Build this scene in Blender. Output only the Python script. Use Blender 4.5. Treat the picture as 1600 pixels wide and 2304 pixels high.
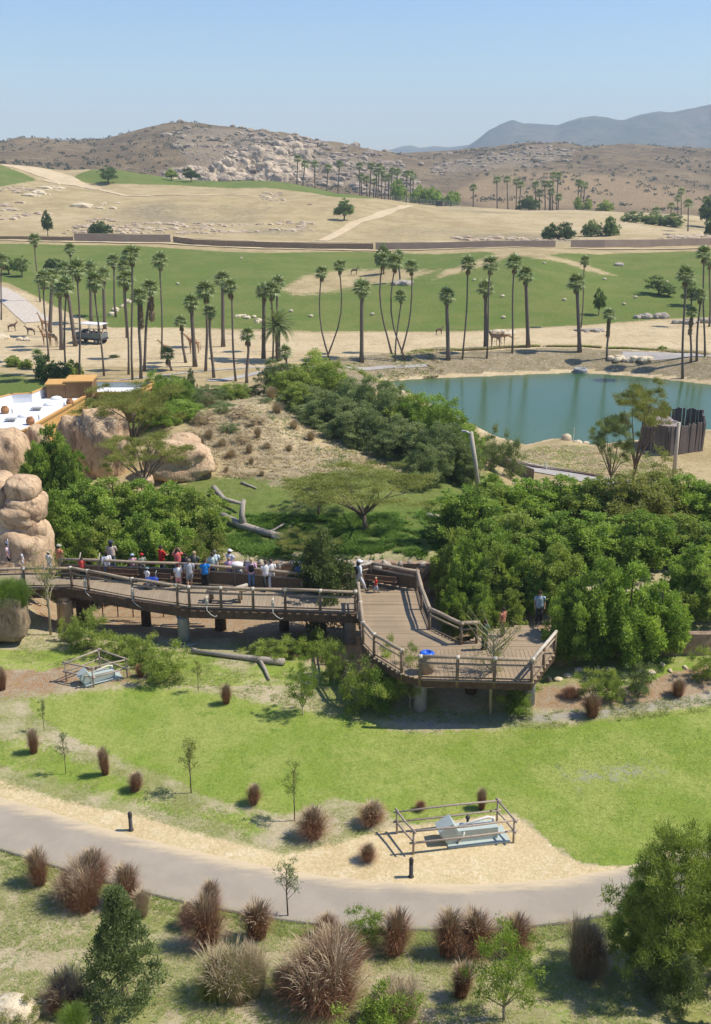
import bpy, math, random
import numpy as np
from mathutils import Vector, Matrix, Euler
R = math.radians
rng = np.random.default_rng(7)
random.seed(7)
scene = bpy.context.scene
for o in list(bpy.data.objects): bpy.data.objects.remove(o)
COL = scene.collection

# ------------------------------------------------------------------ camera, world, sun, exposure
HC, F, PITCH = 28.0, 2400.0, math.atan(807/2400)
CP, SP = math.cos(PITCH), math.sin(PITCH)
cam = bpy.data.cameras.new('camera'); cam_o = bpy.data.objects.new('camera', cam); COL.objects.link(cam_o)
cam_o.location = (0, 0, HC); cam_o.rotation_euler = (math.pi/2-PITCH, 0, 0)
cam.sensor_fit = 'VERTICAL'; cam.sensor_height = 24.0; cam.lens = 24.0*F/2304
cam.clip_start = 0.5; cam.clip_end = 30000
scene.camera = cam_o
SUN_EL, SUN_AZ = R(55), R(88)          # azimuth clockwise from +Y (right of the view)
world = bpy.data.worlds.new("World"); scene.world = world; world.use_nodes = True
wn = world.node_tree; wn.nodes.clear()
wo = wn.nodes.new('ShaderNodeOutputWorld'); wb = wn.nodes.new('ShaderNodeBackground')
sk = wn.nodes.new('ShaderNodeTexSky'); sk.sky_type = 'NISHITA'; sk.sun_disc = False
sk.sun_elevation = SUN_EL; sk.sun_rotation = SUN_AZ; sk.altitude = 1500; sk.air_density = 1.5; sk.dust_density = 0.6; sk.ozone_density = 6.0
wt = wn.nodes.new('ShaderNodeMix'); wt.data_type = 'RGBA'; wt.blend_type = 'MULTIPLY'; wt.inputs[0].default_value = 1; wt.inputs[7].default_value = (.92, 1.0, 1.2, 1)
wn.links.new(sk.outputs[0], wt.inputs[6]); wn.links.new(wt.outputs[2], wb.inputs[0]); wn.links.new(wb.outputs[0], wo.inputs[0])
wb.inputs[1].default_value = 0.105
sun = bpy.data.lights.new('sun', 'SUN'); sun.energy = 4.9; sun.angle = R(0.5); sun.color = (1.0, 0.93, 0.80)
sun_o = bpy.data.objects.new('sun', sun); COL.objects.link(sun_o)
sd = Vector((math.sin(SUN_AZ)*math.cos(SUN_EL), math.cos(SUN_AZ)*math.cos(SUN_EL), math.sin(SUN_EL)))
sun_o.rotation_euler = (-sd).to_track_quat('-Z', 'Y').to_euler()
vs = scene.view_settings
vs.view_transform = 'Standard'; vs.look = 'None'; vs.gamma = 1.0; vs.exposure = 0.19; vs.use_curve_mapping = False
scene.render.engine = 'CYCLES'
scene.cycles.volume_bounces = 1; scene.cycles.max_bounces = 6
scene.cycles.transparent_max_bounces = 8

# ------------------------------------------------------------------ numeric helpers
def project(x, y, z):
    dep = y*CP-(z-HC)*SP; v = y*SP+(z-HC)*CP
    return 800+F*x/dep, 1152-F*v/dep
def tan_row(py):                       # slope below the horizon of an image row
    return np.tan(PITCH+np.arctan((np.asarray(py, float)-1152)/F))
def P(px, py, z):                      # point of the view ray on the level z
    u, v = (px-800)/F, (1152-py)/F
    d = (u, CP+v*SP, -SP+v*CP); t = (z-HC)/d[2]
    return Vector((d[0]*t, d[1]*t, z))
def D(px, py, Y):                      # point of the view ray at ground distance Y
    u, v = (px-800)/F, (1152-py)/F
    d = (u, CP+v*SP, -SP+v*CP); t = Y/d[1]
    return Vector((d[0]*t, Y, HC+d[2]*t))
def hash2(ix, iy, s):
    h = (ix*374761393+iy*668265263+s*982451653) & 0x7fffffff
    h = ((h ^ (h >> 13))*1274126177) & 0x7fffffff
    return ((h ^ (h >> 16)) & 0xffff)/65535.0
def vnoise(x, y, s=0):
    x = np.asarray(x, float); y = np.asarray(y, float)
    ix = np.floor(x).astype(np.int64); iy = np.floor(y).astype(np.int64)
    fx = x-ix; fy = y-iy; fx = fx*fx*(3-2*fx); fy = fy*fy*(3-2*fy)
    a = hash2(ix, iy, s); b = hash2(ix+1, iy, s); c = hash2(ix, iy+1, s); d = hash2(ix+1, iy+1, s)
    return (a*(1-fx)+b*fx)*(1-fy)+(c*(1-fx)+d*fx)*fy
def fbm(x, y, s=0, o=4):
    t = 0; a = .5
    for k in range(o):
        t = t+a*(vnoise(x*2**k, y*2**k, s+k*17)-.5); a *= .5
    return t*2
def sdf(px, py, poly):                 # >0 inside
    px = np.asarray(px, float); py = np.asarray(py, float)
    best = np.full(px.shape, 1e18); ins = np.zeros(px.shape, bool)
    n = len(poly)
    for i in range(n):
        ax, ay = poly[i]; bx, by = poly[(i+1) % n]
        dx, dy = bx-ax, by-ay; L = dx*dx+dy*dy+1e-9
        t = np.clip(((px-ax)*dx+(py-ay)*dy)/L, 0, 1)
        best = np.minimum(best, (px-ax-t*dx)**2+(py-ay-t*dy)**2)
        if abs(dy) > 1e-9:
            c = ((ay > py) != (by > py)) & (px < dx*(py-ay)/dy+ax)
            ins ^= c
    d = np.sqrt(best)
    return np.where(ins, d, -d)
def cubic(xs, ys, q):                  # Catmull-Rom through control values
    xs = np.asarray(xs, float); ys = np.asarray(ys, float)
    dl = (ys[1:]-ys[:-1])/(xs[1:]-xs[:-1]).reshape((-1,)+(1,)*(ys.ndim-1))
    m = np.concatenate([dl[:1], dl[:1]*0, dl[:0]]) if False else None
    m = np.empty_like(ys); m[0] = dl[0]; m[-1] = dl[-1]
    pr = dl[1:]*dl[:-1]
    m[1:-1] = np.where(pr > 0, 2*pr/(dl[1:]+dl[:-1]+np.where(pr > 0, 0, 1)), 0)
    i = np.clip(np.searchsorted(xs, q)-1, 0, len(xs)-2)
    h = (xs[i+1]-xs[i]); t = (np.clip(q, xs[0], xs[-1])-xs[i])/h
    sh = (-1,)+(1,)*(ys.ndim-1); h = h.reshape(sh); t = t.reshape(sh)
    return (2*t**3-3*t**2+1)*ys[i]+(t**3-2*t**2+t)*h*m[i]+(-2*t**3+3*t**2)*ys[i+1]+(t**3-t**2)*h*m[i+1]

# ------------------------------------------------------------------ mesh + object helpers
def newmesh(name, V, Fc, mat=None, smooth=False, attr=None):
    """V (N,3) array, Fc list of faces or (M,k) array"""
    me = bpy.data.meshes.new(name)
    V = np.asarray(V, np.float32)
    me.vertices.add(len(V)); me.vertices.foreach_set('co', V.ravel())
    if isinstance(Fc, np.ndarray):
        k = Fc.shape[1]; m = len(Fc); loops = Fc.ravel().astype(np.int32)
        starts = np.arange(0, m*k, k, dtype=np.int32)
    else:
        m = len(Fc); lens = np.fromiter((len(f) for f in Fc), np.int32, m)
        loops = np.fromiter((i for f in Fc for i in f), np.int32, int(lens.sum()))
        starts = np.concatenate([[0], np.cumsum(lens)[:-1]]).astype(np.int32) if m else np.zeros(0, np.int32)
    me.loops.add(len(loops)); me.loops.foreach_set('vertex_index', loops)
    me.polygons.add(m); me.polygons.foreach_set('loop_start', starts)
    me.polygons.foreach_set('use_smooth', np.full(m, bool(smooth)))
    me.update(calc_edges=True)
    if attr:
        for an, av in attr.items():
            av = np.asarray(av, np.float32)
            if av.ndim == 1:
                a = me.attributes.new(an, 'FLOAT', 'POINT'); a.data.foreach_set('value', av)
            else:
                a = me.attributes.new(an, 'FLOAT_COLOR', 'POINT')
                c = np.ones((len(av), 4), np.float32); c[:, :3] = av[:, :3]; a.data.foreach_set('color', c.ravel())
    if mat: me.materials.append(mat)
    return me
def link(name, me, parent=None, loc=None, rot=None, scale=None, kind=None):
    o = bpy.data.objects.new(name, me); COL.objects.link(o)
    if parent: o.parent = parent
    if loc is not None: o.location = loc
    if rot is not None: o.rotation_euler = rot
    if scale is not None: o.scale = (scale,)*3 if isinstance(scale, (int, float)) else scale
    if kind: o['kind'] = kind
    return o
def tag(o, label=None, cat=None, group=None, kind=None):
    if label: o['label'] = label
    if cat: o['category'] = cat
    if group: o['group'] = group
    if kind: o['kind'] = kind
    return o
def thing(name, label, cat, loc=(0, 0, 0), rz=0, group=None, scale=None):
    o = bpy.data.objects.new(name, None); COL.objects.link(o)
    o.location = loc; o.rotation_euler = (0, 0, rz); o.empty_display_size = .2
    if scale is not None: o.scale = (scale,)*3 if isinstance(scale, (int, float)) else scale
    return tag(o, label, cat, group)
class MB:
    def __init__(s): s.V = []; s.F = []; s.n = 0; s.A = []
    def add(s, V, Fc, a=0.5):
        V = np.asarray(V, float).reshape(-1, 3)
        s.F += [tuple(int(i)+s.n for i in f) for f in Fc]; s.V.append(V); s.n += len(V)
        s.A.append(np.full(len(V), a) if np.isscalar(a) else np.asarray(a))
        return s
    def box(s, c, size, rz=0, rot=None, a=0.5):
        sx, sy, sz = [d/2 for d in size]
        V = np.array([(x, y, z) for x in (-sx, sx) for y in (-sy, sy) for z in (-sz, sz)])
        M = np.array((rot or Euler((0, 0, rz))).to_matrix()); V = V@M.T+np.array(c)
        return s.add(V, [(0, 1, 3, 2), (4, 6, 7, 5), (0, 4, 5, 1), (2, 3, 7, 6), (0, 2, 6, 4), (1, 5, 7, 3)], a)
    def tube(s, pts, rad, n=8, cap=True, a=0.5, jit=0):
        pts = [Vector(p) for p in pts]; k = len(pts)
        rad = [rad]*k if np.isscalar(rad) else rad
        V = []; up = None
        for i, p in enumerate(pts):
            t = (pts[min(i+1, k-1)]-pts[max(i-1, 0)])
            t = t.normalized() if t.length > 1e-9 else Vector((0, 0, 1))
            if up is None: up = Vector((0, 0, 1)) if abs(t.z) < .9 else Vector((1, 0, 0))
            b = t.cross(up)
            if b.length < 1e-6: b = t.orthogonal()
            b.normalize(); up = b.cross(t).normalized()
            for j in range(n):
                an = 2*math.pi*j/n; r = rad[i]*(1+jit*(random.random()-.5))
                V.append(p+(b*math.cos(an)+up*math.sin(an))*r)
        Fc = [(i*n+j, i*n+(j+1) % n, (i+1)*n+(j+1) % n, (i+1)*n+j) for i in range(k-1) for j in range(n)]
        if cap: Fc += [tuple(range(n-1, -1, -1)), tuple((k-1)*n+j for j in range(n))]
        return s.add([tuple(v) for v in V], Fc, a)
    def lathe(s, prof, n=16, c=(0, 0, 0), a=0.5):
        V = [(c[0]+r*math.cos(2*math.pi*j/n), c[1]+r*math.sin(2*math.pi*j/n), c[2]+z) for r, z in prof for j in range(n)]
        k = len(prof)
        Fc = [(i*n+j, i*n+(j+1) % n, (i+1)*n+(j+1) % n, (i+1)*n+j) for i in range(k-1) for j in range(n)]
        if prof[-1][0] > 1e-4: Fc.append(tuple((k-1)*n+j for j in range(n)))
        if prof[0][0] > 1e-4: Fc.append(tuple(range(n-1, -1, -1)))
        return s.add(V, Fc, a)
    def prism(s, poly, z0, z1, a=0.5):
        n = len(poly); ar = sum(poly[i][0]*poly[(i+1) % n][1]-poly[(i+1) % n][0]*poly[i][1] for i in range(n))
        if ar < 0: poly = poly[::-1]
        V = [(x, y, z0) for x, y in poly]+[(x, y, z1) for x, y in poly]
        Fc = [tuple(range(n-1, -1, -1)), tuple(range(n, 2*n))]+[(i, (i+1) % n, n+(i+1) % n, n+i) for i in range(n)]
        return s.add(V, Fc, a)
    def blob(s, c, r, n=2, amp=.2, seed=0, fr=1.0, a=.5, rz=0, boxy=0):
        V, Fc = ico(n); V = V.copy()
        if boxy: V = np.sign(V)*np.abs(V)**(1-boxy); V /= 1+.0*V
        d = 1+amp*(fbm(V[:, 0]*fr+V[:, 2]*1.7*fr+seed*3.1+9, V[:, 1]*fr-V[:, 2]*fr+seed*7.7+9, seed, 3))*2
        V = V*d[:, None]*np.array(r if not np.isscalar(r) else (r,)*3)
        cz, sz = math.cos(rz), math.sin(rz)
        V = np.stack([V[:, 0]*cz-V[:, 1]*sz, V[:, 0]*sz+V[:, 1]*cz, V[:, 2]], 1)
        return s.add(V+np.array(c), Fc, a)
    def mesh(s, name, mat, smooth=False):
        V = np.concatenate(s.V); A = np.concatenate(s.A)
        return newmesh(name, V, s.F, mat, smooth, {'v': A})
    def build(s, name, mat, parent=None, smooth=False, kind=None, loc=None, rot=None):
        return link(name, s.mesh(name, mat, smooth), parent, kind=kind, loc=loc, rot=rot)
_ico = {}
def ico(n):
    if n in _ico: return _ico[n]
    import bmesh
    bm = bmesh.new(); bmesh.ops.create_icosphere(bm, subdivisions=n, radius=1)
    bm.verts.ensure_lookup_table()
    V = np.array([v.co[:] for v in bm.verts]); Fc = [tuple(v.index for v in f.verts) for f in bm.faces]
    bm.free(); _ico[n] = (V, Fc); return _ico[n]

# ------------------------------------------------------------------ material helpers
class Mat:
    def __init__(s, name, rough=.8, spec=.2):
        s.m = bpy.data.materials.new(name); s.m.use_nodes = True; s.nt = s.m.node_tree
        s.b = s.nt.nodes['Principled BSDF']; s.b.inputs['Roughness'].default_value = rough
        s.b.inputs['Specular IOR Level'].default_value = spec
        s._co = None
    def n(s, t, **k):
        nd = s.nt.nodes.new(t)
        for a, v in k.items(): setattr(nd, a, v)
        return nd
    def put(s, sock, v):
        if isinstance(v, bpy.types.NodeSocket): s.nt.links.new(v, sock)
        elif isinstance(v, tuple) and len(v) == 3 and sock.type == 'RGBA': sock.default_value = (*v, 1)
        else: sock.default_value = v
    def co(s, kind='Object'):
        nd = s.n('ShaderNodeTexCoord'); return nd.outputs[kind]
    def pos(s):
        return s.n('ShaderNodeNewGeometry').outputs['Position']
    def map(s, vec, scale=(1, 1, 1), rot=(0, 0, 0)):
        nd = s.n('ShaderNodeMapping'); s.put(nd.inputs[0], vec)
        nd.inputs['Scale'].default_value = scale; nd.inputs['Rotation'].default_value = rot; return nd.outputs[0]
    def noise(s, vec, scale=1, detail=3, rough=.55, dist=0):
        nd = s.n('ShaderNodeTexNoise'); s.put(nd.inputs['Vector'], vec)
        nd.inputs['Scale'].default_value = scale; nd.inputs['Detail'].default_value = detail
        nd.inputs['Roughness'].default_value = rough; nd.inputs['Distortion'].default_value = dist; return nd.outputs[0]
    def vor(s, vec, scale=1, feature='F1', out='Distance'):
        nd = s.n('ShaderNodeTexVoronoi', feature=feature); s.put(nd.inputs['Vector'], vec)
        nd.inputs['Scale'].default_value = scale; return nd.outputs[out]
    def ramp(s, f, lo, hi):
        nd = s.n('ShaderNodeMapRange', interpolation_type='SMOOTHSTEP'); s.put(nd.inputs[0], f)
        nd.inputs[1].default_value = lo; nd.inputs[2].default_value = hi; return nd.outputs[0]
    def math(s, op, a, b=0.0):
        nd = s.n('ShaderNodeMath', operation=op); s.put(nd.inputs[0], a); s.put(nd.inputs[1], b); return nd.outputs[0]
    def mix(s, f, a, b, mode='MIX'):
        nd = s.n('ShaderNodeMix', data_type='RGBA', blend_type=mode)
        s.put(nd.inputs[0], f); s.put(nd.inputs[6], a); s.put(nd.inputs[7], b); return nd.outputs[2]
    def attr(s, name, out='Fac'):
        nd = s.n('ShaderNodeAttribute', attribute_name=name); return nd.outputs[out]
    def rgb(s, c):
        nd = s.n('ShaderNodeSeparateColor'); s.put(nd.inputs[0], c); return nd.outputs
    def color(s, c): s.put(s.b.inputs['Base Color'], c); return s
    def bump(s, h, strength=.5, dist=.05):
        nd = s.n('ShaderNodeBump'); s.put(nd.inputs['Height'], h)
        nd.inputs['Strength'].default_value = strength; nd.inputs['Distance'].default_value = dist
        s.put(s.b.inputs['Normal'], nd.outputs[0]); return s
def simple(name, c1, c2=None, scale=3, rough=.8, spec=.2, bump=0, detail=4, stretch=None, metal=0, contrast=.2, pos=False):
    m = Mat(name, rough, spec); c2 = c2 or tuple(x*.75 for x in c1)
    v = m.pos() if pos else m.co()
    if stretch: v = m.map(v, stretch)
    nz = m.noise(v, scale, detail)
    m.color(m.mix(m.ramp(nz, .5-contrast, .5+contrast), c1, c2))
    if bump: m.bump(nz, bump, .03)
    if metal: m.b.inputs['Metallic'].default_value = metal
    return m.m

# ------------------------------------------------------------------ terrain height field
COLS = np.arange(-900, 2501, 50.0)
def rowvals(spec):
    xs, vs_ = zip(*spec); return np.interp(COLS, xs, vs_)
ROWS = []
def zr(Y, *s): ROWS.append((Y, rowvals(s)))
def pr(Y, *s): ROWS.append((Y, HC-Y*tan_row(rowvals(s))))
zr(1, (0, 14.0)); zr(8, (0, 9.5)); zr(16, (0, 6.0)); zr(22, (0, 4.6)); zr(27, (0, 3.6)); zr(30, (0, 3.2)); zr(34, (0, 3.1)); zr(38, (0, 3.3))
zr(42, (0, 3.6), (900, 3.6), (1300, 4.0)); zr(46, (0, 3.9), (900, 3.8), (1300, 4.5)); zr(50, (0, 3.9), (1000, 3.6), (1300, 4.8))
zr(53, (0, 3.6), (1000, 3.3), (1200, 5.2)); zr(57, (60, 5.6), (130, 3.0), (1000, 3.0), (1150, 5.4)); zr(58.8, (60, 5.8), (130, 3.0), (1000, 3.0), (1150, 5.4))
zr(59.6, (60, 5.8), (130, 4.6), (400, 5.0), (1000, 5.0), (1150, 5.4)); zr(63, (0, 5.3)); 
zr(70, (0, 5.5), (200, 6), (400, 6.5), (600, 6.3), (800, 5.8), (1000, 5.2), (1200, 4), (1400, 3.5))
zr(78, (0, 5), (200, 6), (400, 7), (600, 6.8), (800, 6.2), (1000, 5.5), (1200, 2.5), (1400, 2))
zr(86, (0, 4), (200, 5), (400, 7.2), (600, 7.3), (800, 6), (1000, 4.5), (1200, 1.2), (1400, 1))
zr(95, (0, 3), (200, 4), (400, 6), (600, 6.8), (800, 5), (1000, 2), (1200, .6))
zr(105, (0, 2), (200, 3), (400, 4), (600, 5), (800, 3), (1000, .5), (1200, .3), (1600, .4))
zr(120, (0, 2), (200, 2.5), (400, 3), (600, 1.6), (800, 0.3), (1000, .3))
zr(135, (0, 1.5), (400, 1.2), (700, .7), (900, .6)); zr(148, (0, 1.0)); zr(160, (0, .7)); zr(178, (0, .8), (800, .6))
zr(200, (0, 2.4), (400, 1.6), (800, 1.8), (1200, 3), (1400, 2.3))
zr(230, (0, 4.2), (200, 3.7), (600, 3.6), (800, 2.4), (1000, 3.8), (1200, 5.2), (1400, 3.6), (1600, 3.4))
zr(255, (0, 6), (200, 5), (400, 5), (600, 4.6), (800, 3.3), (1000, 4.7), (1200, 6.6), (1400, 4.8), (1600, 4.6))
zr(275, (0, 6.3), (200, 5.7), (400, 5.3), (600, 4.6), (800, 4), (1000, 4.5), (1200, 5.4), (1400, 4.6), (1600, 4.5))
zr(300, (0, 6.2), (400, 5.6), (600, 4.6), (800, 4.6), (1200, 4.4), (1600, 4.6))
pr(330, (0, 530), (400, 528), (600, 535), (800, 541), (1200, 541), (1600, 534))
pr(380, (0, 482), (200, 490), (400, 498), (520, 505), (600, 497), (800, 505), (1000, 510), (1200, 515), (1400, 508), (1600, 520))
pr(430, (0, 432), (200, 445), (400, 452), (600, 457), (800, 462), (1000, 482), (1200, 487), (1400, 490), (1600, 505))
pr(480, (0, 396), (100, 410), (200, 418), (400, 427), (600, 427), (800, 441), (1000, 468), (1200, 477), (1400, 480), (1600, 492))
pr(520, (-200, 365), (0, 368), (80, 375), (160, 384), (230, 379), (320, 390), (400, 404), (500, 406), (620, 404), (720, 425), (800, 446), (860, 452), (1000, 463), (1160, 473), (1300, 474), (1400, 480), (1600, 490))
pr(560, (0, 380), (200, 396), (400, 414), (600, 414), (800, 456), (1000, 470), (1200, 479), (1600, 492))
pr(650, (0, 372), (200, 390), (400, 412), (600, 420), (800, 455), (1000, 462), (1200, 468), (1600, 478))
pr(750, (0, 366), (200, 370), (400, 385), (600, 405), (800, 425), (1000, 450), (1200, 450), (1400, 458), (1600, 462))
pr(850, (0, 348), (200, 345), (400, 335), (600, 355), (800, 385), (950, 415), (1100, 425), (1250, 400), (1400, 415), (1600, 425))
pr(950, (0, 336), (200, 330), (300, 312), (400, 300), (500, 305), (600, 318), (700, 335), (800, 352), (900, 375), (1000, 390), (1200, 375), (1350, 370), (1600, 395))
pr(1040, (-900, 330), (-300, 326), (0, 322), (60, 308), (100, 311), (130, 317), (200, 319), (260, 305), (330, 287), (400, 275), (450, 277), (520, 287), (600, 296), (700, 311), (800, 330), (870, 344), (1000, 366), (1200, 350), (1350, 350), (1600, 365), (2500, 360))
pr(1150, (-900, 345), (0, 335), (400, 300), (700, 330), (850, 350), (1000, 350), (1200, 332), (1350, 336), (1600, 345), (2500, 345))
pr(1270, (-900, 352), (0, 350), (400, 345), (800, 350), (900, 346), (1000, 341), (1100, 332), (1180, 324), (1230, 318), (1290, 326), (1400, 326), (1500, 330), (1600, 334), (2500, 326))
pr(1450, (-900, 360), (800, 360), (1600, 350), (2500, 345))
zr(2000, (0, 5)); zr(4000, (0, 0)); zr(9000, (0, 0))
RY = np.array([r[0] for r in ROWS]); RZ = np.array([r[1] for r in ROWS])
LY = np.linspace(0, math.log(9000), 1400); FC = np.arange(-900, 2501, 10.0)
T1 = cubic(np.log(RY), RZ, LY)                        # rows refined
TAB = cubic(COLS, T1.T.copy(), FC).T                  # (rows, cols)
LAKE_Z = -1.0
LAKE = [tuple(P(a, b, LAKE_Z)[:2]) for a, b in [(866, 858), (950, 852), (1100, 846), (1300, 838), (1420, 846), (1520, 856), (1620, 868), (1760, 885), (2000, 900), (2000, 1000),
        (1700, 985), (1590, 968), (1500, 985), (1330, 1003), (1275, 990), (1235, 990), (1185, 1003), (1120, 985), (1050, 950), (960, 905)]]
def Hraw(x, y):
    x = np.asarray(x, float); y = np.asarray(y, float)
    yy = np.clip(y, 1, 8990)
    px = 800+F*x/(yy*CP+25*SP)
    fx = np.clip((px-FC[0])/10.0, 0, len(FC)-1.001); fy = np.clip(np.log(yy)/LY[-1]*(len(LY)-1), 0, len(LY)-1.001)
    ix = fx.astype(int); iy = fy.astype(int); fx = fx-ix; fy = fy-iy
    z = (TAB[iy, ix]*(1-fx)+TAB[iy, ix+1]*fx)*(1-fy)+(TAB[iy+1, ix]*(1-fx)+TAB[iy+1, ix+1]*fx)*fy
    return z, px
def H(x, y):
    z, px = Hraw(x, y); x = np.asarray(x, float); y = np.asarray(y, float)
    # small relief
    z = z+.10*fbm(x*.35, y*.35, 1)*np.clip((y-20)/30, .3, 1)
    z = z+np.where(y > 60, .35*fbm(x*.08, y*.08, 3)*np.clip((y-60)/60, 0, 1), 0)
    far = np.clip((y-320)/80, 0, 1)
    z = z+1.5*fbm(x*.017+3, y*.02, 19, 2)*np.clip((y-185)/25, 0, 1)*np.clip((285-y)/20, 0, 1)
    z = z+far*(1.1*fbm(x*.03, y*.03, 5)+.3*fbm(x*.12, y*.2, 6))
    hill = np.clip((y-600)/200, 0, 1)
    rk = hill*np.clip(1-np.abs(px-620)/420, 0, 1)
    rid = 1-np.abs(fbm(x*.014, y*.011, 11, 3))*2
    z = z+hill*(6*(rid-.75)*np.clip((z-5)/18, 0, 1)*np.clip((1500-y)/300, 0, 1)*np.clip(np.abs(1000-y)/80, .25, 1))+rk*2.2*fbm(x*.06, y*.06, 13, 3)
    d = sdf(x, y, LAKE)
    out = np.maximum(-d, 0)
    bank = np.where(y > 128, -0.85+np.clip(out-1.0, 0, 9)*.32, -0.85+out*.22)
    z = np.where(d > 0, LAKE_Z-np.minimum(.2+d*.2, 2), np.where((y > 85) & (y < 175) & (out < 12), np.minimum(z, bank), z))
    return z
def G(px, py, y0=12, y1=1500):          # where a view ray meets the ground
    u, v = (px-800)/F, (1152-py)/F
    d = (u, CP+v*SP, -SP+v*CP)
    Y = np.exp(np.linspace(math.log(y0), math.log(y1), 3500)); t = Y/d[1]
    zr_ = HC+d[2]*t; g = H(d[0]*t, Y)
    k = np.nonzero(zr_ < g)[0]
    if len(k) == 0 or k[0] == 0: return Vector((d[0]*t[-1], Y[-1], g[-1])) if len(k) == 0 else Vector((d[0]*t[0], Y[0], g[0]))
    k = k[0]; a = zr_[k-1]-g[k-1]; b = g[k]-zr_[k]; w = a/(a+b+1e-9)
    y = Y[k-1]*(1-w)+Y[k]*w; x = d[0]*y/d[1]
    return Vector((x, y, float(H(np.array([x]), np.array([y]))[0])))
def HZ(x, y): return float(H(np.array([x]), np.array([y]))[0])

# zones, outlined where their borders run
LAWN = [(60, 1576), (200, 1553), (330, 1545), (420, 1548), (520, 1565), (640, 1592), (760, 1607), (830, 1628), (930, 1650), (1080, 1640), (1240, 1634), (1400, 1614), (1600, 1584), (2300, 1500),
        (2300, 1700), (1700, 1890), (1560, 1905), (1500, 1915), (1440, 1945), (1360, 1950), (1300, 1940), (1240, 1900), (1190, 1850), (1150, 1830), (1110, 1835), (1000, 1850), (900, 1850), (840, 1810), (760, 1795), (640, 1835), (560, 1815), (470, 1795), (380, 1750), (250, 1700), (150, 1655), (80, 1610)]
WEED_GREEN = [(-300, 1640), (60, 1640), (200, 1690), (400, 1800), (560, 1810), (640, 1880), (560, 1895), (430, 1855), (300, 1830), (100, 1770), (-300, 1700)]
SANDV = [(-400, 1740), (0, 1752), (100, 1790), (200, 1815), (330, 1838), (430, 1872), (560, 1902), (640, 1925), (720, 1905), (800, 1885), (860, 1868), (900, 1862), (1000, 1850), (1110, 1832), (1165, 1838), (1205, 1870), (1250, 1908), (1310, 1945), (1440, 1950), (1510, 1915), (1700, 1880), (1700, 1960), (1400, 2010), (1200, 2040), (900, 2060), (500, 1990), (200, 1900), (-400, 1800)]
SOIL = [(-200, 1480), (100, 1490), (150, 1470), (330, 1500), (400, 1545), (200, 1555), (60, 1575), (-200, 1600)]
SOIL2 = [(1210, 1545), (1300, 1535), (1380, 1570), (1500, 1510), (1620, 1490), (1650, 1545), (1450, 1590), (1300, 1600), (1200, 1590)]
SOIL3 = [(40, 1330), (1250, 1330), (1250, 1440), (900, 1560), (540, 1440), (120, 1420)]
LITTER = [(840, 1600), (1000, 1600), (1250, 1590), (1450, 1570), (1700, 1530), (1700, 1580), (1400, 1618), (1240, 1636), (1000, 1645), (900, 1640)]
GREENV = [(-900, 548), (0, 548), (170, 551), (300, 552), (500, 566), (620, 569), (800, 566), (980, 572), (1100, 566), (1350, 572), (1600, 564), (2300, 560), (2300, 712), (1600, 714), (1480, 718), (1300, 732), (1180, 738), (1060, 744), (900, 747), (700, 747), (560, 742), (420, 737), (250, 737), (200, 722), (130, 692), (70, 662), (20, 637), (-60, 627), (-900, 640)]
BROWN1 = [(620, 650), (690, 612), (780, 600), (900, 598), (1010, 605), (930, 632), (850, 642), (740, 662), (660, 668)]
BROWN2 = [(950, 640), (1040, 590), (1120, 566), (1200, 562), (1300, 585), (1400, 622), (1360, 622), (1260, 592), (1160, 578), (1060, 610)]
BROWN3 = [(170, 585), (300, 575), (330, 590), (240, 606), (160, 612)]
GREENR1 = [(-900, 360), (0, 370), (40, 385), (85, 405), (0, 420), (-900, 440)]
GREENR2 = [(158, 402), (180, 390), (230, 374), (300, 380), (400, 400), (500, 400), (620, 398), (740, 422), (850, 448), (760, 444), (700, 434), (600, 422), (520, 424), (420, 418), (300, 414), (200, 412)]
ENCL = [(330, 1120), (420, 1078), (560, 1072), (640, 1088), (700, 1060), (800, 1052), (1000, 1052), (1120, 1060), (1200, 1270), (560, 1262), (480, 1262), (300, 1262)]
GREENL = [(-900, 800), (0, 835), (130, 850), (200, 865), (330, 850), (420, 840), (450, 900), (300, 1000), (-900, 1000)]
SANDM = [(-900, 640), (0, 640), (70, 665), (130, 695), (200, 725), (420, 740), (700, 750), (1060, 747), (1300, 733), (1600, 715), (2300, 712), (2300, 800), (1600, 800), (1300, 808), (900, 818), (620, 832), (300, 850), (0, 830), (-900, 800)]

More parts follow.
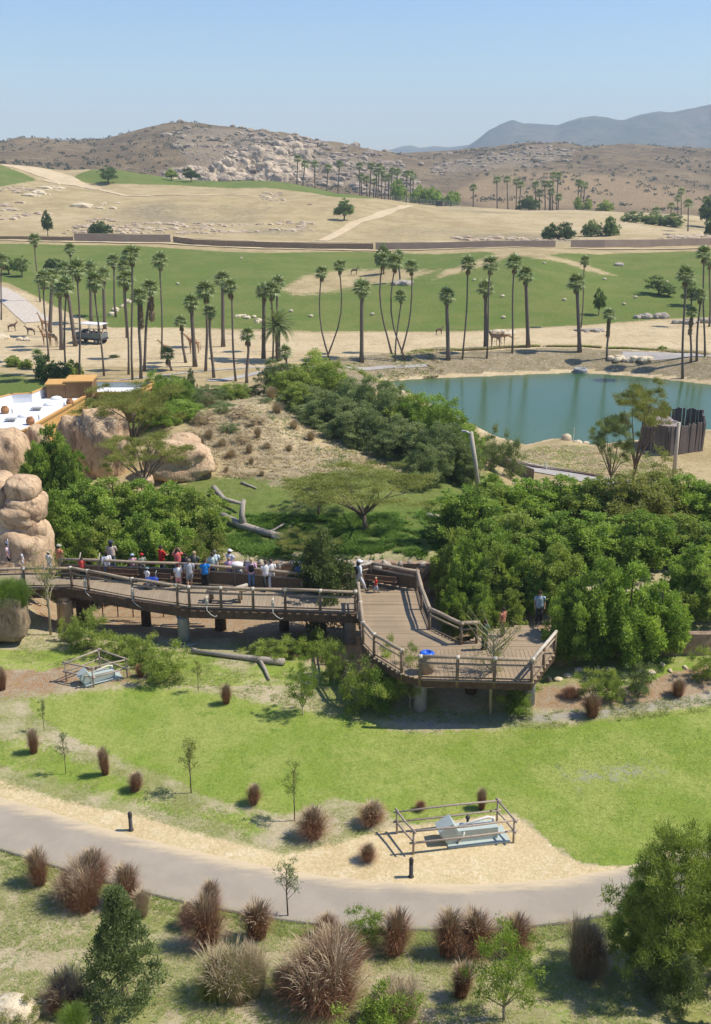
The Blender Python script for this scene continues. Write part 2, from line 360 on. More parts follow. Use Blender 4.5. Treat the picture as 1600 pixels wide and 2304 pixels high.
def ground_mat(name, base, green, sand, soil, kg=1.0, fine=1.0):
    m = Mat(name, .95, .05); p = m.pos()
    W = m.rgb(m.attr('W', 'Color')); W2 = m.rgb(m.attr('W2', 'Color'))
    n1 = m.noise(p, .35/kg, 5, .65); n2 = m.noise(p, 1.7/kg, 4, .7); n3 = m.noise(p, 9*fine/kg, 3, .7); n4 = m.noise(p, 28*fine/kg, 2, .7)
    nn = m.math('ADD', m.math('MULTIPLY', n2, .55), m.math('MULTIPLY', n3, .45))
    def sel(cols, f1, f2):
        c = m.mix(m.ramp(f1, .38, .62), cols[0], cols[1]); return m.mix(m.ramp(f2, .5, .68), c, cols[2])
    cb = sel(base, n1, nn); cg = sel(green, n1, nn); cs = sel(sand, n1, n2); co = sel(soil, n2, n3)
    def mask(w, amp=.5, wid=.06):
        q = m.math('ADD', w, m.math('MULTIPLY', m.math('SUBTRACT', nn, .5), amp)); return m.ramp(q, .5-wid, .5+wid)
    c = m.mix(mask(W[1], .8, .12), cb, cs)
    c = m.mix(mask(W[2], 1.0, .15), c, co)
    c = m.mix(mask(W[0], 1.3, .09), c, cg)
    sp = m.ramp(m.noise(p, 6.5/kg, 4, .8), .40, .60)
    c = m.mix(m.math('MULTIPLY', sp, .55), c, m.mix(1.0, c, (.62, .68, .5), 'MULTIPLY'))
    c = m.mix(m.math('MULTIPLY', m.ramp(n3, .56, .66), .35), c, m.mix(1.0, c, (1.35, 1.25, 1.5), 'MULTIPLY'))
    # patchy secondary cover
    c = m.mix(m.math('MULTIPLY', mask(W2[0], 1.3, .12), .85), c, soil[2])
    m.color(c); m.bump(m.math('ADD', n3, m.math('MULTIPLY', n4, .6)), .55, .07*kg); return m.m
M_near = ground_mat('near_ground', [(.29, .295, .11), (.50, .415, .28), (.38, .335, .235)], [(.235, .305, .055), (.33, .365, .10), (.155, .245, .045)],
                    [(.66, .52, .32), (.60, .46, .27), (.70, .57, .38)], [(.38, .28, .185), (.36, .22, .125), (.34, .31, .26)])
M_valley = ground_mat('valley_ground', [(.40, .305, .17), (.50, .39, .225), (.30, .225, .13)], [(.135, .185, .045), (.18, .205, .06), (.185, .175, .075)],
                      [(.56, .43, .27), (.62, .49, .32), (.47, .36, .225)], [(.33, .26, .17), (.25, .20, .12), (.40, .34, .25)], kg=3.0, fine=1)
def hill_mat():
    m = Mat('hillside', .95, .05); p = m.pos(); W = m.rgb(m.attr('W', 'Color'))
    n1 = m.noise(p, .02, 6, .65); n2 = m.noise(p, .09, 5, .7); n3 = m.noise(p, .5, 3, .7); v = m.vor(p, .17)
    c = m.mix(m.ramp(n1, .38, .62), (.185, .13, .078), (.275, .20, .115))
    c = m.mix(m.ramp(n2, .5, .66), c, (.12, .09, .062))
    c = m.mix(m.math('MULTIPLY', m.ramp(n3, .55, .66), .75), c, (.05, .052, .03))
    rock = m.mix(m.ramp(n3, .4, .6), (.46, .40, .32), (.30, .25, .20))
    rf = m.ramp(m.math('ADD', W[1], m.math('MULTIPLY', m.math('SUBTRACT', n2, .5), 1.6)), .55, .68)
    c = m.mix(m.math('MULTIPLY', rf, m.ramp(n3, .45, .62)), c, rock)
    gf = m.ramp(m.math('ADD', W[0], m.math('MULTIPLY', m.math('SUBTRACT', n2, .5), .8)), .48, .6)
    c = m.mix(gf, c, (.055, .06, .035))
    tf = m.ramp(m.math('ADD', W[2], m.math('MULTIPLY', m.math('SUBTRACT', n2, .5), .6)), .4, .7)
    c = m.mix(m.math('MULTIPLY', tf, .7), c, (.36, .25, .14))
    m.color(c); m.bump(m.math('ADD', n3, n2), 1.0, 2.0); return m.m
M_hill = hill_mat()

def soft(d, w): return np.clip(.5+d/(2*w), 0, 1)
def grid_terrain(name, y0, y1, dpx, ratio, mat, zone, px0=-500, px1=2100):
    nr = int(math.log(y1/y0)/math.log(1+ratio))+1
    Y = np.exp(np.linspace(math.log(y0), math.log(y1), nr)); PX = np.arange(px0, px1+1, dpx)
    YY, XX = np.meshgrid(Y, PX, indexing='ij')
    x = (XX-800)/F*(YY*CP+25*SP)
    z = H(x.ravel(), YY.ravel()); V = np.stack([x.ravel(), YY.ravel(), z], 1)
    nc = len(PX); i = np.arange(nr-1)[:, None]*nc+np.arange(nc-1)[None, :]
    Fc = np.stack([i, i+1, i+nc+1, i+nc], -1).reshape(-1, 4)
    px, py = project(V[:, 0], V[:, 1], V[:, 2])
    W, W2 = zone(px, py, V)
    return V, Fc, W, W2
def zone_near(px, py, V):
    nz = fbm(V[:, 0]*.5, V[:, 1]*.5, 21)
    g = np.maximum(soft(sdf(px, py, LAWN), 28), .62*soft(sdf(px, py, WEED_GREEN), 40))
    g = np.maximum(g, np.where((py < 1545) & (py > 1400), .52+.25*nz, 0))
    g = np.maximum(g, np.where(py > 2010, .38+.22*nz, 0))
    s = soft(sdf(px, py, SANDV), 26)
    g = np.where(s > .5, g*.3, g)
    o = np.maximum(soft(sdf(px, py, SOIL), 40)*.8, soft(sdf(px, py, SOIL2), 25))
    o = np.maximum(o, soft(sdf(px, py, SOIL3), 25))
    g = np.where(o > .6, g*.5, g)
    l = soft(sdf(px, py, LITTER), 20)
    sh = (V[:, 1] > 49.5); g = np.where(sh, 0, g)
    bare = np.maximum(.9*soft(sdf(px, py, [(1200, 1720), (1480, 1690), (1560, 1760), (1300, 1800)]), 60), l)*.62
    return np.stack([g, s, o], 1), np.stack([bare, l, l], 1)
def zone_valley(px, py, V):
    g = soft(sdf(px, py, GREENV), 5)
    for b, w, k in ((BROWN1, 12, .62), (BROWN2, 7, .6), (BROWN3, 8, .35), ([(540, 700), (700, 720), (900, 730), (900, 748), (540, 745)], 10, .3)): g = g-k*soft(sdf(px, py, b), w)
    g = g-.28*np.clip(fbm(V[:, 0]*.03, V[:, 1]*.05, 77)-.1, 0, 1)*(V[:, 1] > 170)
    g = np.maximum(g, soft(sdf(px, py, GREENR1), 5)); g = np.maximum(g, soft(sdf(px, py, GREENR2), 4))
    e = soft(sdf(px, py, ENCL), 30)
    g = np.maximum(g, e*(.85+.3*fbm(V[:, 0]*.2, V[:, 1]*.2, 31))); g = np.maximum(g, .8*soft(sdf(px, py, GREENL), 20))
    s = np.where((V[:, 1] > 140) & (V[:, 1] < 300), soft(sdf(px, py, SANDM), 8), 0)
    # pale tracks on the far field
    s = np.maximum(s, np.where(V[:, 1] > 300, .42+.35*fbm(V[:, 0]*.012, V[:, 1]*.012, 33), 0))
    hump = .75*soft(sdf(px, py, [(470, 1060), (420, 960), (520, 880), (620, 870), (760, 980), (900, 1020), (1000, 1060), (640, 1080)]), 40); s = np.maximum(s, hump*(.75+.5*fbm(V[:, 0]*.15, V[:, 1]*.15, 41)))
    far = V[:, 1] > 310
    o = np.where(hump > .2, .47+.6*fbm(V[:, 0]*.2, V[:, 1]*.2, 43), .1); o = np.where(far, .30+.5*fbm(V[:, 0]*.02, V[:, 1]*.02, 35), o)
    bk = (V[:, 1] > 148) & (V[:, 1] < 160) & (px > 850)
    lk = -sdf(V[:, 0], V[:, 1], LAKE); o = np.where((lk < 9) & (lk > 1.2) & (V[:, 1] > 128), .85, o); s = np.where((lk > 0) & (lk < 1.2), .9, s)
    o = np.where((V[:, 1] < 60) , .8, o)
    return np.stack([g, s, o], 1), np.stack([0*g, 0*g, 0*g], 1)
ROCK_Z = [(560, 345), (700, 345), (800, 335), (900, 360), (960, 420), (900, 440), (700, 412), (600, 412), (430, 412), (340, 400), (420, 370), (380, 300), (420, 282), (560, 290), (700, 312), (860, 348), (900, 360), (800, 345), (700, 335), (600, 330)]
ROCK_R = [(960, 375), (1020, 355), (1120, 345), (1200, 330), (1300, 330), (1290, 350), (1200, 380), (1100, 385), (980, 395)]
def zone_hill(px, py, V):
    r = np.maximum(soft(sdf(px, py, ROCK_Z), 14), .9*soft(sdf(px, py, ROCK_R), 12))
    g = .35*soft(sdf(px, py, [(220, 370), (300, 320), (380, 285), (400, 300), (340, 340), (330, 380), (240, 385)]), 14)
    t = soft(sdf(px, py, [(1000, 440), (1080, 400), (1200, 378), (1350, 390), (1600, 430), (1700, 480), (1300, 470), (1100, 470)]), 25)
    return np.stack([g, r, t], 1), np.stack([0*g, 0*g, 0*g], 1)
V, Fc, W, W2 = grid_terrain('ground', 9, 60.5, 6.5, .0045, M_near, zone_near, -700, 2300)
link('ground', newmesh('ground', V, Fc, M_near, True, {'W': W, 'W2': W2}), kind='structure')
V, Fc, W, W2 = grid_terrain('valley', 60.3, 560, 8, .0065, M_valley, zone_valley)
# keep the overlap strip of the two sheets apart
link('terrain', newmesh('terrain', V-np.array([0, 0, .004]), Fc, M_valley, True, {'W': W, 'W2': W2}), kind='structure')
V, Fc, W, W2 = grid_terrain('hills', 558, 1800, 5, .006, M_hill, zone_hill, -300, 1900)
link('hills', newmesh('hills', V-np.array([0, 0, .05]), Fc, M_hill, True, {'W': W, 'W2': W2}), kind='structure')
# plain that carries the ground on to the horizon and behind the camera
pm = MB(); pm.add([(-9000, 1700, -2.5), (9000, 1700, -2.5), (9000, 9000, -2.5), (-9000, 9000, -2.5)], [(0, 1, 2, 3)])
pm.build('plain', M_hill, kind='structure')
sg = []
ys = [-60, -20, 0, 9, 20, 60, 150, 300, 560, 1000, 1800]
def side_z(x, y): return float(Hraw(np.array([x]), np.array([max(y, 1.0)]))[0][0])-.3
for sgn in (-1, 1):
    b = MB(); Vv = []
    for y in ys:
        w = (-1300 if sgn > 0 else 0)
        e = abs(((-680 if sgn < 0 else 2280)-800)/F*(max(y, 0)*CP+25*SP)) if y < 60 else abs(((-480 if sgn < 0 else 2080)-800)/F*(y*CP+25*SP)) if y < 560 else abs(((-290 if sgn < 0 else 1890)-800)/F*(y*CP+25*SP))
        for k in range(9): 
            xx = sgn*(e+(3000*(k/8)**2)); Vv.append((xx, y, side_z(xx, y)))
    n = 9; Fs = [(i*n+j, i*n+j+1, (i+1)*n+j+1, (i+1)*n+j)[::sgn] for i in range(len(ys)-1) for j in range(n-1)]
    Vv = np.array(Vv); z0 = np.zeros((len(Vv), 3)); z0[:, 1] = .5
    link('outer_ground', newmesh('outer_ground', Vv, Fs, M_valley, True, {'W': z0, 'W2': z0*0}), kind='structure')
b = MB(); Vv = []
for y in (-60, -20, 0, 5, 9.1):
    for k in range(13):
        xx = -12+2*k; Vv.append((xx, y, side_z(xx, max(y, 9))+max(0, (9-y))*.35 if y < 9 else side_z(xx, 9)))
n = 13; Fs = [(i*n+j, i*n+j+1, (i+1)*n+j+1, (i+1)*n+j) for i in range(4) for j in range(n-1)]
Vv = np.array(Vv); z0 = np.zeros((len(Vv), 3)); link('outer_ground', newmesh('outer_ground', Vv, Fs, M_near, True, {'W': z0, 'W2': z0}), kind='structure')

# mountains on the skyline
def mountain_mat():
    m = Mat('mountain', .95, .03); p = m.pos(); n1 = m.noise(p, .004, 7, .7); n2 = m.noise(p, .02, 5, .7)
    c = m.mix(m.ramp(n1, .4, .6), (.07, .07, .05), (.13, .105, .08)); c = m.mix(m.ramp(n2, .5, .62), c, (.05, .06, .035))
    m.color(c); m.bump(n2, 1, 12); return m.m
M_mtn = mountain_mat()
def mountain(name, Yc, depth, ridge, base_py, px0, px1, seed):
    PX = np.arange(px0, px1, 4.0); nr = 70; S = np.linspace(0, 1, nr)
    xs, rr = zip(*ridge); rid = np.interp(PX, xs, rr)
    V = []
    for s in S:
        Y = Yc-depth/2+depth*s; x = (PX-800)/F*Y*CP*(1+0*PX)+0
        x = (PX-800)/F*(Y*CP+25*SP)
        zr_ = HC-Yc*tan_row(rid); prof = math.sin(math.pi*s)**.8 if 0 < s < 1 else 0
        gul = fbm(x*.0035, Y*.0022+0*x, seed, 4); dd = 1-abs(2*s-1)
        z = (zr_+4)*prof-4; z = z+(zr_*.55)*gul*prof*(1-dd**3*.85)
        V.append(np.stack([x, Y+0*x, z], 1))
    V = np.concatenate(V); nc = len(PX); i = np.arange(nr-1)[:, None]*nc+np.arange(nc-1)[None, :]
    Fc = np.stack([i, i+1, i+nc+1, i+nc], -1).reshape(-1, 4)
    link(name, newmesh(name, V, Fc, M_mtn, True), kind='structure')
mountain('mountain', 4400, 2200, [(960, 345), (1000, 341), (1040, 336), (1065, 322), (1100, 297), (1125, 287), (1150, 281), (1175, 285), (1200, 285), (1250, 287), (1275, 277), (1300, 271), (1330, 268), (1370, 274), (1400, 274), (1430, 266), (1470, 259), (1500, 260), (1540, 252), (1600, 246), (1700, 238), (2000, 260), (2300, 330)], 345, 960, 2300, 51)
mountain('mountain', 5600, 1800, [(840, 346), (880, 336), (905, 328), (925, 326), (945, 332), (975, 328), (1010, 331), (1060, 327), (1150, 325), (1400, 330), (1600, 345)], 345, 840, 1600, 61)

# water
def water_mat():
    m = Mat('pond_water', .16, .5); p = m.pos()
    n = m.noise(m.map(p, (.5, 1.2, 1)), 1.3, 3, .6); n2 = m.noise(p, .05, 3)
    m.color(m.mix(m.ramp(n2, .35, .65), (.05, .105, .042), (.066, .12, .052)))
    m.b.inputs['IOR'].default_value = 1.33; m.bump(m.noise(m.map(p, (.6, 1.4, 1)), 3, 3, .6), .5, .03); return m.m
wp = MB(); wp.prism([(x, y) for x, y in LAKE], LAKE_Z-.3, LAKE_Z)
WATER = wp.build('pond_water', water_mat(), kind='structure')
# roads and paths draped over the ground
def ribbon(name, pts, width, mat, lift=.03, na=4, label=None, thick=0, edge=0):
    """pts: world xy centre line (list of Vector/tuple); width number or list"""
    pts = [Vector((p[0], p[1], 0)) for p in pts]; seg = []
    wl = [width]*len(pts) if np.isscalar(width) else width
    for i in range(len(pts)-1):
        L = (pts[i+1]-pts[i]).length; k = max(2, int(L/max(1.0, .006*pts[i].y)))
        for j in range(k): seg.append((pts[i].lerp(pts[i+1], j/k), wl[i]*(1-j/k)+wl[i+1]*j/k))
    seg.append((pts[-1], wl[-1])); c = np.array([s[0][:2] for s in seg]); w = np.array([s[1] for s in seg])
    for _ in range(4): c[1:-1] = (c[:-2]+2*c[1:-1]+c[2:])/4
    t = np.gradient(c, axis=0); t /= np.linalg.norm(t, axis=1)[:, None]; nrm = np.stack([-t[:, 1], t[:, 0]], 1)
    V = []; k = na+1
    for j in range(k):
        q = c+nrm*(w*(j/na-.5))[:, None]; V.append(np.stack([q[:, 0], q[:, 1], H(q[:, 0], q[:, 1])+lift], 1))
    V = np.stack(V, 1); n = len(c)
    Vt = V.reshape(-1, 3); i = np.arange(n-1)[:, None]*k+np.arange(na)[None, :]
    Fc = np.stack([i, i+1, i+k+1, i+k], -1).reshape(-1, 4)[:, ::-1]
    return link(name, newmesh(name, Vt, Fc, mat, True), kind='structure')
def path_mat():
    m = Mat('path_concrete', .85, .1); p = m.pos(); a = m.noise(p, .7, 5, .6); b = m.noise(p, 14, 3, .7); d = m.noise(m.map(p, (.5, 2.5, 1)), 1.1, 5, .7); e = m.attr('e')
    c = m.mix(m.ramp(a, .35, .65), (.365, .315, .25), (.32, .275, .22)); c = m.mix(m.math('MULTIPLY', m.ramp(b, .45, .7), .3), c, (.33, .295, .25)); c = m.mix(m.math('MULTIPLY', m.ramp(d, .56, .7), .35), c, (.30, .27, .235))
    q = m.math('ADD', e, m.math('MULTIPLY', m.math('SUBTRACT', d, .5), .55)); c = m.mix(m.math('MULTIPLY', m.ramp(q, .72, 1.0), .9), c, (.60, .48, .31))
    q2 = m.math('ADD', e, m.math('MULTIPLY', m.math('SUBTRACT', a, .5), .4)); c = m.mix(m.math('MULTIPLY', m.ramp(q2, .16, .0), .6), c, (.33, .29, .22))
    m.color(c); m.bump(b, .25, .02); return m.m
M_path = path_mat()
M_roadg = simple('road_grey', (.42, .39, .36), (.36, .33, .30), .6, .85, .1, pos=True, detail=6)
M_roads = simple('dirt_road', (.60, .48, .31), (.52, .40, .25), .3, .95, .05, pos=True, detail=5)
nearE = [(-700, 1770), (-300, 1838), (0, 1912), (120, 1950), (230, 1984), (340, 2014), (430, 2036), (520, 2052), (640, 2074), (720, 2082), (800, 2090), (900, 2094), (1000, 2095), (1100, 2093), (1200, 2088), (1370, 2062), (1500, 2030), (1700, 1975), (2100, 1850)]
farE = [(-700, 1670), (-300, 1722), (0, 1796), (100, 1823), (200, 1856), (300, 1882), (400, 1908), (500, 1930), (600, 1951), (700, 1968), (800, 1981), (900, 1989), (1000, 1992), (1120, 1990), (1250, 1980), (1400, 1955), (1500, 1925), (1700, 1885), (2050, 1780)]
def path_sheet():
    A = np.array([G(*p)[:2] for p in nearE]); B = np.array([G(*p)[:2] for p in farE])
    def res(Q, n):
        d = np.concatenate([[0], np.cumsum(np.linalg.norm(np.diff(Q, axis=0), axis=1))]); s = np.linspace(0, d[-1], n)
        Q = np.stack([np.interp(s, d, Q[:, 0]), np.interp(s, d, Q[:, 1])], 1)
        for _ in range(6): Q[1:-1] = (Q[:-2]+2*Q[1:-1]+Q[2:])/4
        return Q
    n = 160; A = res(A, n); B = res(B, n); k = 13; V = []
    B = B+.05*fbm(B*np.array([3, 3])[None, :][:, :1].ravel() if False else B[:, 0]*3, B[:, 1]*3, 5)[:, None]
    for j in range(k):
        q = A*(1-j/(k-1))+B*(j/(k-1)); V.append(np.stack([q[:, 0], q[:, 1], H(q[:, 0], q[:, 1])+.035], 1))
    V = np.stack(V, 1).reshape(-1, 3); i = np.arange(n-1)[:, None]*k+np.arange(k-1)[None, :]
    Fc = np.stack([i, i+1, i+k+1, i+k], -1).reshape(-1, 4)[:, ::-1]
    link('path', newmesh('path', V, Fc, M_path, True, {'e': np.tile(np.linspace(0, 1, k), n)}), kind='structure')
    # low dark kerb along the near edge
    mb = MB(); mb.tube([(a[0], a[1], HZ(a[0], a[1])+.01) for a in A[::3]], .06, 6); mb.build('path_edging', simple('edging', (.16, .14, .12)), kind='structure', smooth=True)
path_sheet()
def gp(*pts): return [G(*p) for p in pts]
ribbon('service_road', gp((150, 878), (230, 866), (320, 848), (420, 838), (520, 830), (620, 826), (700, 826), (780, 827), (860, 826), (960, 822)), .8, M_roadg, .05)
ribbon('lakeside_road', gp((470, 858), (560, 843), (600, 836)), 1.3, M_roadg, .06)
ribbon('road', [P(1085, 1040, 1.2), P(1130, 1032, 1.1), P(1200, 1048, .8), (P(1270, 1062, .9)), P(1340, 1078, .9), P(1450, 1090, 1.2)], 3.2, M_roadg, .06)
ribbon('paved_path', gp((1400, 802), (1480, 800), (1560, 799), (1700, 797)), 3, M_roadg, .06)
ribbon('dirt_road', [D(a, b, Y) for a, b, Y in ((-300, 536, 311), (0, 536, 310), (160, 535, 310), (300, 538, 310), (500, 543, 310), (700, 547, 310), (900, 549, 310), (1200, 549, 310), (1400, 546, 310), (1540, 540, 312), (1700, 535, 312))], 5, M_roads, .10, 6)
ribbon('dirt_road', [D(a, 552, Y) for a, Y in ((-300, 287), (170, 287), (400, 285), (600, 283), (900, 281), (1250, 281), (1400, 282), (1700, 284))], 2.2, M_roads, .2)
ribbon('dirt_road', gp((720, 542), (800, 500), (840, 490), (872, 478), (900, 468), (925, 463)), [3, 4, 5, 5, 4, 3], M_roads, .10, 6)
ribbon('dirt_road', gp((100, 405), (170, 418), (300, 442), (450, 440), (560, 438)), 3, M_roads, .14)
ribbon('dirt_road', gp((5, 371), (60, 378), (110, 392), (165, 412), (230, 425)), [6, 12, 14, 9, 3], M_roads, .14, 8)
ribbon('dirt_road', gp((-60, 640), (0, 655), (40, 685), (85, 725)), 4.5, simple('grey_track', (.60, .52, .43), pos=True), .08)

# ------------------------------------------------------------------ materials of built things
def wood_mat(name, c1, c2, s=6, st=(1, 1, 1)):
    m = Mat(name, .85, .1); p = m.co(); q = m.map(p, st)
    a = m.noise(q, s, 5, .65, .4); b = m.noise(m.pos(), .6, 3)
    r = m.n('ShaderNodeObjectInfo').outputs['Random']
    c = m.mix(m.ramp(a, .35, .65), c1, c2); c = m.mix(m.math('MULTIPLY', m.ramp(b, .4, .65), .4), c, tuple(x*.6 for x in c1))
    c = m.mix(m.math('MULTIPLY', r, .3), c, tuple(x*.6 for x in c2))
    m.color(c); m.bump(a, .6, .02); return m.m
M_plank = wood_mat('deck_plank', (.41, .31, .205), (.32, .24, .155), 7)
M_plank2 = wood_mat('worn_plank', (.38, .305, .22), (.315, .25, .175), 7)
M_log = wood_mat('weathered_log', (.47, .37, .265), (.32, .25, .175), 8)
M_post = wood_mat('dark_post', (.27, .20, .14), (.17, .12, .08), 8)
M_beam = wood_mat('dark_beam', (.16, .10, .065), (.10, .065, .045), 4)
M_pale = wood_mat('bleached_pole', (.60, .53, .43), (.46, .40, .32), 9)
M_pen = wood_mat('pen_rail', (.50, .42, .34), (.34, .27, .215), 12)
M_dead = wood_mat('dead_wood', (.50, .44, .37), (.34, .29, .24), 6)
M_pal = wood_mat('palisade', (.20, .165, .15), (.115, .095, .085), 5)
M_bench = wood_mat('bench_wood', (.17, .105, .07), (.11, .07, .05), 5)
M_rope = simple('rope', (.66, .60, .48), (.5, .44, .34), 30)
M_screen = simple('brown_screen', (.16, .115, .075), (.11, .08, .05), 9, .95, .05)
M_conc = simple('concrete', (.40, .40, .39), (.30, .30, .29), 4, .9, .1, .3)
M_rust = simple('rusty_steel', (.17, .08, .05), (.10, .055, .04), 8, .8, .3)
def rock_mat(name, c1, c2, c3, s=.7):
    m = Mat(name, .9, .1); p = m.pos(); a = m.noise(p, s, 6, .65); b = m.noise(m.map(p, (1, 1, .25)), s*2.2, 5, .7); f = m.noise(p, s*9, 4, .7)
    c = m.mix(m.ramp(a, .38, .62), c1, c2); c = m.mix(m.math('MULTIPLY', m.ramp(b, .50, .64), .85), c, c3)
    cr = m.vor(m.map(p, (1, 1, .6)), s*1.1, 'DISTANCE_TO_EDGE'); c = m.mix(m.math('MULTIPLY', m.math('SUBTRACT', 1.0, m.ramp(cr, .0, .022)), .5), c, tuple(x*.5 for x in c3))
    c = m.mix(m.math('MULTIPLY', m.ramp(f, .5, .7), .35), c, c3)
    m.color(c); m.bump(m.math('ADD', m.math('MULTIPLY', b, 1.5), m.math('MULTIPLY', f, .5)), .7, .12/s*.7); return m.m
M_rock = rock_mat('peach_rock', (.62, .45, .285), (.52, .36, .225), (.25, .16, .10))
M_rockg = rock_mat('grey_boulder', (.50, .44, .36), (.38, .33, .27), (.20, .17, .14), 1.5)
M_rockc = rock_mat('cream_boulder', (.72, .62, .45), (.62, .52, .36), (.42, .33, .22), 1.5)
M_rockh = rock_mat('hill_rock', (.42, .34, .25), (.32, .25, .185), (.18, .13, .10), .12)
M_cliff = rock_mat('cliff_rock', (.58, .46, .32), (.47, .37, .265), (.25, .19, .14), .09)
M_rockp = rock_mat('planter_rock', (.36, .28, .18), (.25, .19, .12), (.13, .09, .06), 1.8)
M_ochre = simple('ochre_wall', (.62, .36, .13), (.56, .32, .115), 1.5, .9, .1, .1)
M_brownw = simple('brown_wall', (.26, .155, .075), (.22, .13, .065), 2, .9, .1, .1)
M_roofw = simple('white_roof', (.80, .80, .80), (.72, .72, .73), .7, .7, .2)
M_pot = simple('terracotta', (.40, .20, .09), (.32, .16, .075), 6)
M_grey = simple('painted_grey', (.44, .50, .47), (.40, .455, .43), 5, .55, .3)
M_pipe = simple('white_pipe', (.72, .70, .64), (.6, .58, .52), 8, .5, .4)
M_black = simple('dark_metal', (.03, .028, .026), (.05, .045, .04), 5, .5, .4)
M_bluep = simple('blue_plastic', (.02, .13, .62), (.02, .11, .5), 5, .4, .4)
M_bin = simple('tan_bin', (.38, .30, .21), (.30, .24, .16), 8)
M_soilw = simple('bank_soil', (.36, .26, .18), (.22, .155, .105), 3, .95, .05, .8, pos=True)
M_wallb = simple('brown_block_wall', (.46, .35, .27), (.40, .30, .23), .5, .95, .05, pos=True)

def sx(px, Y, z=None):
    z = 3.0 if z is None else z
    return (px-800)/F*(Y*CP+(HC-z)*SP)
def stand(px, Y):
    x = sx(px, Y, 3); z = HZ(x, Y); x = sx(px, Y, z); return Vector((x, Y, HZ(x, Y)))

# ------------------------------------------------------------------ boardwalk
DZ = 6.0
def dk(px, py): p = P(px, py, DZ); return (p.x, p.y)
OUT = [dk(*p) for p in [(-120, 1326), (57, 1323), (162, 1321), (200, 1328), (300, 1347), (400, 1362), (427, 1366), (642, 1372), (806, 1378), (815, 1450), (838, 1478), (900, 1515), (950, 1529), (1200, 1536), (1248, 1471), (1238, 1425), (1180, 1405), (1100, 1418), (1037, 1451), (968, 1415), (950, 1370), (939, 1327), (835, 1308), (790, 1318), (680, 1332), (530, 1318), (400, 1309), (140, 1298), (60, 1290), (-120, 1284)]]
boardwalk = thing('boardwalk', 'raised wooden boardwalk with log railings and viewing platforms over the ravine', 'boardwalk', (0, 50, DZ))
def par(o, p):                      # keep world placement under an unrotated parent
    o.parent = p; o.location = Vector(o.location)-Vector(p.location); return o
def cuts(poly, ax, v):
    r = []
    for i in range(len(poly)):
        a, b = poly[i], poly[(i+1) % len(poly)]
        if (a[ax] > v) != (b[ax] > v): r.append(a[1-ax]+(v-a[ax])/(b[ax]-a[ax])*(b[1-ax]-a[1-ax]))
    r.sort(); return [(r[i], r[i+1]) for i in range(0, len(r)-1, 2)]
XA = dk(811, 1400)[0]; YB = dk(900, 1462)[1]
unit = MB().box((0, 0, 0), (1, 1, 1)).mesh('plank', M_plank)
unit2 = MB().box((0, 0, 0), (1, 1, 1)).mesh('plank', M_plank2)
def plank(cx, cy, lx, ly, mt=None):
    o = bpy.data.objects.new('plank', unit2 if mt else unit); COL.objects.link(o); o.parent = boardwalk
    o.location = (cx, cy-50, -.03+random.uniform(-.006, .006)); o.scale = (lx, ly, .055)
    return o
w = .195; x = OUT[0][0]
while x < XA:
    for a, b in cuts(OUT, 0, x+w/2):
        if a < YB+9: plank(x+w/2, (a+b)/2, w-.008, b-a+random.uniform(-.01, .02), M_plank2)
    x += w
y = YB
while y < max(p[1] for p in OUT):
    for a, b in cuts(OUT, 1, y+w/2):
        a = max(a, XA+.01)
        if b-a > .15: plank((a+b)/2, y+w/2, b-a, w-.013)
    y += w
x = XA
while x < max(p[0] for p in OUT):
    for a, b in cuts(OUT, 0, x+w/2):
        b2 = min(b, YB-.01)
        if a < b2-.1: plank(x+w/2, (a+b2)/2, w-.012, b2-a+.03)
    x += w
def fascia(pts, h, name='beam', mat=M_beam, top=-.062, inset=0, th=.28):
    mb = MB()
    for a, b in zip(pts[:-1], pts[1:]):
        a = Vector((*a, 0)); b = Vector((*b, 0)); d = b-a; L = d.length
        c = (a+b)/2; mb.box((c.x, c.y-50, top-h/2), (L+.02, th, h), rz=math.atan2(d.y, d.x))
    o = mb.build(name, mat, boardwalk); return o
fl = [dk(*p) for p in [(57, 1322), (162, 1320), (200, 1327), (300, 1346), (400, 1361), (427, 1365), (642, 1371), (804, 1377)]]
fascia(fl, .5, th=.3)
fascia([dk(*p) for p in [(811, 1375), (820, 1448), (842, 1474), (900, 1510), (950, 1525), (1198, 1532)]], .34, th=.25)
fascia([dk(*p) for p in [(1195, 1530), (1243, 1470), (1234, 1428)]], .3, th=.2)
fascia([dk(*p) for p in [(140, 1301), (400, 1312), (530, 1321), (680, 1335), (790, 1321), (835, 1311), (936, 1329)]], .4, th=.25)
for q in ((450, 1340), (450, 1350)): pass
mb = MB()                           # joist ends below the planks
for (a, b) in zip(fl[4:-1], fl[5:]):
    L = math.dist(a, b); n = int(L/.42)
    for i in range(n):
        t = (i+.5)/n; mb.box((a[0]+(b[0]-a[0])*t, a[1]+(b[1]-a[1])*t-50-.16, -.15), (random.uniform(.12, .26), .05, .05))
A_, B_ = dk(1203, 1536), dk(1250, 1471)
mb.build('joist_ends', simple('sawn_ends', (.45, .27, .17)), boardwalk, kind='stuff')
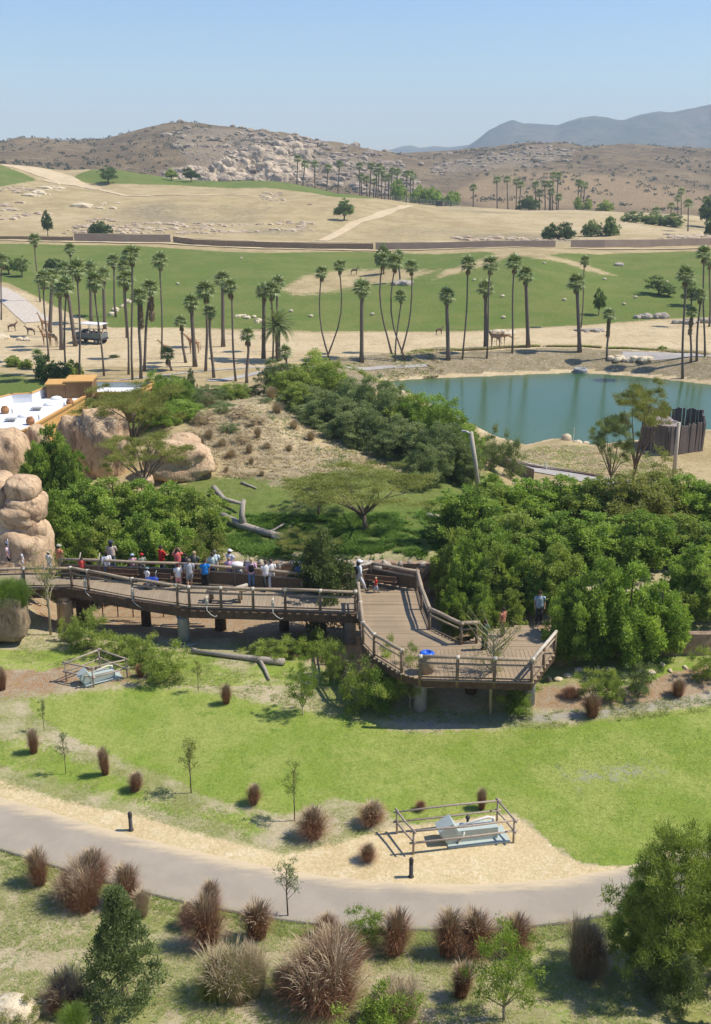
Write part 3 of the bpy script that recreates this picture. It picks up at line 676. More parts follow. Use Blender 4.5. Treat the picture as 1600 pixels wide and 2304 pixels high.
def railing(pts, hollow=False, screen=False, h=1.08, gap=1.95, rope=True, logr=.085, matl=None):
    R_ = link('railing', None, boardwalk); R_.location = (0, 0, 0)
    pts = [Vector((*p, 0)) for p in pts]; matl = matl or M_log
    posts = []
    for a, b in zip(pts[:-1], pts[1:]):
        n = max(1, round((b-a).length/gap))
        for i in range(n): posts.append(a.lerp(b, i/n))
        tilt = random.uniform(-.03, .03)
        d = (b-a).normalized()*.12
        mid = (a+b)/2
        q = MB().tube([a-d+Vector((0, -50, h+tilt)), a.lerp(b, .35)+Vector((0, -50, h+.02)), a.lerp(b, .7)+Vector((0, -50, h-.015)), b+d+Vector((0, -50, h-tilt))], [logr, logr*.93, logr*1.03, logr*.9], 9, jit=.12)
        q.build('top_rail', matl, R_, True)
        q = MB().tube([a+Vector((0, -50, h-.3)), mid+Vector((0, -50, h-.32)), b+Vector((0, -50, h-.3))], [.045, .05, .04], 7, jit=.1); q.build('lower_rail', M_log, R_, True)
        q = MB().tube([a+Vector((0, -50, .1)), b+Vector((0, -50, .1))], .035, 6); q.build('foot_rail', M_post, R_, True)
        if screen:
            dd = (b-a); L = dd.length; c = mid
            MB().box((c.x, c.y-50, .42), (L-.05, .03, .72), rz=math.atan2(dd.y, dd.x)).build('screen_panel', M_screen, R_)
    posts.append(pts[-1])
    for p in posts:
        MB().tube([p+Vector((0, -50, -.35)), p+Vector((random.uniform(-.02, .02), -50, h+.05))], [.075, .065], 8, jit=.1).build('post', M_post, R_, True)
        if rope: MB().tube([p+Vector((-.085, -50, h)), p+Vector((.085, -50, h+.005))], [logr+.014, logr+.014], 8, jit=.15).build('rope_lashing', M_rope, R_, True)
railing([dk(*p) for p in [(-110, 1325), (57, 1322), (162, 1320), (200, 1327), (300, 1346), (400, 1361), (427, 1365), (642, 1371), (800, 1376)]])
railing([dk(*p) for p in [(806, 1358), (817, 1449), (842, 1476), (904, 1513)]])
railing([dk(*p) for p in [(945, 1527), (1196, 1534)]])
railing([dk(*p) for p in [(1196, 1533), (1247, 1470)]], matl=M_pale, rope=False)
railing([dk(*p) for p in [(140, 1299), (400, 1310), (530, 1319), (680, 1333)]], screen=True, rope=False)
railing([dk(*p) for p in [(700, 1331), (790, 1319), (835, 1309)]], screen=True, rope=False, matl=M_pale)
railing([dk(*p) for p in [(835, 1309), (938, 1328)]], screen=True, rope=False)
railing([dk(*p) for p in [(938, 1328), (949, 1371), (966, 1416), (1037, 1450), (1072, 1447)]], rope=False, logr=.1)
def pier(px, Y, r, mat, cap=.15, label=None):
    p = stand(px, Y); g = p.z
    q = MB().lathe([(r*.95, g-.4-DZ), (r*.85, -.95), (r*1.0, -.85)], 12, (p.x, Y-50, 0)).lathe([(r*.7, -.85), (r*.5, -.56)], 10, (p.x, Y-50, 0))
    q.build('pier', mat, boardwalk, True)
for px, Y, r, m_ in ((415, 50.9, .36, M_conc), (497, 53.0, .34, M_beam), (786, 51.2, .4, M_conc), (945, 43.6, .33, M_conc), (1190, 43.6, .3, M_conc), (150, 53, .5, M_rock), (192, 54, .5, M_beam), (640, 53, .3, M_beam), (330, 53.6, .3, M_beam), (880, 47, .3, M_beam), (1060, 44.8, .3, M_beam)):
    pier(px, Y, r, m_)
# low steel fence in the ravine below the boardwalk
fen = thing('metal_fence', 'low rusty steel fence standing in the ravine below the boardwalk', 'fence', stand(400, 55.4))
fx = [stand(p, 55.4) for p in range(232, 960, 34)]
for i, p in enumerate(fx):
    hgt = 2.2 if i % 3 else 1.5
    q = MB().tube([p+Vector((0, 0, -.2)), p+Vector((0, 0, hgt))], .035, 5); par(q.build('post', M_rust), fen)
for k in (.75, 1.35):
    q = MB().tube([p+Vector((0, 0, k)) for p in fx[:9]], .022, 5); par(q.build('rail', M_rust), fen)
# lamps hung on the outside of the front railing
for i, (px, py) in enumerate(((54, 1319), (195, 1326), (301, 1346), (467, 1367), (615, 1372))):
    p = Vector((*dk(px, py), DZ)); lab = ['cream deck lamp on the railing beside the leafy rock planter', 'cream deck lamp on the railing left of the bench seats', 'cream deck lamp hanging below the seated child in white', 'cream deck lamp on the front railing below the blue-shirted person', 'cream deck lamp on the front railing beside the bushy tree'][i]
    t = thing('deck_lamp', lab, 'lamp', p, group='lamps along the front railing')
    MB().box((0, -.22, .38), (.15, .12, .24)).tube([(0, -.22, .5), (0, -.22, .62), (0, -.1, .68)], .06, 6).build('lamp_head', M_rope, t)
    MB().tube([(0, -.22, .26), (.0, -.25, -.05), (.2, -.3, -.25), (.4, -.3, -.38), (.5, -.3, -.32)], .018, 5).build('conduit', M_pipe, t, True)
for px, py, lab in ((173, 1297, 'pale wooden pole leaning on the back railing, left of the red shirt'), (216, 1298, 'pale wooden pole leaning on the back railing, right of the red shirt')):
    p = Vector((*dk(px, py), DZ)); tag(MB().tube([(0, -.2, 0), (.28, .15, 1.35)], .035, 6).build('wooden_pole', M_pale, loc=p, smooth=True), lab, 'pole', 'poles leaning on the back railing')
def bench(px, py, rz, L, label, table=False):
    p = Vector((*dk(px, py), DZ)); t = thing('bench', label, 'bench', p, rz, 'benches on the boardwalk')
    for i in range(3): MB().box((0, -.15+.15*i, .43), (L, .13, .05)).build('seat_plank', M_bench, t)
    for i in range(2): MB().box((0, -.27, .58+i*.15), (L, .045, .13), rot=Euler((R(8), 0, 0))).build('back_plank', M_bench, t)
    for s in (-1, 1):
        MB().box((s*(L/2-.12), 0, .2), (.07, .42, .4)).build('leg', M_black, t); MB().box((s*(L/2-.12), -.245, .55), (.06, .05, .35)).build('back_support', M_black, t)
bench(283, 1306, R(-9), 1.65, 'dark wooden bench with people seated in front, first from the left')
bench(362, 1316, R(-9), 1.35, 'dark wooden bench between the seated child and the girl in pink')
bench(436, 1315, R(-8), 1.3, 'dark wooden bench beyond the boy in the blue shirt')
bench(858, 1322, R(-14), 1.7, 'dark wooden bench in the corner behind the toddler in red')
t = thing('log_table', 'low log table with a pale log top near the front railing', 'table', Vector((*dk(515, 1352), DZ)), R(-4))
MB().tube([(-1.1, 0, .62), (.9, 0, .62)], .11, 8, jit=.1).build('top_log', M_log, t, True); MB().tube([(-.1, -.28, .66), (.95, .3, .8)], .1, 8, jit=.1).build('top_log', M_pale, t, True)
MB().tube([(-1.1, -.3, .6), (.6, -.3, .6)], .09, 8, jit=.1).build('top_log', M_log, t, True)
for a in ((-.9, -.2), (-.9, .2), (.6, -.2), (.6, .25)): MB().tube([(a[0], a[1], 0), (a[0], a[1], .56)], .08, 7).build('leg', M_post, t, True)
t = thing('rubbish_bin', 'tan rubbish bin with bright blue lid behind the front railing', 'bin', Vector((*dk(960, 1512), DZ)))
MB().lathe([(.29, 0), (.31, .5), (.30, .88)], 18).build('body', M_bin, t, True); MB().lathe([(.33, .88), (.34, .94), (.2, 1.02), (.17, 1.0), (.17, .93)], 18).build('lid', M_bluep, t, True)

# ------------------------------------------------------------------ rocks
def rock(name, label, cat, px, py, Y, r, mat, seed, amp=.16, n=4, boxy=.25, rz=0, fr=1.5, group=None, parent=None):
    c = D(px, py, Y); mb = MB().blob((0, 0, 0), r, n, amp, seed, fr, boxy=boxy, rz=rz); o = mb.build(name, mat, None, True, loc=c)
    if parent is not None: return par(o, parent)
    return tag(o, label, cat, group)
st = thing('rock_formation', 'tall peach coloured rock stack with balanced boulders at the left edge', 'rock', stand(40, 56))
for q in ((30, 1262, 56.5, (1.9, 1.6, 2.2), 3, .14), (82, 1250, 56.8, (.95, 1.2, 2.3), 14, .1), (40, 1200, 57, (1.75, 1.4, 1.3), 5, .12), (62, 1140, 57, (1.1, 1.2, .85), 8, .1), (46, 1160, 56.6, (1.1, 1.1, .75), 9, .1), (52, 1100, 57, (.95, .95, .72), 21, .08), (3, 1150, 57.6, (.9, 1.2, 1.7), 22, .15), (-2, 1088, 58.5, (.9, 1, .7), 23, .1)):
    rock('boulder', None, None, q[0], q[1], q[2], q[3], M_rock, q[4], q[5], 4, .3, parent=st)
rock('boulder', 'large peach boulder below the white roof at the left edge', 'rock', 20, 1040, 70, (1.5, 1.8, 2.3), M_rock, 31, .14, boxy=.25)
rock('boulder', 'brown boulder standing against the ochre wall corner', 'rock', 84, 992, 72, (.7, .8, 1.2), M_rock, 32, .1, boxy=.3)
rock('boulder', 'broad grooved rock face behind the umbrella acacia', 'rock', 230, 1012, 74, (1.75, 1.6, 2.9), M_rock, 33, .16, boxy=.35)
rock('boulder', 'pale rock top between the green bush and the grooved rock', 'rock', 165, 985, 76, (1.1, 1, 1.6), M_rock, 34, .1)
rock('boulder', 'wide smooth peach boulder at the edge of the sandy slope', 'rock', 405, 1035, 72, (2.3, 1.9, 1.35), M_rock, 35, .13, boxy=.3, rz=.2)
rock('boulder', 'flat topped peach boulder above the wide smooth one', 'rock', 412, 1003, 76, (1.2, 1.2, .85), M_rock, 36, .12, boxy=.3)
rock('boulder', 'small rounded rock tucked beside the acacia trunk', 'rock', 325, 1082, 68, (.6, .5, .5), M_rock, 37, .1)
t = thing('rock_planter', 'rock walled planter filled with bright green grass by the boardwalk', 'planter', stand(10, 50.5))
for q in ((14, 1386, 50.5, (1.1, .8, 1.25), 41), (-42, 1384, 50.6, (1.3, .9, 1.3), 42)): rock('boulder', None, None, *q[:4], M_rockp, q[4], .08, 4, .6, parent=t)
# bank on the far side of the ravine
bw = thing('rock_bank', 'brown earth and stone bank with a thatched edge behind the boardwalk', 'rock wall', stand(760, 59))
def wallsheet(pts, z0, z1, mat, th=.35, amp=.1, seed=0, name='wall'):
    V = []; n = 0; seg = []
    for a, b in zip(pts[:-1], pts[1:]):
        k = max(2, int(math.dist(a, b)/.35))
        seg += [(a[0]+(b[0]-a[0])*i/k, a[1]+(b[1]-a[1])*i/k) for i in range(k)]
    seg.append(pts[-1]); s = np.array(seg); H0 = z0 if not np.isscalar(z0) else None; m_ = 9; rows = []
    for j in range(m_):
        t_ = j/(m_-1); zz = z0+(z1-z0)*t_; nz = amp*fbm(s[:, 0]*1.3, zz*2.2+s[:, 1], seed, 3)*2
        rows.append(np.stack([s[:, 0], s[:, 1]-th/2+nz, zz+(.12*fbm(s[:, 0]*.8, s[:, 1], seed+3) if j == m_-1 else 0*s[:, 0])], 1))
    rows.append(rows[-1]+np.array([0, th, 0])); rows.append(np.stack([s[:, 0], s[:, 1]+th/2, np.full(len(s), z0)], 1))
    V = np.stack(rows, 1).reshape(-1, 3); k = len(rows); i = np.arange(len(s)-1)[:, None]*k+np.arange(k-1)[None]
    Fc = np.stack([i, i+k, i+k+1, i+1], -1).reshape(-1, 4)
    return link(name, newmesh(name, V, Fc, mat, False))
def bankpt(px, Y): return (sx(px, Y, 4), Y)
par(wallsheet([bankpt(p, 58.9) for p in range(120, 560, 40)]+[bankpt(p, 58.8) for p in range(560, 1060, 40)], 2.5, 5.1, M_soilw, .5, .16, 5, 'bank_face'), bw)
for k in range(46):
    px = 545+k*10.2+random.uniform(-4, 4); pp = Vector((sx(px, 58.8, 5), 58.8+random.uniform(-.25, .15), 5.05+random.uniform(-.25, .1)))
    o = MB().blob((0, 0, 0), (random.uniform(.15, .4), .25, random.uniform(.12, .28)), 2, .15, k).build('stone', M_rockg, None, True, loc=pp); par(o, bw)
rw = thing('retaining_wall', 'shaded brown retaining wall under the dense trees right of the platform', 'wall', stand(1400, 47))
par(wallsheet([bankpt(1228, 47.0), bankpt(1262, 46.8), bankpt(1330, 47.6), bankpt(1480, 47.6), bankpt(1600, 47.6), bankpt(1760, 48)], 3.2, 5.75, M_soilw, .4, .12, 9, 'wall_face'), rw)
for k in range(14):
    px = 1225+k*29+random.uniform(-12, 12); Yk = 45.2+random.uniform(0, 1.2)+max(0, (px-1300)*.002); pp = stand(px, Yk)
    tag(MB().blob((0, 0, .02), (random.uniform(.1, .3), .2, random.uniform(.07, .16)), 2, .2, k+50).build('stone', M_rockc, None, True, loc=pp), ['first','second','third','fourth','fifth','sixth','seventh','eighth','ninth','tenth','eleventh','twelfth','thirteenth','last'][k]+' pale stone from the left below the shaded retaining wall', 'stone', 'loose stones under the retaining wall')

# ------------------------------------------------------------------ building
RZ_ = 8.3
bl = thing('building', 'flat white roofed ochre building behind the rocks', 'building', Vector((*P(60, 930, RZ_)[:2], 3)))
def rp(px, py, z=RZ_): q = P(px, py, z); return (q.x, q.y)
foot = [rp(-150, 1010), rp(58, 972), rp(196, 893), rp(104, 892), rp(72, 906), rp(28, 908), rp(-150, 955)]
mb = MB(); mb.prism(foot, 2.5, RZ_); par(mb.build('wall', M_ochre), bl)
mb = MB(); inner = foot; cx = sum(p[0] for p in foot)/7; cy = sum(p[1] for p in foot)/7
mb.prism([(cx+(p[0]-cx)*.985, cy+(p[1]-cy)*.985) for p in foot], RZ_, RZ_+.03); par(mb.build('roof', M_roofw), bl)
def parapet(pts, z0, h, th, mo, name='parapet'):
    for a, b in zip(pts[:-1], pts[1:]):
        L = math.dist(a, b); an = math.atan2(b[1]-a[1], b[0]-a[0]); c = ((a[0]+b[0])/2, (a[1]+b[1])/2)
        par(MB().box((c[0], c[1], z0+h/2), (L+.1, th, h), rz=an).build(name, mo), bl)
        par(MB().box((c[0], c[1], z0+h+.03), (L+.16, th+.08, .06), rz=an).build('coping', M_ochre), bl)
parapet(foot[:3], RZ_+.03, .12, .2, M_ochre)
parapet(foot[3:], RZ_+.03, .75, .2, M_roofw)
def blk(px0, px1, pyb, h, dep, mat, name, z=RZ_+.03):
    a = P(px0, pyb, z); b = P(px1, pyb-1, z); L = (b-a).length; c = (a+b)/2
    par(MB().box((c.x, c.y+dep/2, z+h/2), (L, dep, h), rz=math.atan2(b.y-a.y, b.x-a.x)).build(name, mat), bl)
    par(MB().box((c.x, c.y+dep/2, z+h+.06), (L+.2, dep+.2, .1), rz=math.atan2(b.y-a.y, b.x-a.x)).build('coping', M_ochre), bl)
blk(103, 145, 897, 1.15, 2.0, M_brownw, 'plant_room'); blk(146, 206, 896, 1.35, 2.6, M_brownw, 'plant_room')
c = P(188, 894, RZ_+.03); par(MB().box((c.x, c.y-.12, RZ_+.6), (.65, .1, .85)).build('door', M_grey), bl); par(MB().box((c.x-.02, c.y-.18, RZ_+.6), (.45, .05, .7)).build('louvre', M_black), bl)
foot2 = [rp(206, 893, 7.6), rp(304, 893, 7.6), rp(345, 872, 7.6), rp(210, 872, 7.6)]
par(MB().prism(foot2, 2.5, 7.6).build('wall', M_brownw), bl); par(MB().prism([(x*1.0, y) for x, y in foot2], 7.601, 7.64).build('roof', M_roofw), bl)
parapet([foot2[0], foot2[1]], 7.64, .35, .2, M_ochre); parapet([foot2[1], foot2[2]], 7.64, .35, .2, M_ochre); parapet([foot2[2], foot2[3]], 7.64, .5, .2, M_grey)
for px, py, s in ((12, 930, 1.0), (158, 912, .95), (69, 955, 1.0)):
    c = P(px, py, RZ_+.03); o = thing('roof_urn', ['round terracotta urn at the left edge of the white roof', 'round terracotta urn near the far corner of the white roof', 'round terracotta urn near the front edge of the white roof'][(px > 50)+(px < 100 and px > 50)], 'urn', c, group='urns on the white roof')
    MB().lathe([(.18*s, 0), (.3*s, .08), (.34*s, .25*s), (.3*s, .42*s), (.2*s, .52*s), (.24*s, .58*s), (.15*s, .57*s), (.1*s, .4*s)], 16).build('urn_body', M_pot, o, True)
for i, (px, py) in enumerate(((55, 937), (83, 923), (25, 948), (112, 911), (127, 897))):
    c = P(px, py, RZ_+.03); lab = ['low white skylight dome near the middle of the roof', 'flat grey vent near the middle of the white roof', 'flat grey vent at the left front of the white roof', 'low white skylight dome right of the middle vent', 'white skylight dome below the brown plant rooms'][i]
    if i in (0, 3, 4): tag(MB().lathe([(.5, 0), (.48, .1), (.3, .2), (.02, .25)], 16).build('skylight', M_roofw, loc=c, smooth=True), lab, 'skylight')
    else: tag(MB().box((0, 0, .08), (.5, .4, .16)).box((0, 0, .2), (.8, .6, .07)).build('roof_vent', M_conc, loc=c), lab, 'vent')
for i, (px, py) in enumerate(((50, 905), (145, 915), (88, 944), (28, 930))):
    tag(MB().lathe([(.05, 0), (.05, .35)], 8).build('vent_pipe', M_conc, loc=P(px, py, RZ_+.03)), ['thin vent pipe beside the parapet at the back of the roof', 'thin vent pipe left of the far urn', 'thin vent pipe above the front urn', 'thin vent pipe right of the left urn'][i], 'pipe')

# ------------------------------------------------------------------ palisade, poles, tyre, lake stones
pl = thing('palisade', 'tall dark timber palisade enclosure on the pond bank', 'palisade', stand(1510, 98))
pc = [stand(1440, 101.5), stand(1506, 98.5), stand(1580, 100.5), stand(1574, 106), stand(1450, 107)]
pc = [Vector((p.x, p.y, .5)) for p in pc]; pc.append(pc[0]); us = MB().box((0, 0, .5), (1, 1, 1)).mesh('stake', M_pal); n = 0
for a, b in zip(pc[:-1], pc[1:]):
    L = (b-a).length; k = int(L/.26)
    for i in range(k):
        p = a.lerp(b, (i+.5)/k); o = bpy.data.objects.new('stake', us); COL.objects.link(o); o.parent = pl
        o.location = p-Vector(pl.location)+Vector((0, random.uniform(-.04, .04), -.6)); o.scale = (.235, .12, 2.75+random.uniform(0, .22)+.6)
        o.rotation_euler = (random.uniform(-.02, .02), random.uniform(-.025, .025), math.atan2(b.y-a.y, b.x-a.x))
q = (pc[0]+pc[4])/2; par(MB().box(((pc[0].x+pc[1].x)/2+.9, 102.6, 2.9), (3.2, 4.2, .12)).build('flat_roof', simple('pink_roof', (.40, .31, .29))), pl)
def light_pole(label, px, top, Y, lean, arm):
    p = stand(px, Y); h = D(px, top, Y).z-p.z; t = thing('wooden_light_pole', label, 'pole', p)
    MB().tube([(lean, 0, -.5), (lean*.5, 0, h*.5), (0, 0, h)], [.19, .17, .15], 10, jit=.05).build('pole', M_pale, t, True)
    MB().tube([(0, 0, h-.15), (arm*.6, -.05, h+.05), (arm, -.1, h+.1)], [.08, .07, .05], 6).build('arm', M_pipe, t, True)
    MB().box((arm, -.1, h+.08), (.35, .2, .12)).build('lamp_head', M_conc, t)
light_pole('leaning grey wooden light pole rising from the shrubs left of the road', 1055, 972, 74, .75, -.5)
light_pole('upright grey wooden light pole in front of the palisade', 1515, 950, 90, .0, -.4)
t = thing('ring_basin', 'round grey ring standing in the water at the far shore', 'ring', P(1306, 838, LAKE_Z))
MB().lathe([(.85, -.3), (.95, .0), (.95, .5), (.85, .62), (.7, .6), (.68, .1)], 24).build('ring', M_conc, t, True); MB().lathe([(.96, .2), (.97, .24), (.96, .28)], 24).build('band', M_black, t)
for i, (px, py, Y, r) in enumerate(((1274, 992, 108, (.55, .5, .75)), (1299, 998, 107.5, (.5, .4, .35)), (1318, 998, 108, (.35, .3, .22)), (1262, 1000, 107.5, (.3, .3, .2)))):
    rock('boulder', ['tall cream boulder on the near shore of the pond', 'rounded cream boulder right of the tall one on the pond shore', 'small cream stone at the right end of the shore boulders', 'small flat cream stone left of the tall shore boulder'][i], 'rock', px, py, Y, r, M_rockc, 60+i, .12, 3)
tag(MB().tube([(0, 0, 0), (0, 0, 1.6)], .03, 6).build('water_gauge', M_pipe, loc=P(1290, 996, -.9)), 'thin pale stick gauge standing at the pond edge', 'stick')
tag(MB().tube([(0, 0, 0), (-.1, 0, .75)], .06, 6).build('marker_post', M_pipe, loc=G(1230, 1058)), 'short white marker post on the road edge', 'post')
tag(MB().tube([(0, 0, 0), (-.15, 0, 1.1)], .07, 6).build('marker_post', M_pipe, loc=stand(1160, 80)), 'white marker post rising behind the round bush', 'post')
# kerb and sloping wall along the near road
tag(ribbon('road_kerb', [P(1080, 1024, 1.3), P(1140, 1026, 1.2), P(1210, 1046, .9), P(1290, 1058, .9), P(1360, 1070, 1.0)], .5, M_beam, .18), None, None)
tag(wallsheet([tuple(P(a, b, 1.0)[:2]) for a, b in ((1072, 1045), (1110, 1055), (1160, 1075), (1200, 1090))], .4, 2.4, simple('grey_block', (.22, .20, .18), pos=True), .2, .02, 3, 'road_wall'), 'low dark grey wall on the near side of the road', 'wall')

# ------------------------------------------------------------------ fenced pens with cabinets
def pen(label, corners, cab):
    c = [G(*p) for p in corners]; o0 = sum(c, Vector())/4; t = thing('rail_pen', label[0], 'fence', o0)
    c = [p-o0 for p in c]; h = 1.0
    for p in c: MB().tube([p+Vector((0, 0, -.2)), p+Vector((0, 0, h+.08))], [.045, .04], 7, jit=.15).build('post', M_pen, t, True)
    for i in range(4):
        a, b = c[i], c[(i+1) % 4]; d = (b-a).normalized()*.15
        for k, z in enumerate((h, .52)):
            za = z+random.uniform(-.04, .04); zb = z+random.uniform(-.04, .04); m_ = (a+b)/2+Vector((0, 0, z+random.uniform(-.03, .03)))
            MB().tube([a-d+Vector((0, 0, za)), m_, b+d+Vector((0, 0, zb))], [.045, .04, .036], 7, jit=.15).build('rail', M_pen, t, True)
    p, rz, s = cab; g = G(*p); q = thing('utility_cabinet', label[1], 'cabinet', g, rz, scale=s)
    MB().box((.65, 0, .27), (1.5, .5, .5)).box((.65, 0, .01), (2.3, 1.0, .08)).build('base', M_grey, q)
    MB().box((-.38, 0, .42), (.62, .62, .74), rot=Euler((0, R(-32), 0))).build('lid', M_grey, q)
    MB().box((-.385, -.314, .42), (.5, .02, .6), rot=Euler((0, R(-32), 0))).build('lid_panel', M_grey, q)
    MB().box((-.68, 0, .60), (.02, .08, .1), rot=Euler((0, R(-32), 0))).build('handle', M_black, q)
    MB().tube([(0, .05, .5), (.5, .05, .65), (1.1, .05, .78), (1.3, .05, .7)], .05, 7).tube([(1.3, .05, .75), (1.32, .05, .5)], .06, 7).build('pipe', M_pipe, q, True)
    MB().tube([(.35, .12, .5), (.35, .12, .78)], .05, 7).blob((.35, .12, .8), .09, 2, .05).build('valve', M_black, q, True)
    MB().tube([(-.1, -.33, .12), (.05, -.36, .3), (.12, -.3, .5)], .03, 6).build('hose', M_pipe, q, True)
pen(('log rail pen on the sand by the path with a grey cabinet inside', 'pale grey utility cabinet with tilted lid inside the pen by the path'),
    [(930, 1922), (1155, 1896), (1118, 1850), (893, 1876)], ((1032, 1888), R(10), 1.05))
pen(('small log rail pen at the back left of the lawn', 'pale grey utility cabinet with tilted lid inside the small back pen'),
    [(211, 1546), (287, 1526), (225, 1503), (150, 1533)], ((206, 1533), R(28), .8))
for px, py, lab in ((295, 1868, 'short dark bollard light on the sand at the left bend of the path'), (925, 1973, 'short dark bollard light on the sand below the log rail pen'), (1512, 1942, 'short dark bollard light half hidden behind the big willow shrub')):
    t = thing('bollard', lab, 'bollard', G(px, py), group='bollard lights along the path')
    MB().lathe([(.105, -.05), (.105, .04), (.075, .05), (.075, .6)], 12).build('post', M_black, t, True)
    MB().lathe([(.07, .6), (.085, .61), (.085, .64), (.07, .65), (.07, .68), (.085, .69), (.085, .76), (.06, .81), (0, .82)], 12).build('cap', M_black, t, True)
tag(MB().blob((0, 0, .25), (.75, .6, .5), 3, .1, 3).build('boulder', M_rockc, None, True, loc=G(30, 2296)), 'rounded cream boulder at the bottom left corner', 'rock')

# ------------------------------------------------------------------ fallen timber
def log(label, segs, mat=None, cat='log'):
    p0 = G(*segs[0][0][0]) ; t = None; parts = []
    for i, (pts, r) in enumerate(segs):
        Q = [G(a[0], a[1])+Vector((0, 0, (a[2] if len(a) > 2 else 0)+r*.7)) for a in pts]
        mb = MB().tube([q-p0 for q in Q], [r*(1-.5*j/(len(Q)-1)) for j in range(len(Q))], 9, jit=.2); parts.append(mb)
    if len(parts) == 1: return tag(parts[0].build('fallen_log', mat or M_dead, None, True, loc=p0), label, cat)
    t = thing('fallen_tree', label, 'dead tree', p0)
    for i, mb in enumerate(parts): mb.build('log' if i == 0 else 'branch', mat or M_dead, t, True)
log('long bleached fallen trunk with raised stub on the green slope', [([(500, 1168), (545, 1190), (600, 1206), (640, 1214)], .3), ([(548, 1190), (545, 1187, .7), (550, 1184, 1.6)], .26), ([(590, 1205), (620, 1200, .2), (640, 1190, .3)], .1)])
log('bleached leaning limb ending at the raised stub on the slope', [([(482, 1112, .3), (505, 1135, .2), (546, 1155, .5)], .22)])
log('forked grey trunk lying on the grass in front of the boardwalk', [([(640, 1496), (590, 1490), (530, 1482), (430, 1470)], .2), ([(585, 1490), (597, 1510), (606, 1532)], .12)])
log('short forked grey branch beside the concrete pier', [([(395, 1458), (420, 1456), (447, 1450)], .09), ([(425, 1456), (440, 1462), (443, 1460)], .05)])
log('thin pale stick on the slope above the fallen trunk', [([(543, 1088), (560, 1094), (577, 1101)], .1)])
log('short pale log lying left of the dense right-hand trees', [([(962, 1163), (985, 1166), (1005, 1166)], .16)])
log('grey broken branch in the grass below the short pale log', [([(968, 1195), (990, 1197), (1008, 1196)], .12)])
log('bent dead branch lying among the foreground grasses', [([(865, 2120), (890, 2128), (915, 2145), (930, 2175)], .03)], cat='branch')
log('tangle of dead root at the end of the fallen trunk', [([(612, 1212), (630, 1214), (652, 1213)], .14), ([(640, 1212), (650, 1208, .3), (655, 1200, .5)], .06)])
# far retaining walls, fence, rocks
def farwall(label, pts, h, mat, name='retaining_wall'):
    q = [D(px, 550, Y) for px, Y in pts]; w_ = [(p.x, p.y) for p in q]; z = min(HZ(*a) for a in w_)
    b = MB(); p0 = Vector((*w_[0], z))
    rows = []
    for a in w_: zz = HZ(*a); rows.append((a, zz-.5, zz+h))
    for (a, z0, z1), (c, y0, y1) in zip(rows[:-1], rows[1:]):
        V = [(a[0], a[1], z0), (c[0], c[1], y0), (c[0], c[1], y1), (a[0], a[1], z1), (a[0], a[1]+.4, z0), (c[0], c[1]+.4, y0), (c[0], c[1]+.4, y1), (a[0], a[1]+.4, z1)]
        b.add(V, [(0, 1, 2, 3), (3, 2, 6, 7), (5, 4, 7, 6), (0, 3, 7, 4), (1, 5, 6, 2)])
    tag(b.build(name, mat), label, 'wall')
farwall('long reddish brown retaining wall at the upper left of the green field', [(168, 292), (240, 291), (310, 290), (384, 290)], 1.9, M_wallb)
farwall('low rough brown wall running left behind the palm tops', [(-60, 292), (80, 292), (165, 292)], .9, M_soilw)
farwall('curving grey brown stone wall above the middle of the green field', [(390, 290), (440, 287), (520, 286), (620, 286), (720, 285), (840, 284)], 1.5, M_soilw)
farwall('reddish brown retaining wall behind the right-hand palm tops', [(845, 284), (960, 284), (1100, 284), (1250, 285)], 1.7, M_wallb)
farwall('pale brown retaining wall at the upper right of the green field', [(1285, 286), (1360, 287), (1360.5, 287), (1460, 290), (1600, 294), (1700, 296)], 1.9, M_wallb)
fp = [(885, 508), (930, 506), (970, 505), (1005, 505), (1036, 503)]
ff = thing('wire_fence', 'long grey wire fence on the ridge before the far palms', 'fence', stand(960, 505))
pts = []
for (a, A), (b, B) in zip(fp[:-1], fp[1:]):
    for i in range(5): pts.append(stand(a+(b-a)*i/5, A+(B-A)*i/5))
for p in pts: par(MB().tube([p, p+Vector((0, 0, 2.4))], .09, 4).build('post', M_conc), ff)
for k in (.8, 1.6, 2.35): par(MB().tube([p+Vector((0, 0, k)) for p in pts], .05, 4).build('rail', M_conc), ff)
g = stand(988, 502); gt = thing('animal_gate', 'dark metal gate frame at the right end of the ridge fence', 'gate', g)
for s in (-1.4, 1.4): MB().box((s, 0, 1.7), (.3, .3, 3.6)).build('post', M_black, gt)
MB().box((0, 0, 3.3), (2.6, .3, .25)).build('lintel', M_black, gt); MB().box((0, 0, 1.3), (2.4, .1, 2.2)).build('gate_leaf', M_black, gt)
def pile(name, label, pts, mat, smin, smax, n, spread, cat='rocks', group=None):
    o0 = G(*pts[0]); t = thing(name, label, cat, o0, group=group)
    for i in range(n):
        a = pts[i % len(pts)]; g = G(a[0]+random.uniform(-spread, spread), a[1]+random.uniform(-1.5, 1.5)); s = random.uniform(smin, smax)
        o = MB().blob((0, 0, s*.25), (s, s*.8, s*.6), 2, .2, i, boxy=.2).build('rock', mat, None, False, loc=g, rot=(0, 0, random.uniform(0, 6))); par(o, t)
pile('rock_pile', 'pale rock pile at the foot of the green slope beside the young skirted palm', [(1322, 746), (1335, 745), (1350, 746), (1300, 745)], M_rockg, .3, .7, 20, 9)
pile('rock_pile', 'pale logs and rocks right of the feeding giraffe', [(1130, 752), (1145, 755), (1120, 751)], M_rockc, .4, .9, 9, 8)
pile('rock_pile', 'grey rocks under the two leaning trees on the right slope', [(1440, 715), (1460, 716), (1490, 714)], M_rockg, .4, 1.0, 15, 12)
pile('rock_pile', 'grey rock patch in the dip behind the middle palms', [(900, 640), (915, 640)], M_rockg, .4, 1.1, 10, 13)
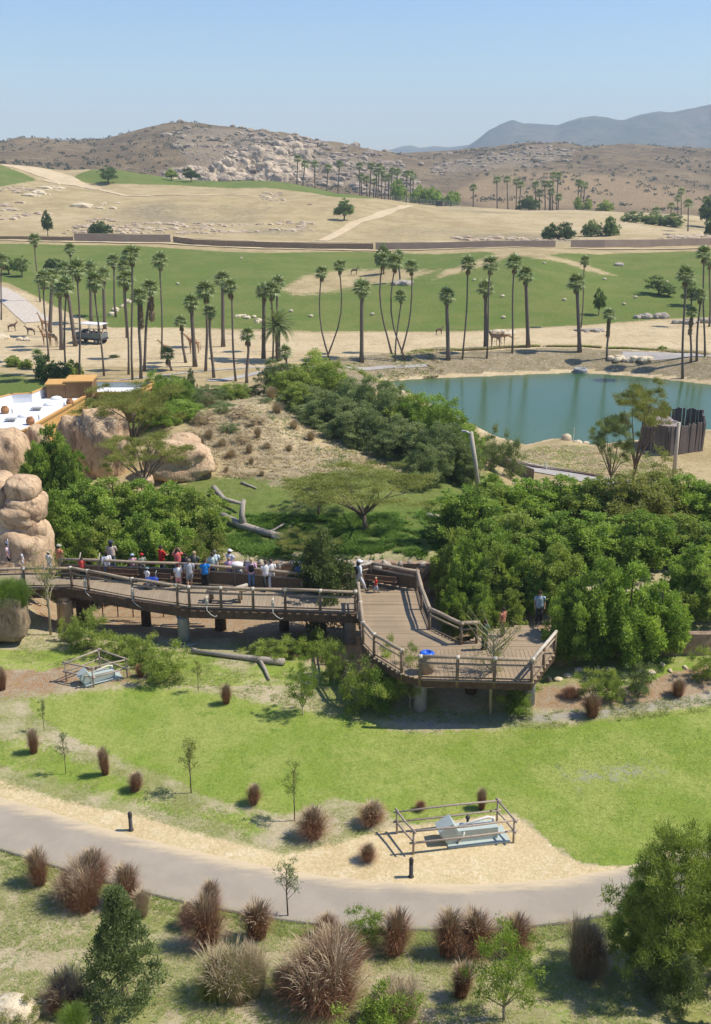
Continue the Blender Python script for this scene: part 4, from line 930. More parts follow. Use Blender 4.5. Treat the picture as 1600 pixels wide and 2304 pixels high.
pile('rock_pile', 'scattered white stones left of the date palm', [(540, 712), (560, 716), (575, 722), (590, 725)], M_rockc, .2, .55, 30, 12)
pile('rock_pile', 'line of cream boulders on the bank above the pond', [(1385, 808), (1400, 812), (1420, 812), (1450, 812)], M_rockc, .4, .9, 12, 14)
pile('rock_pile', 'pale rocks under the right edge palms', [(1530, 728), (1560, 728), (1590, 726)], M_rockg, .4, 1.0, 14, 14)
pile('rock_pile', 'sandy rocks and dark mound at the left edge of the savanna', [(5, 762), (12, 762)], M_rockc, .4, 1.0, 8, 8)
pile('rock_pile', 'pale flat rocks near the grazing antelope', [(55, 765), (48, 765), (62, 766)], M_rockc, .3, .6, 7, 6)
pile('rock_pile', 'pale rocks along the dry gully between the left palms', [(262, 700), (275, 690), (285, 680), (255, 708)], M_rockc, .3, .8, 14, 5)
pile('rock_pile', 'dark driftwood and stones on the upper right green slope', [(1395, 597)], M_rockg, .5, .9, 6, 8)
for i, (px, py) in enumerate(((992, 752), (570, 569), (128, 655), (1175, 790))):
    pass
# boulders over the rocky hill
def hillrocks(name, polys, count, s0, s1, mat, seed):
    rs = np.random.default_rng(seed); mb = []; base, Fb = ico(1) ; Vs = []; Fs = []; n = 0
    k = 0
    cand = 0
    xs = []
    while len(xs) < count and cand < count*40:
        cand += 1
        px = rs.uniform(300, 1330); Y = rs.uniform(720, 1260); x = sx(px, Y, 30); xs.append((x, Y)) if False else None
        z = HZ2[0](x, Y); qx, qy = project(x, Y, z)
        m_ = max(float(sdf(np.array([qx]), np.array([qy]), p)[0]) for p in polys)
        if m_ > 0 or (m_ > -14 and rs.random() < .12): xs.append((x, Y)); s = s0+(s1-s0)*rs.random()**3
        else: continue
        r = np.array([s*rs.uniform(.8, 1.6), s*rs.uniform(.7, 1.2), s*rs.uniform(.35, .7)]); Vb = base*(1+.45*(rs.random((len(base), 1))-.5))*r
        a = rs.uniform(0, 6.3); ca, sa = math.cos(a), math.sin(a); Vb = np.stack([Vb[:, 0]*ca-Vb[:, 1]*sa, Vb[:, 0]*sa+Vb[:, 1]*ca, Vb[:, 2]], 1)
        Vs.append(Vb+np.array([x, Y, z+s*.15])); Fs.append(np.array(Fb)+n); n += len(base)
    link(name, newmesh(name, np.concatenate(Vs), np.concatenate(Fs), mat), kind='stuff')
_hx = np.linspace(-400, 420, 300); _hy = np.linspace(700, 1300, 300); _hg = H(*[a.ravel() for a in np.meshgrid(_hx, _hy)]).reshape(300, 300)
HZ2 = [lambda x, y: float(_hg[int(np.clip((y-700)/600*299, 0, 299)), int(np.clip((x+400)/820*299, 0, 299))])]
RA = [(560, 320), (700, 320), (900, 365), (950, 430), (860, 445), (700, 412), (440, 412), (340, 405), (430, 378), (520, 340)]
RB = [(375, 300), (420, 285), (470, 300), (520, 330), (440, 350), (390, 330)]; RC = [(520, 290), (620, 300), (700, 315), (860, 352), (950, 390), (800, 360), (650, 335), (540, 315)]
hillrocks('hillside_boulders', [RA, RC], 1300, .8, 5.0, M_rockh, 3)
hillrocks('hillside_boulders', [RB, ROCK_R], 520, .8, 4.2, M_rockh, 4)
cf = thing('cliff_face', 'pale blasted cliff face at the foot of the rocky hill', 'cliff', stand(600, 820))
rs = np.random.default_rng(12)
for i in range(130):
    px = rs.uniform(395, 690); t_ = (px-395)/295; top = 385-52*min(1, max(0, (px-470)/70))-3*math.sin(px*.05); py = rs.uniform(top, 414)
    if px < 440 and rs.random() < .3: continue
    c_ = G(px, py, 620); s = rs.uniform(3.0, 8.5)*(1 if px > 500 else .7); c_.z -= s*.35
    o = MB().blob((0, 0, 0), (s*rs.uniform(.7, 1.1), s*.7, s*rs.uniform(.7, 1.2)), 3, .22, i+200, 1.6, boxy=.45).build('rock', M_cliff, None, False, loc=c_, rot=(0, rs.uniform(-.3, .3), 0)); par(o, cf)

# loose field stones and slabs on the dry slopes
def fieldrocks(name, polys, count, s0, s1, mat, seed, Y0, Y1):
    rs = np.random.default_rng(seed); base, Fb = ico(1); Vs = []; Fs = []; n = 0
    xx = rs.uniform(-220, 220, count*14); yy = rs.uniform(Y0, Y1, count*14); zz = H(xx, yy); qx, qy = project(xx, yy, zz)
    m_ = np.max([sdf(qx, qy, p) for p in polys], 0); ok = np.nonzero((m_ > 0) & (vnoise(xx*.05, yy*.05, seed) > .42))[0][:count]
    for i in ok:
        s = s0+(s1-s0)*rs.random()**3; Vb = base*(1+.4*(rs.random((len(base), 1))-.5))*np.array([s*rs.uniform(.8, 2), s, s*.5]); Vs.append(Vb+np.array([xx[i], yy[i], zz[i]])); Fs.append(np.array(Fb)+n); n += len(base)
    link(name, newmesh(name, np.concatenate(Vs), np.concatenate(Fs), mat), kind='stuff')
fieldrocks('field_stones', [[(0, 470), (300, 500), (560, 505), (700, 495), (700, 520), (400, 528), (0, 525)], [(0, 420), (90, 420), (60, 470), (0, 500)], [(820, 530), (1000, 540), (1300, 545), (1600, 535), (1600, 525), (1200, 535)], [(600, 430), (720, 440), (700, 460), (580, 450)]], 900, .25, 1.6, M_cliff, 8, 315, 480)
fieldrocks('field_stones', [[(95, 420), (135, 412), (160, 418), (110, 442), (60, 445)], [(205, 460), (230, 455), (270, 452), (262, 472), (240, 474), (170, 465)], [(225, 425), (270, 425), (262, 432), (230, 432)]], 160, .6, 3.5, M_rockc, 9, 380, 500)

# ------------------------------------------------------------------ foliage
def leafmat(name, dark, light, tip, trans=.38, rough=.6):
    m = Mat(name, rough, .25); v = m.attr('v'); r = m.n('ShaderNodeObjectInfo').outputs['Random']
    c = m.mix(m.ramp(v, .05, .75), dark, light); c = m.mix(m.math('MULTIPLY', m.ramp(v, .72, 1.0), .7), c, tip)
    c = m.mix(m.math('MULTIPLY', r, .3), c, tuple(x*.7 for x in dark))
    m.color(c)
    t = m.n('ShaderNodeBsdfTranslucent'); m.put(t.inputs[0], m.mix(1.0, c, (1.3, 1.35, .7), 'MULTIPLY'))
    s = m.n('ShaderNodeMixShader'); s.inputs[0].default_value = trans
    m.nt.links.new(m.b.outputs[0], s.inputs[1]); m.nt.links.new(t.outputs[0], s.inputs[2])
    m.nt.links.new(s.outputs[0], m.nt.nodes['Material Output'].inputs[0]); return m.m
L_bush = leafmat('leaf_bright', (0.131, 0.206, 0.0425), (0.288, 0.413, 0.0688), (0.525, 0.6, 0.138))
L_bush2 = leafmat('leaf_mid', (0.156, 0.215, 0.052), (0.325, 0.403, 0.078), (0.546, 0.585, 0.169))
L_willow = leafmat('leaf_greygreen', (0.117, 0.163, 0.0715), (0.234, 0.293, 0.111), (0.416, 0.455, 0.221))
L_oak = leafmat('leaf_oak', (.07, .10, .035), (.14, .185, .055), (.28, .31, .12))
L_lime = leafmat('leaf_lime', (0.116, 0.189, 0.029), (0.246, 0.341, 0.0508), (0.377, 0.45, 0.102))
L_acacia = leafmat('leaf_olive', (0.174, 0.192, 0.0522), (0.295, 0.313, 0.0784), (0.418, 0.401, 0.139))
L_dark = leafmat('leaf_dark', (0.051, 0.091, 0.0328), (0.1, 0.155, 0.0546), (0.182, 0.237, 0.091))
L_far = leafmat('leaf_far', (0.091, 0.155, 0.0455), (0.182, 0.255, 0.0728), (0.291, 0.346, 0.127))
L_palm = leafmat('palm_leaf', (0.11, 0.166, 0.0552), (0.258, 0.313, 0.11), (0.552, 0.552, 0.294), .2, .4)
L_deadp = leafmat('dead_palm_leaf', (.16, .11, .065), (.28, .20, .12), (.40, .31, .2), .1, .8)
L_silver = leafmat('leaf_silver', (0.117, 0.163, 0.065), (0.221, 0.273, 0.111), (0.364, 0.403, 0.221))
L_grass = leafmat('grass_blade', (.11, .19, .03), (.24, .35, .06), (.42, .46, .15), .3)
L_purple = leafmat('purple_blade', (.21, .095, .055), (.36, .195, .112), (.54, .43, .27), .15, .7)
L_tan = leafmat('tan_blade', (.36, .27, .17), (.54, .43, .28), (.66, .56, .38), .2, .8)
L_plume = leafmat('plume', (.36, .26, .17), (.52, .41, .27), (.64, .54, .38), .2, .8)
L_mixg = leafmat('green_tan_blade', (.15, .19, .04), (.30, .31, .09), (.46, .38, .2), .25, .7)
M_bark = simple('bark', (.20, .15, .11), (.12, .09, .07), 9, .95, .05, .6)
M_barkp = simple('pale_bark', (.42, .38, .26), (.32, .28, .18), 9, .9, .05, .4)
M_ptrunk = simple('palm_trunk', (.22, .18, .145), (.12, .095, .08), 4, .95, .05, .6, stretch=(1, 1, 5))

def norm(a): return a/np.maximum(np.linalg.norm(a, axis=-1, keepdims=True), 1e-9)
def leafquads(C, N, L, W, rg, bias=.7, up=.15, droop=0, vbase=None):
    n = len(C); d = norm(N*bias+rg.normal(size=(n, 3))*.6+np.array([0, 0, up-droop]))
    w = norm(np.cross(d, rg.normal(size=(n, 3)))); l = L*rg.uniform(.7, 1.3, (n, 1)); ww = W*rg.uniform(.7, 1.3, (n, 1))*.5
    V = np.stack([C, C+d*l*.45+w*ww, C+d*l, C+d*l*.45-w*ww], 1).reshape(-1, 3)
    Fc = np.arange(n*4).reshape(n, 4); v = rg.uniform(0, 1, n) if vbase is None else np.clip(vbase+rg.normal(size=n)*.2, 0, 1)
    return V, Fc, np.repeat(v, 4)
class Leafy:
    def __init__(s, seed): s.rg = np.random.default_rng(seed); s.V = []; s.F = []; s.A = []; s.n = 0
    def add(s, V, Fc, a):
        s.V.append(V); s.F.append(Fc+s.n); s.A.append(a); s.n += len(V)
    def clump(s, c, r, n, L, W, shell=.72, **k):
        rg = s.rg; d = norm(rg.normal(size=(n, 3))); d[:, 2] = np.where(d[:, 2] < -.35, -d[:, 2]*.6, d[:, 2])
        rad = rg.uniform(shell, 1.06, (n, 1))*(1+.25*np.sin(d[:, :1]*7+c[0]*3)*np.cos(d[:, 1:2]*6+c[1]*3))
        C = np.array(c)+d*rad*np.array(r); k.setdefault('vbase', rg.uniform(.25, .7)); s.add(*leafquads(C, d, L, W, rg, **k))
    def mesh(s, name, mat):
        return newmesh(name, np.concatenate(s.V), np.concatenate(s.F), mat, False, {'v': np.concatenate(s.A)})
def limbs(pts, base, r0, rg, n=6, wig=.15, fork=None):
    mb = MB(); fork = fork or (base[0], base[1], base[2]+.25*(max(p[2] for p in pts)-base[2]))
    mb.tube([base, ((base[0]+fork[0])/2+wig*.3, (base[1]+fork[1])/2, (base[2]+fork[2])/2), fork], [r0*1.25, r0, r0*.85], n)
    for p in pts:
        a = Vector(fork); b = Vector(p); m_ = a.lerp(b, .5)+Vector((rg.uniform(-wig, wig), rg.uniform(-wig, wig), rg.uniform(0, wig)))
        mb.tube([a, m_, b], [r0*.55, r0*.33, r0*.12], 5, cap=False)
    return mb
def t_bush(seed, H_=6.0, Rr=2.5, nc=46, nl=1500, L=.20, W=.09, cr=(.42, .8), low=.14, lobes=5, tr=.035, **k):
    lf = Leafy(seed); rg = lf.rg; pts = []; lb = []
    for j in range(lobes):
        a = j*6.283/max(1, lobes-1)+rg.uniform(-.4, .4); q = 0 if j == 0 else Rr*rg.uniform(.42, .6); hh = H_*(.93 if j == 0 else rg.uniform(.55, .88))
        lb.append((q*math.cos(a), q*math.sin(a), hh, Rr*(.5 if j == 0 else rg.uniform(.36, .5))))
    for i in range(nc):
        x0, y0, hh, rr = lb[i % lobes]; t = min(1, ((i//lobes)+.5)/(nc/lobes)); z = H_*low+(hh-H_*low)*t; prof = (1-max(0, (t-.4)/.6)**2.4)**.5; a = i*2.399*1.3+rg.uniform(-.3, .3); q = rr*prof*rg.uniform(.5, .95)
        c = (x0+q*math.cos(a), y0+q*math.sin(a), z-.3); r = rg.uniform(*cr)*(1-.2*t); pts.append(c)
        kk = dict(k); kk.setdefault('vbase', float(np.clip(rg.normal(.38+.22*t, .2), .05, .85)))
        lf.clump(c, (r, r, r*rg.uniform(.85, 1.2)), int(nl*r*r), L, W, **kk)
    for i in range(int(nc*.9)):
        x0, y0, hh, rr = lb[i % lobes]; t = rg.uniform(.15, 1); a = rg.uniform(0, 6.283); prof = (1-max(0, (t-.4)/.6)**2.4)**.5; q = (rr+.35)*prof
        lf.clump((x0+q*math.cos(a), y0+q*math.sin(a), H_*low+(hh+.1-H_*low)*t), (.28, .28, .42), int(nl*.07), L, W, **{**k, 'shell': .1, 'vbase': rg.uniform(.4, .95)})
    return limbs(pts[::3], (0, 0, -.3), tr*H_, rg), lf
TPL = {}
def template(kind, var):
    key = (kind, var)
    if key in TPL: return TPL[key]
    s = hash2(np.int64(len(kind)*7+ord(kind[0])), np.int64(var), 5); s = int(s*65535)
    if kind == 'bush': mb, lf = t_bush(s); H_, R_ = 6.0, 2.6; lm, tm = L_bush, M_bark
    elif kind == 'willowbush': mb, lf = t_bush(s, 5.5, 2.4, 44, 1600, .18, .055, (.42, .75), droop=.1, bias=.5); H_, R_ = 5.5, 2.5; lm, tm = L_willow, M_bark
    elif kind == 'shrub': mb, lf = t_bush(s, 2.2, 1.1, 20, 2600, .13, .03, (.2, .38), .12, tr=.018, shell=.25, up=.5); H_, R_ = 2.2, 1.2; lm, tm = L_bush2, M_bark
    elif kind == 'tree': mb, lf = t_bush(s, 4.2, 1.35, 26, 1800, .12, .032, (.25, .45), .28, tr=.016, shell=.3, up=.3); H_, R_ = 4.2, 1.4; lm, tm = L_bush2, M_barkp
    elif kind == 'far': mb, lf = t_bush(s, 6, 2.5, 20, 300, .42, .24, (.6, 1.0), .3, shell=.4); H_, R_ = 6.0, 2.9; lm, tm = L_far, M_bark
    elif kind == 'farbush': mb, lf = t_bush(s, 4, 2.7, 18, 300, .42, .24, (.6, 1.0), .1, shell=.4); H_, R_ = 4.0, 3.0; lm, tm = L_far, M_bark
    elif kind == 'acacia':
        lf = Leafy(s); rg = lf.rg; pts = []
        for i in range(30):
            a = i*2.399; q = 3.5*math.sqrt((i+.5)/30); z = 4.5-.10*q*q*rg.uniform(.3, 1.9)+rg.uniform(-.8, .45); c = (q*math.cos(a), q*math.sin(a), z); pts.append((c[0], c[1], c[2]-.1))
            for k in range(3):
                cc = (c[0]+rg.uniform(-.6, .6), c[1]+rg.uniform(-.6, .6), c[2]+rg.uniform(-.25, .3)); r = rg.uniform(.4, .95); lf.clump(cc, (r, r*rg.uniform(.5, 1), .24), 420, .10, .032, shell=.1, bias=.8, up=.05, vbase=rg.uniform(.2, 1))
        mb = limbs(pts[1::3], (0, 0, -.3), .13, rg, 7, .5, (.15, 0, 1.3)); mb.tube([(.15, 0, 1.3), (.5, .2, 2.4), (.9, .3, 3.4)], [.11, .08, .04], 6).tube([(.1, 0, 1.0), (-.6, .2, 2.2), (-1.2, 0, 3.3)], [.1, .07, .04], 6); H_, R_ = 5.0, 3.8; lm, tm = L_acacia, M_bark
    elif kind == 'sapling':
        lf = Leafy(s); rg = lf.rg; mb = MB().tube([(0, 0, -.1), (.04, 0, 1.0), (.0, .03, 2.1)], [.028, .022, .01], 5)
        for i in range(15):
            z = rg.uniform(.75, 2.1); a = rg.uniform(0, 6.28); q = rg.uniform(.12, .42)*(1-.35*abs(z-1.4)); e = (q*math.cos(a), q*math.sin(a), z+.22)
            mb.tube([(0, 0, z-.1), e], [.012, .005], 4, cap=False); lf.clump(e, (.16, .16, .2), 60, .10, .022, shell=.05, up=.1, droop=.1)
        H_, R_ = 2.3, .55; lm, tm = L_bush2, M_bark
    elif kind == 'thin':                # tall thin thorny tree
        lf = Leafy(s); rg = lf.rg; mb = MB().tube([(0, 0, -.2), (-.08, 0, 1.4), (.05, 0, 2.4), (-.05, 0, 3.2)], [.07, .06, .045, .02], 6)
        for i in range(26):
            z = rg.uniform(1.5, 3.4); a = rg.uniform(0, 6.28); q = rg.uniform(.3, 1.25); e = (q*math.cos(a), q*math.sin(a), z+q*.55)
            mb.tube([(0, 0, z-.4), (e[0]*.5, e[1]*.5, z), e], [.028, .018, .006], 4, cap=False)
            for u in (.6, 1.0): lf.clump((e[0]*u, e[1]*u, z+(e[2]-z)*u), (.25, .25, .15), 34, .09, .025, shell=.05)
        H_, R_ = 4.0, 1.4; lm, tm = L_acacia, M_barkp
    elif kind == 'cone':
        lf = Leafy(s); rg = lf.rg; pts = []
        for i in range(70):
            t = (i+.5)/70; z = .2+3.0*t; q = (1.05*(1-t)**.7+.08)*rg.uniform(.45, 1.12); a = i*2.399; c = (q*math.cos(a), q*math.sin(a), z); pts.append(c)
            r = (.17+.2*(1-t))*rg.uniform(.6, 1.25); lf.clump(c, (r, r, r*.9), 210, .12, .04, shell=.3, up=.5)
        mb = limbs(pts[::6], (0, 0, -.1), .05, rg, 6, .05, (0, 0, 1.0)); H_, R_ = 3.4, 1.15; lm, tm = L_silver, M_bark
    elif kind == 'bigwillow':
        lf = Leafy(s); rg = lf.rg; pts = []
        for i in range(60):
            t = (i+.5)/60; a = i*2.399; q = 2.1*rg.uniform(.3, 1.0)*(1-max(0, t-.5)*1.1); c = (q*math.cos(a), q*math.sin(a), .7+4.1*t); pts.append(c)
            for k in range(4):
                cc = (c[0]+rg.uniform(-.4, .4), c[1]+rg.uniform(-.4, .4), c[2]+rg.uniform(-.3, .4)); lf.clump(cc, (.3, .3, .4), 150, .19, .024, shell=.05, up=.5, bias=.4, vbase=rg.uniform(.2, .95))
        mb = limbs(pts[::3], (0, 0, -.2), .09, rg, 7, .3, (.1, 0, .8)); H_, R_ = 5.0, 2.5; lm, tm = L_bush2, M_bark
    TPL[key] = (mb.mesh('trunk', tm, True), lf.mesh('crown', lm), H_, R_, {}); return TPL[key]
def crown_mesh(tp, mat):
    if mat is None or tp[1].materials[0] == mat: return tp[1]
    if mat.name not in tp[4]:
        me = tp[1].copy(); me.materials.clear(); me.materials.append(mat); tp[4][mat.name] = me
    return tp[4][mat.name]
def plant(name, label, cat, kind, var, pos, h, w=None, mat=None, group=None, rz=None, trunk='trunk', crown='crown'):
    tp = template(kind, var); s = h/tp[2]; sw = s if w is None else w/tp[3]
    t = thing(name, label, cat, pos, random.uniform(0, 6.28) if rz is None else rz, group)
    a = link(trunk, tp[0], t, scale=(sw, sw, s)); b = link(crown, crown_mesh(tp, mat), t, scale=(sw, sw, s)); return t
def plant_px(name, label, cat, kind, var, px, top, Y, wpx=None, mat=None, group=None, sink=0, **k):
    p = stand(px, Y); h = D(px, top, Y).z-p.z; dist = math.sqrt(Y*Y+25*25)
    p.z -= sink; return plant(name, label, cat, kind, var, p, h+sink, None if wpx is None else wpx*dist/F/1.0, mat, group, **k)
def plant_g(name, label, cat, kind, var, px, py, top, wpx=None, mat=None, group=None, **k):
    p = G(px, py); h = D(px, top, p.y).z-p.z; dist = math.sqrt(p.y**2+25**2)
    return plant(name, label, cat, kind, var, p, h, None if wpx is None else wpx*dist/F, mat, group, **k)

# dense trees behind the left part of the boardwalk
GL = 'dense green trees behind the left of the boardwalk'
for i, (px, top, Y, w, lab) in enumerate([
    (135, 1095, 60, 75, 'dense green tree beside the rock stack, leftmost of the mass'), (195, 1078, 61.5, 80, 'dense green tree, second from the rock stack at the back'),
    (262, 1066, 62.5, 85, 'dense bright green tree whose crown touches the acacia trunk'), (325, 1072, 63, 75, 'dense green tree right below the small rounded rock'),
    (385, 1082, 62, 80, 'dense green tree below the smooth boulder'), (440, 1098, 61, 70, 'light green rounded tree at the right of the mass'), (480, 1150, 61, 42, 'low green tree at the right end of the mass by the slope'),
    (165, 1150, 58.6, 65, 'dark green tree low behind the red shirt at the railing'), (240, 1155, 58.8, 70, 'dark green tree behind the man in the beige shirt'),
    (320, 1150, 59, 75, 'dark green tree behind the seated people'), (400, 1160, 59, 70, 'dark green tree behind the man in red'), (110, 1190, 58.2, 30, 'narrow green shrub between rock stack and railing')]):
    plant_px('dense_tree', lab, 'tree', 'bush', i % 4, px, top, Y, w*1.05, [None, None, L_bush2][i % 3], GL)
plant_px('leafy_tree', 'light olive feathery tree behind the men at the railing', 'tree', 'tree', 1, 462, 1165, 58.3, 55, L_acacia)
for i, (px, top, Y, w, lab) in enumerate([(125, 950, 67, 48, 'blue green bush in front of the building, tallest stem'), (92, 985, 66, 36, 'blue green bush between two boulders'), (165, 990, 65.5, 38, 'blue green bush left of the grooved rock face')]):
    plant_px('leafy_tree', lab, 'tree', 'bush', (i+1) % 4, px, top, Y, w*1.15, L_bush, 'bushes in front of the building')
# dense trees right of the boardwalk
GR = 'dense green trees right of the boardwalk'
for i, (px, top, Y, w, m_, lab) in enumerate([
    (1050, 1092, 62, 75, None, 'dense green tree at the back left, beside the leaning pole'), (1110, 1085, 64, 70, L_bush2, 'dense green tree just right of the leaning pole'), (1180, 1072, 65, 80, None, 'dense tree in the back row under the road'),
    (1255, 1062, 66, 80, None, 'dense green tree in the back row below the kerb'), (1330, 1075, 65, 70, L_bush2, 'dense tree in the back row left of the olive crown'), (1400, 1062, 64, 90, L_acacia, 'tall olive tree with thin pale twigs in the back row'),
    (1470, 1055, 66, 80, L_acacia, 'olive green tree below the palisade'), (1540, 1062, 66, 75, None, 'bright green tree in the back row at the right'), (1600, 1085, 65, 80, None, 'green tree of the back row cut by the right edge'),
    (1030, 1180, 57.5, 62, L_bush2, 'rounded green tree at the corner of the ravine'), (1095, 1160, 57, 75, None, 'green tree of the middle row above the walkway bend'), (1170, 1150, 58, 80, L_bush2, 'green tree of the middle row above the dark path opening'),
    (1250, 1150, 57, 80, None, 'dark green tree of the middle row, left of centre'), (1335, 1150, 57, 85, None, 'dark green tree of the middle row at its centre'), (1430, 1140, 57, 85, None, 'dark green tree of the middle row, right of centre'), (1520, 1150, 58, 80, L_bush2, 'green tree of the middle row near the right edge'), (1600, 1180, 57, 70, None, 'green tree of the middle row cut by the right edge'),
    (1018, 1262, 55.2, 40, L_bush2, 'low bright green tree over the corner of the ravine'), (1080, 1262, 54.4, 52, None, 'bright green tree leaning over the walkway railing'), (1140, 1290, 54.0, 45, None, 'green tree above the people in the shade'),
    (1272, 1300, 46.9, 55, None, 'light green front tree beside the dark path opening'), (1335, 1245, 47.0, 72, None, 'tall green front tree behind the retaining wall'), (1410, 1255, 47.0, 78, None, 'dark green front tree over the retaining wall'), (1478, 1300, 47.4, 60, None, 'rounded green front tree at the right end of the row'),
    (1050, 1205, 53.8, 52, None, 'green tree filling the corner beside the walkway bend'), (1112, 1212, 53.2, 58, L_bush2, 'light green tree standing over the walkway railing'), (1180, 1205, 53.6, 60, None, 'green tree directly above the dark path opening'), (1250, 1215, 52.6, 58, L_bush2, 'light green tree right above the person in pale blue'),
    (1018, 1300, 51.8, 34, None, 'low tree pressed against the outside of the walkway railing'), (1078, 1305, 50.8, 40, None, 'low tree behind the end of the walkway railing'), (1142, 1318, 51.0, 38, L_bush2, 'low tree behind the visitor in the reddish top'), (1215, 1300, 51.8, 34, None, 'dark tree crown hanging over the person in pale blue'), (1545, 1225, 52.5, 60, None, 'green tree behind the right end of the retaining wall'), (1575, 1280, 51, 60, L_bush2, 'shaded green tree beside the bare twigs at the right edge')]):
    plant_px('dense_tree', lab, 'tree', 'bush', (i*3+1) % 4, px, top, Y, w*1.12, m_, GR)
# big dark grey green shrubs on the ridge by the pond
GC = 'large grey green shrubs between the slope and the pond'
for i, (px, top, Y, w, m_, lab) in enumerate([
    (622, 812, 106, 36, None, 'blue green shrub at the far left end of the pond shrubs'), (655, 835, 103, 40, L_bush2, 'green shrub second from the far end of the row'), (705, 792, 106, 52, L_bush2, 'tallest light olive shrub beside the palm at the pond road'), (745, 812, 101, 45, L_bush2, 'light green shrub right of the tallest one'),
    (690, 870, 98, 48, None, 'dark shrub in front of the tallest olive one'), (790, 850, 98, 50, None, 'dark grey green shrub below the road'), (840, 848, 95, 52, None, 'dark grey green shrub at the pond corner'), (760, 890, 93, 50, None, 'dark shrub over the sandy slope, left of centre'),
    (880, 868, 92, 52, None, 'dark grey shrub at the left shore of the pond'), (925, 885, 90, 48, L_bush2, 'green shrub against the water, third from the right'), (820, 910, 89, 52, None, 'dark shrub over the sandy slope, centre'), (880, 935, 87, 52, None, 'dark shrub over the sandy slope, right of centre'),
    (965, 888, 88, 48, L_bush, 'bright green shrub against the water, second from the right'), (1005, 898, 86, 50, L_bush, 'bright green shrub against the water, rightmost'), (940, 950, 84, 52, None, 'grey green shrub in front of the bright ones'), (1000, 955, 82, 55, None, 'broad grey green shrub at the front right of the row'),
    (955, 1000, 79, 40, L_willow, 'low dusty shrub at the foot of the row'),
    (672, 862, 95, 42, L_bush2, 'olive shrub at the far foot of the row above the slope'), (722, 905, 93, 46, None, 'dark shrub at the foot of the row, upper slope'), (780, 935, 90, 48, None, 'dark shrub at the foot of the row, middle slope'), (835, 950, 87.5, 48, None, 'dark shrub at the foot of the row above the wide acacia'), (890, 965, 85, 48, L_willow, 'dusty dark shrub right of the acacia top'), (1010, 985, 82, 46, L_bush2, 'olive shrub at the right foot of the row'), (1045, 1005, 81, 34, None, 'grey shrub touching the leaning pole foot'), (1045, 960, 83, 30, L_bush, 'bright green narrow shrub behind the leaning pole')]):
    plant_px('willow_shrub', lab, 'shrub', 'willowbush', i % 3, px, top-9, Y-(3 if px < 680 else 6), w*1.4, m_, GC)
for i, (px, top, Y, w, m_, lab) in enumerate([
    (1075, 985, 84, 26, L_silver, 'sparse silvery shrub just right of the leaning pole'), (1105, 958, 86, 30, L_silver, 'sparse silvery tree by the pond, left of the road'), (1150, 972, 86, 30, L_silver, 'small round silvery tree at the roadside by the pond')]):
    plant_px('silver_tree', lab, 'tree', 'shrub', i % 3, px, top, Y, w*1.1, m_)
plant_px('round_bush', 'rounded lime green bush at the foot of the leaning pole', 'shrub', 'bush', 0, 1105, 1062, 70, 50, L_lime)
GB = 'grey green shrubs left of the sandy slope'
for i, (px, top, Y, w, m_, lab) in enumerate([
    (440, 868, 96, 34, L_silver, 'silvery green shrub right behind the acacia'), (478, 862, 98, 36, L_willow, 'grey green shrub, middle of the group by the road'), (520, 860, 100, 38, L_bush2, 'green shrub left of the dry pampas tufts'), (556, 866, 103, 26, L_willow, 'grey green shrub nearest the palm pair by the road'),
    (495, 905, 93, 36, L_willow, 'low grey green shrub above the dry grasses'), (350, 830, 97, 32, L_bush, 'bright green shrub beyond the acacia crown'), (400, 842, 93, 40, L_bush, 'bright green shrub right of the acacia crown'), (430, 826, 97, 18, L_dark, 'small dark shrub beside the bright green ones'),
    (415, 900, 86, 48, L_bush, 'large green shrub behind the umbrella acacia'), (375, 905, 84, 40, L_bush, 'green shrub low behind the acacia limbs'), (330, 880, 86, 36, L_bush2, 'green shrub behind the leaning acacia limb')]):
    plant_px('willow_shrub', lab, 'shrub', 'willowbush', (i+1) % 3, px, top, Y, w*1.2, m_, GB)
# acacias
plant_px('acacia_tree', 'flat topped acacia leaning over the building corner', 'tree', 'acacia', 0, 300, 862, 76, 120, L_acacia, rz=1)
plant_px('acacia_tree', 'umbrella acacia with layered crown in front of the grooved rock', 'tree', 'acacia', 1, 330, 972, 68, 105, L_acacia, rz=2)
plant_px('acacia_tree', 'wide thorny acacia spreading over the green enclosure', 'tree', 'acacia', 2, 812, 1052, 63.5, 165, L_acacia, rz=0)
plant_px('acacia_tree', 'lower thorny acacia branch cluster left of the wide one', 'tree', 'acacia', 0, 720, 1075, 66, 85, L_acacia, rz=4)
plant_px('acacia_tree', 'tall open acacia with dark trunks in front of the pond', 'tree', 'acacia', 1, 1425, 855, 84, 75, L_acacia, rz=3)
plant_px('acacia_tree', 'lower dark acacia left of the tall open one', 'tree', 'acacia', 2, 1370, 935, 83, 55, L_willow, rz=5)
plant_px('leafy_tree', 'thin olive tree between the palisade and the dense trees', 'tree', 'tree', 0, 1480, 1000, 76, 60, L_acacia)
plant_g('acacia_tree', 'feathery olive shrub at the foot of the wide acacia', 'tree', 'acacia', 1, 690, 1262, 1195, 75, L_acacia, rz=1.5)
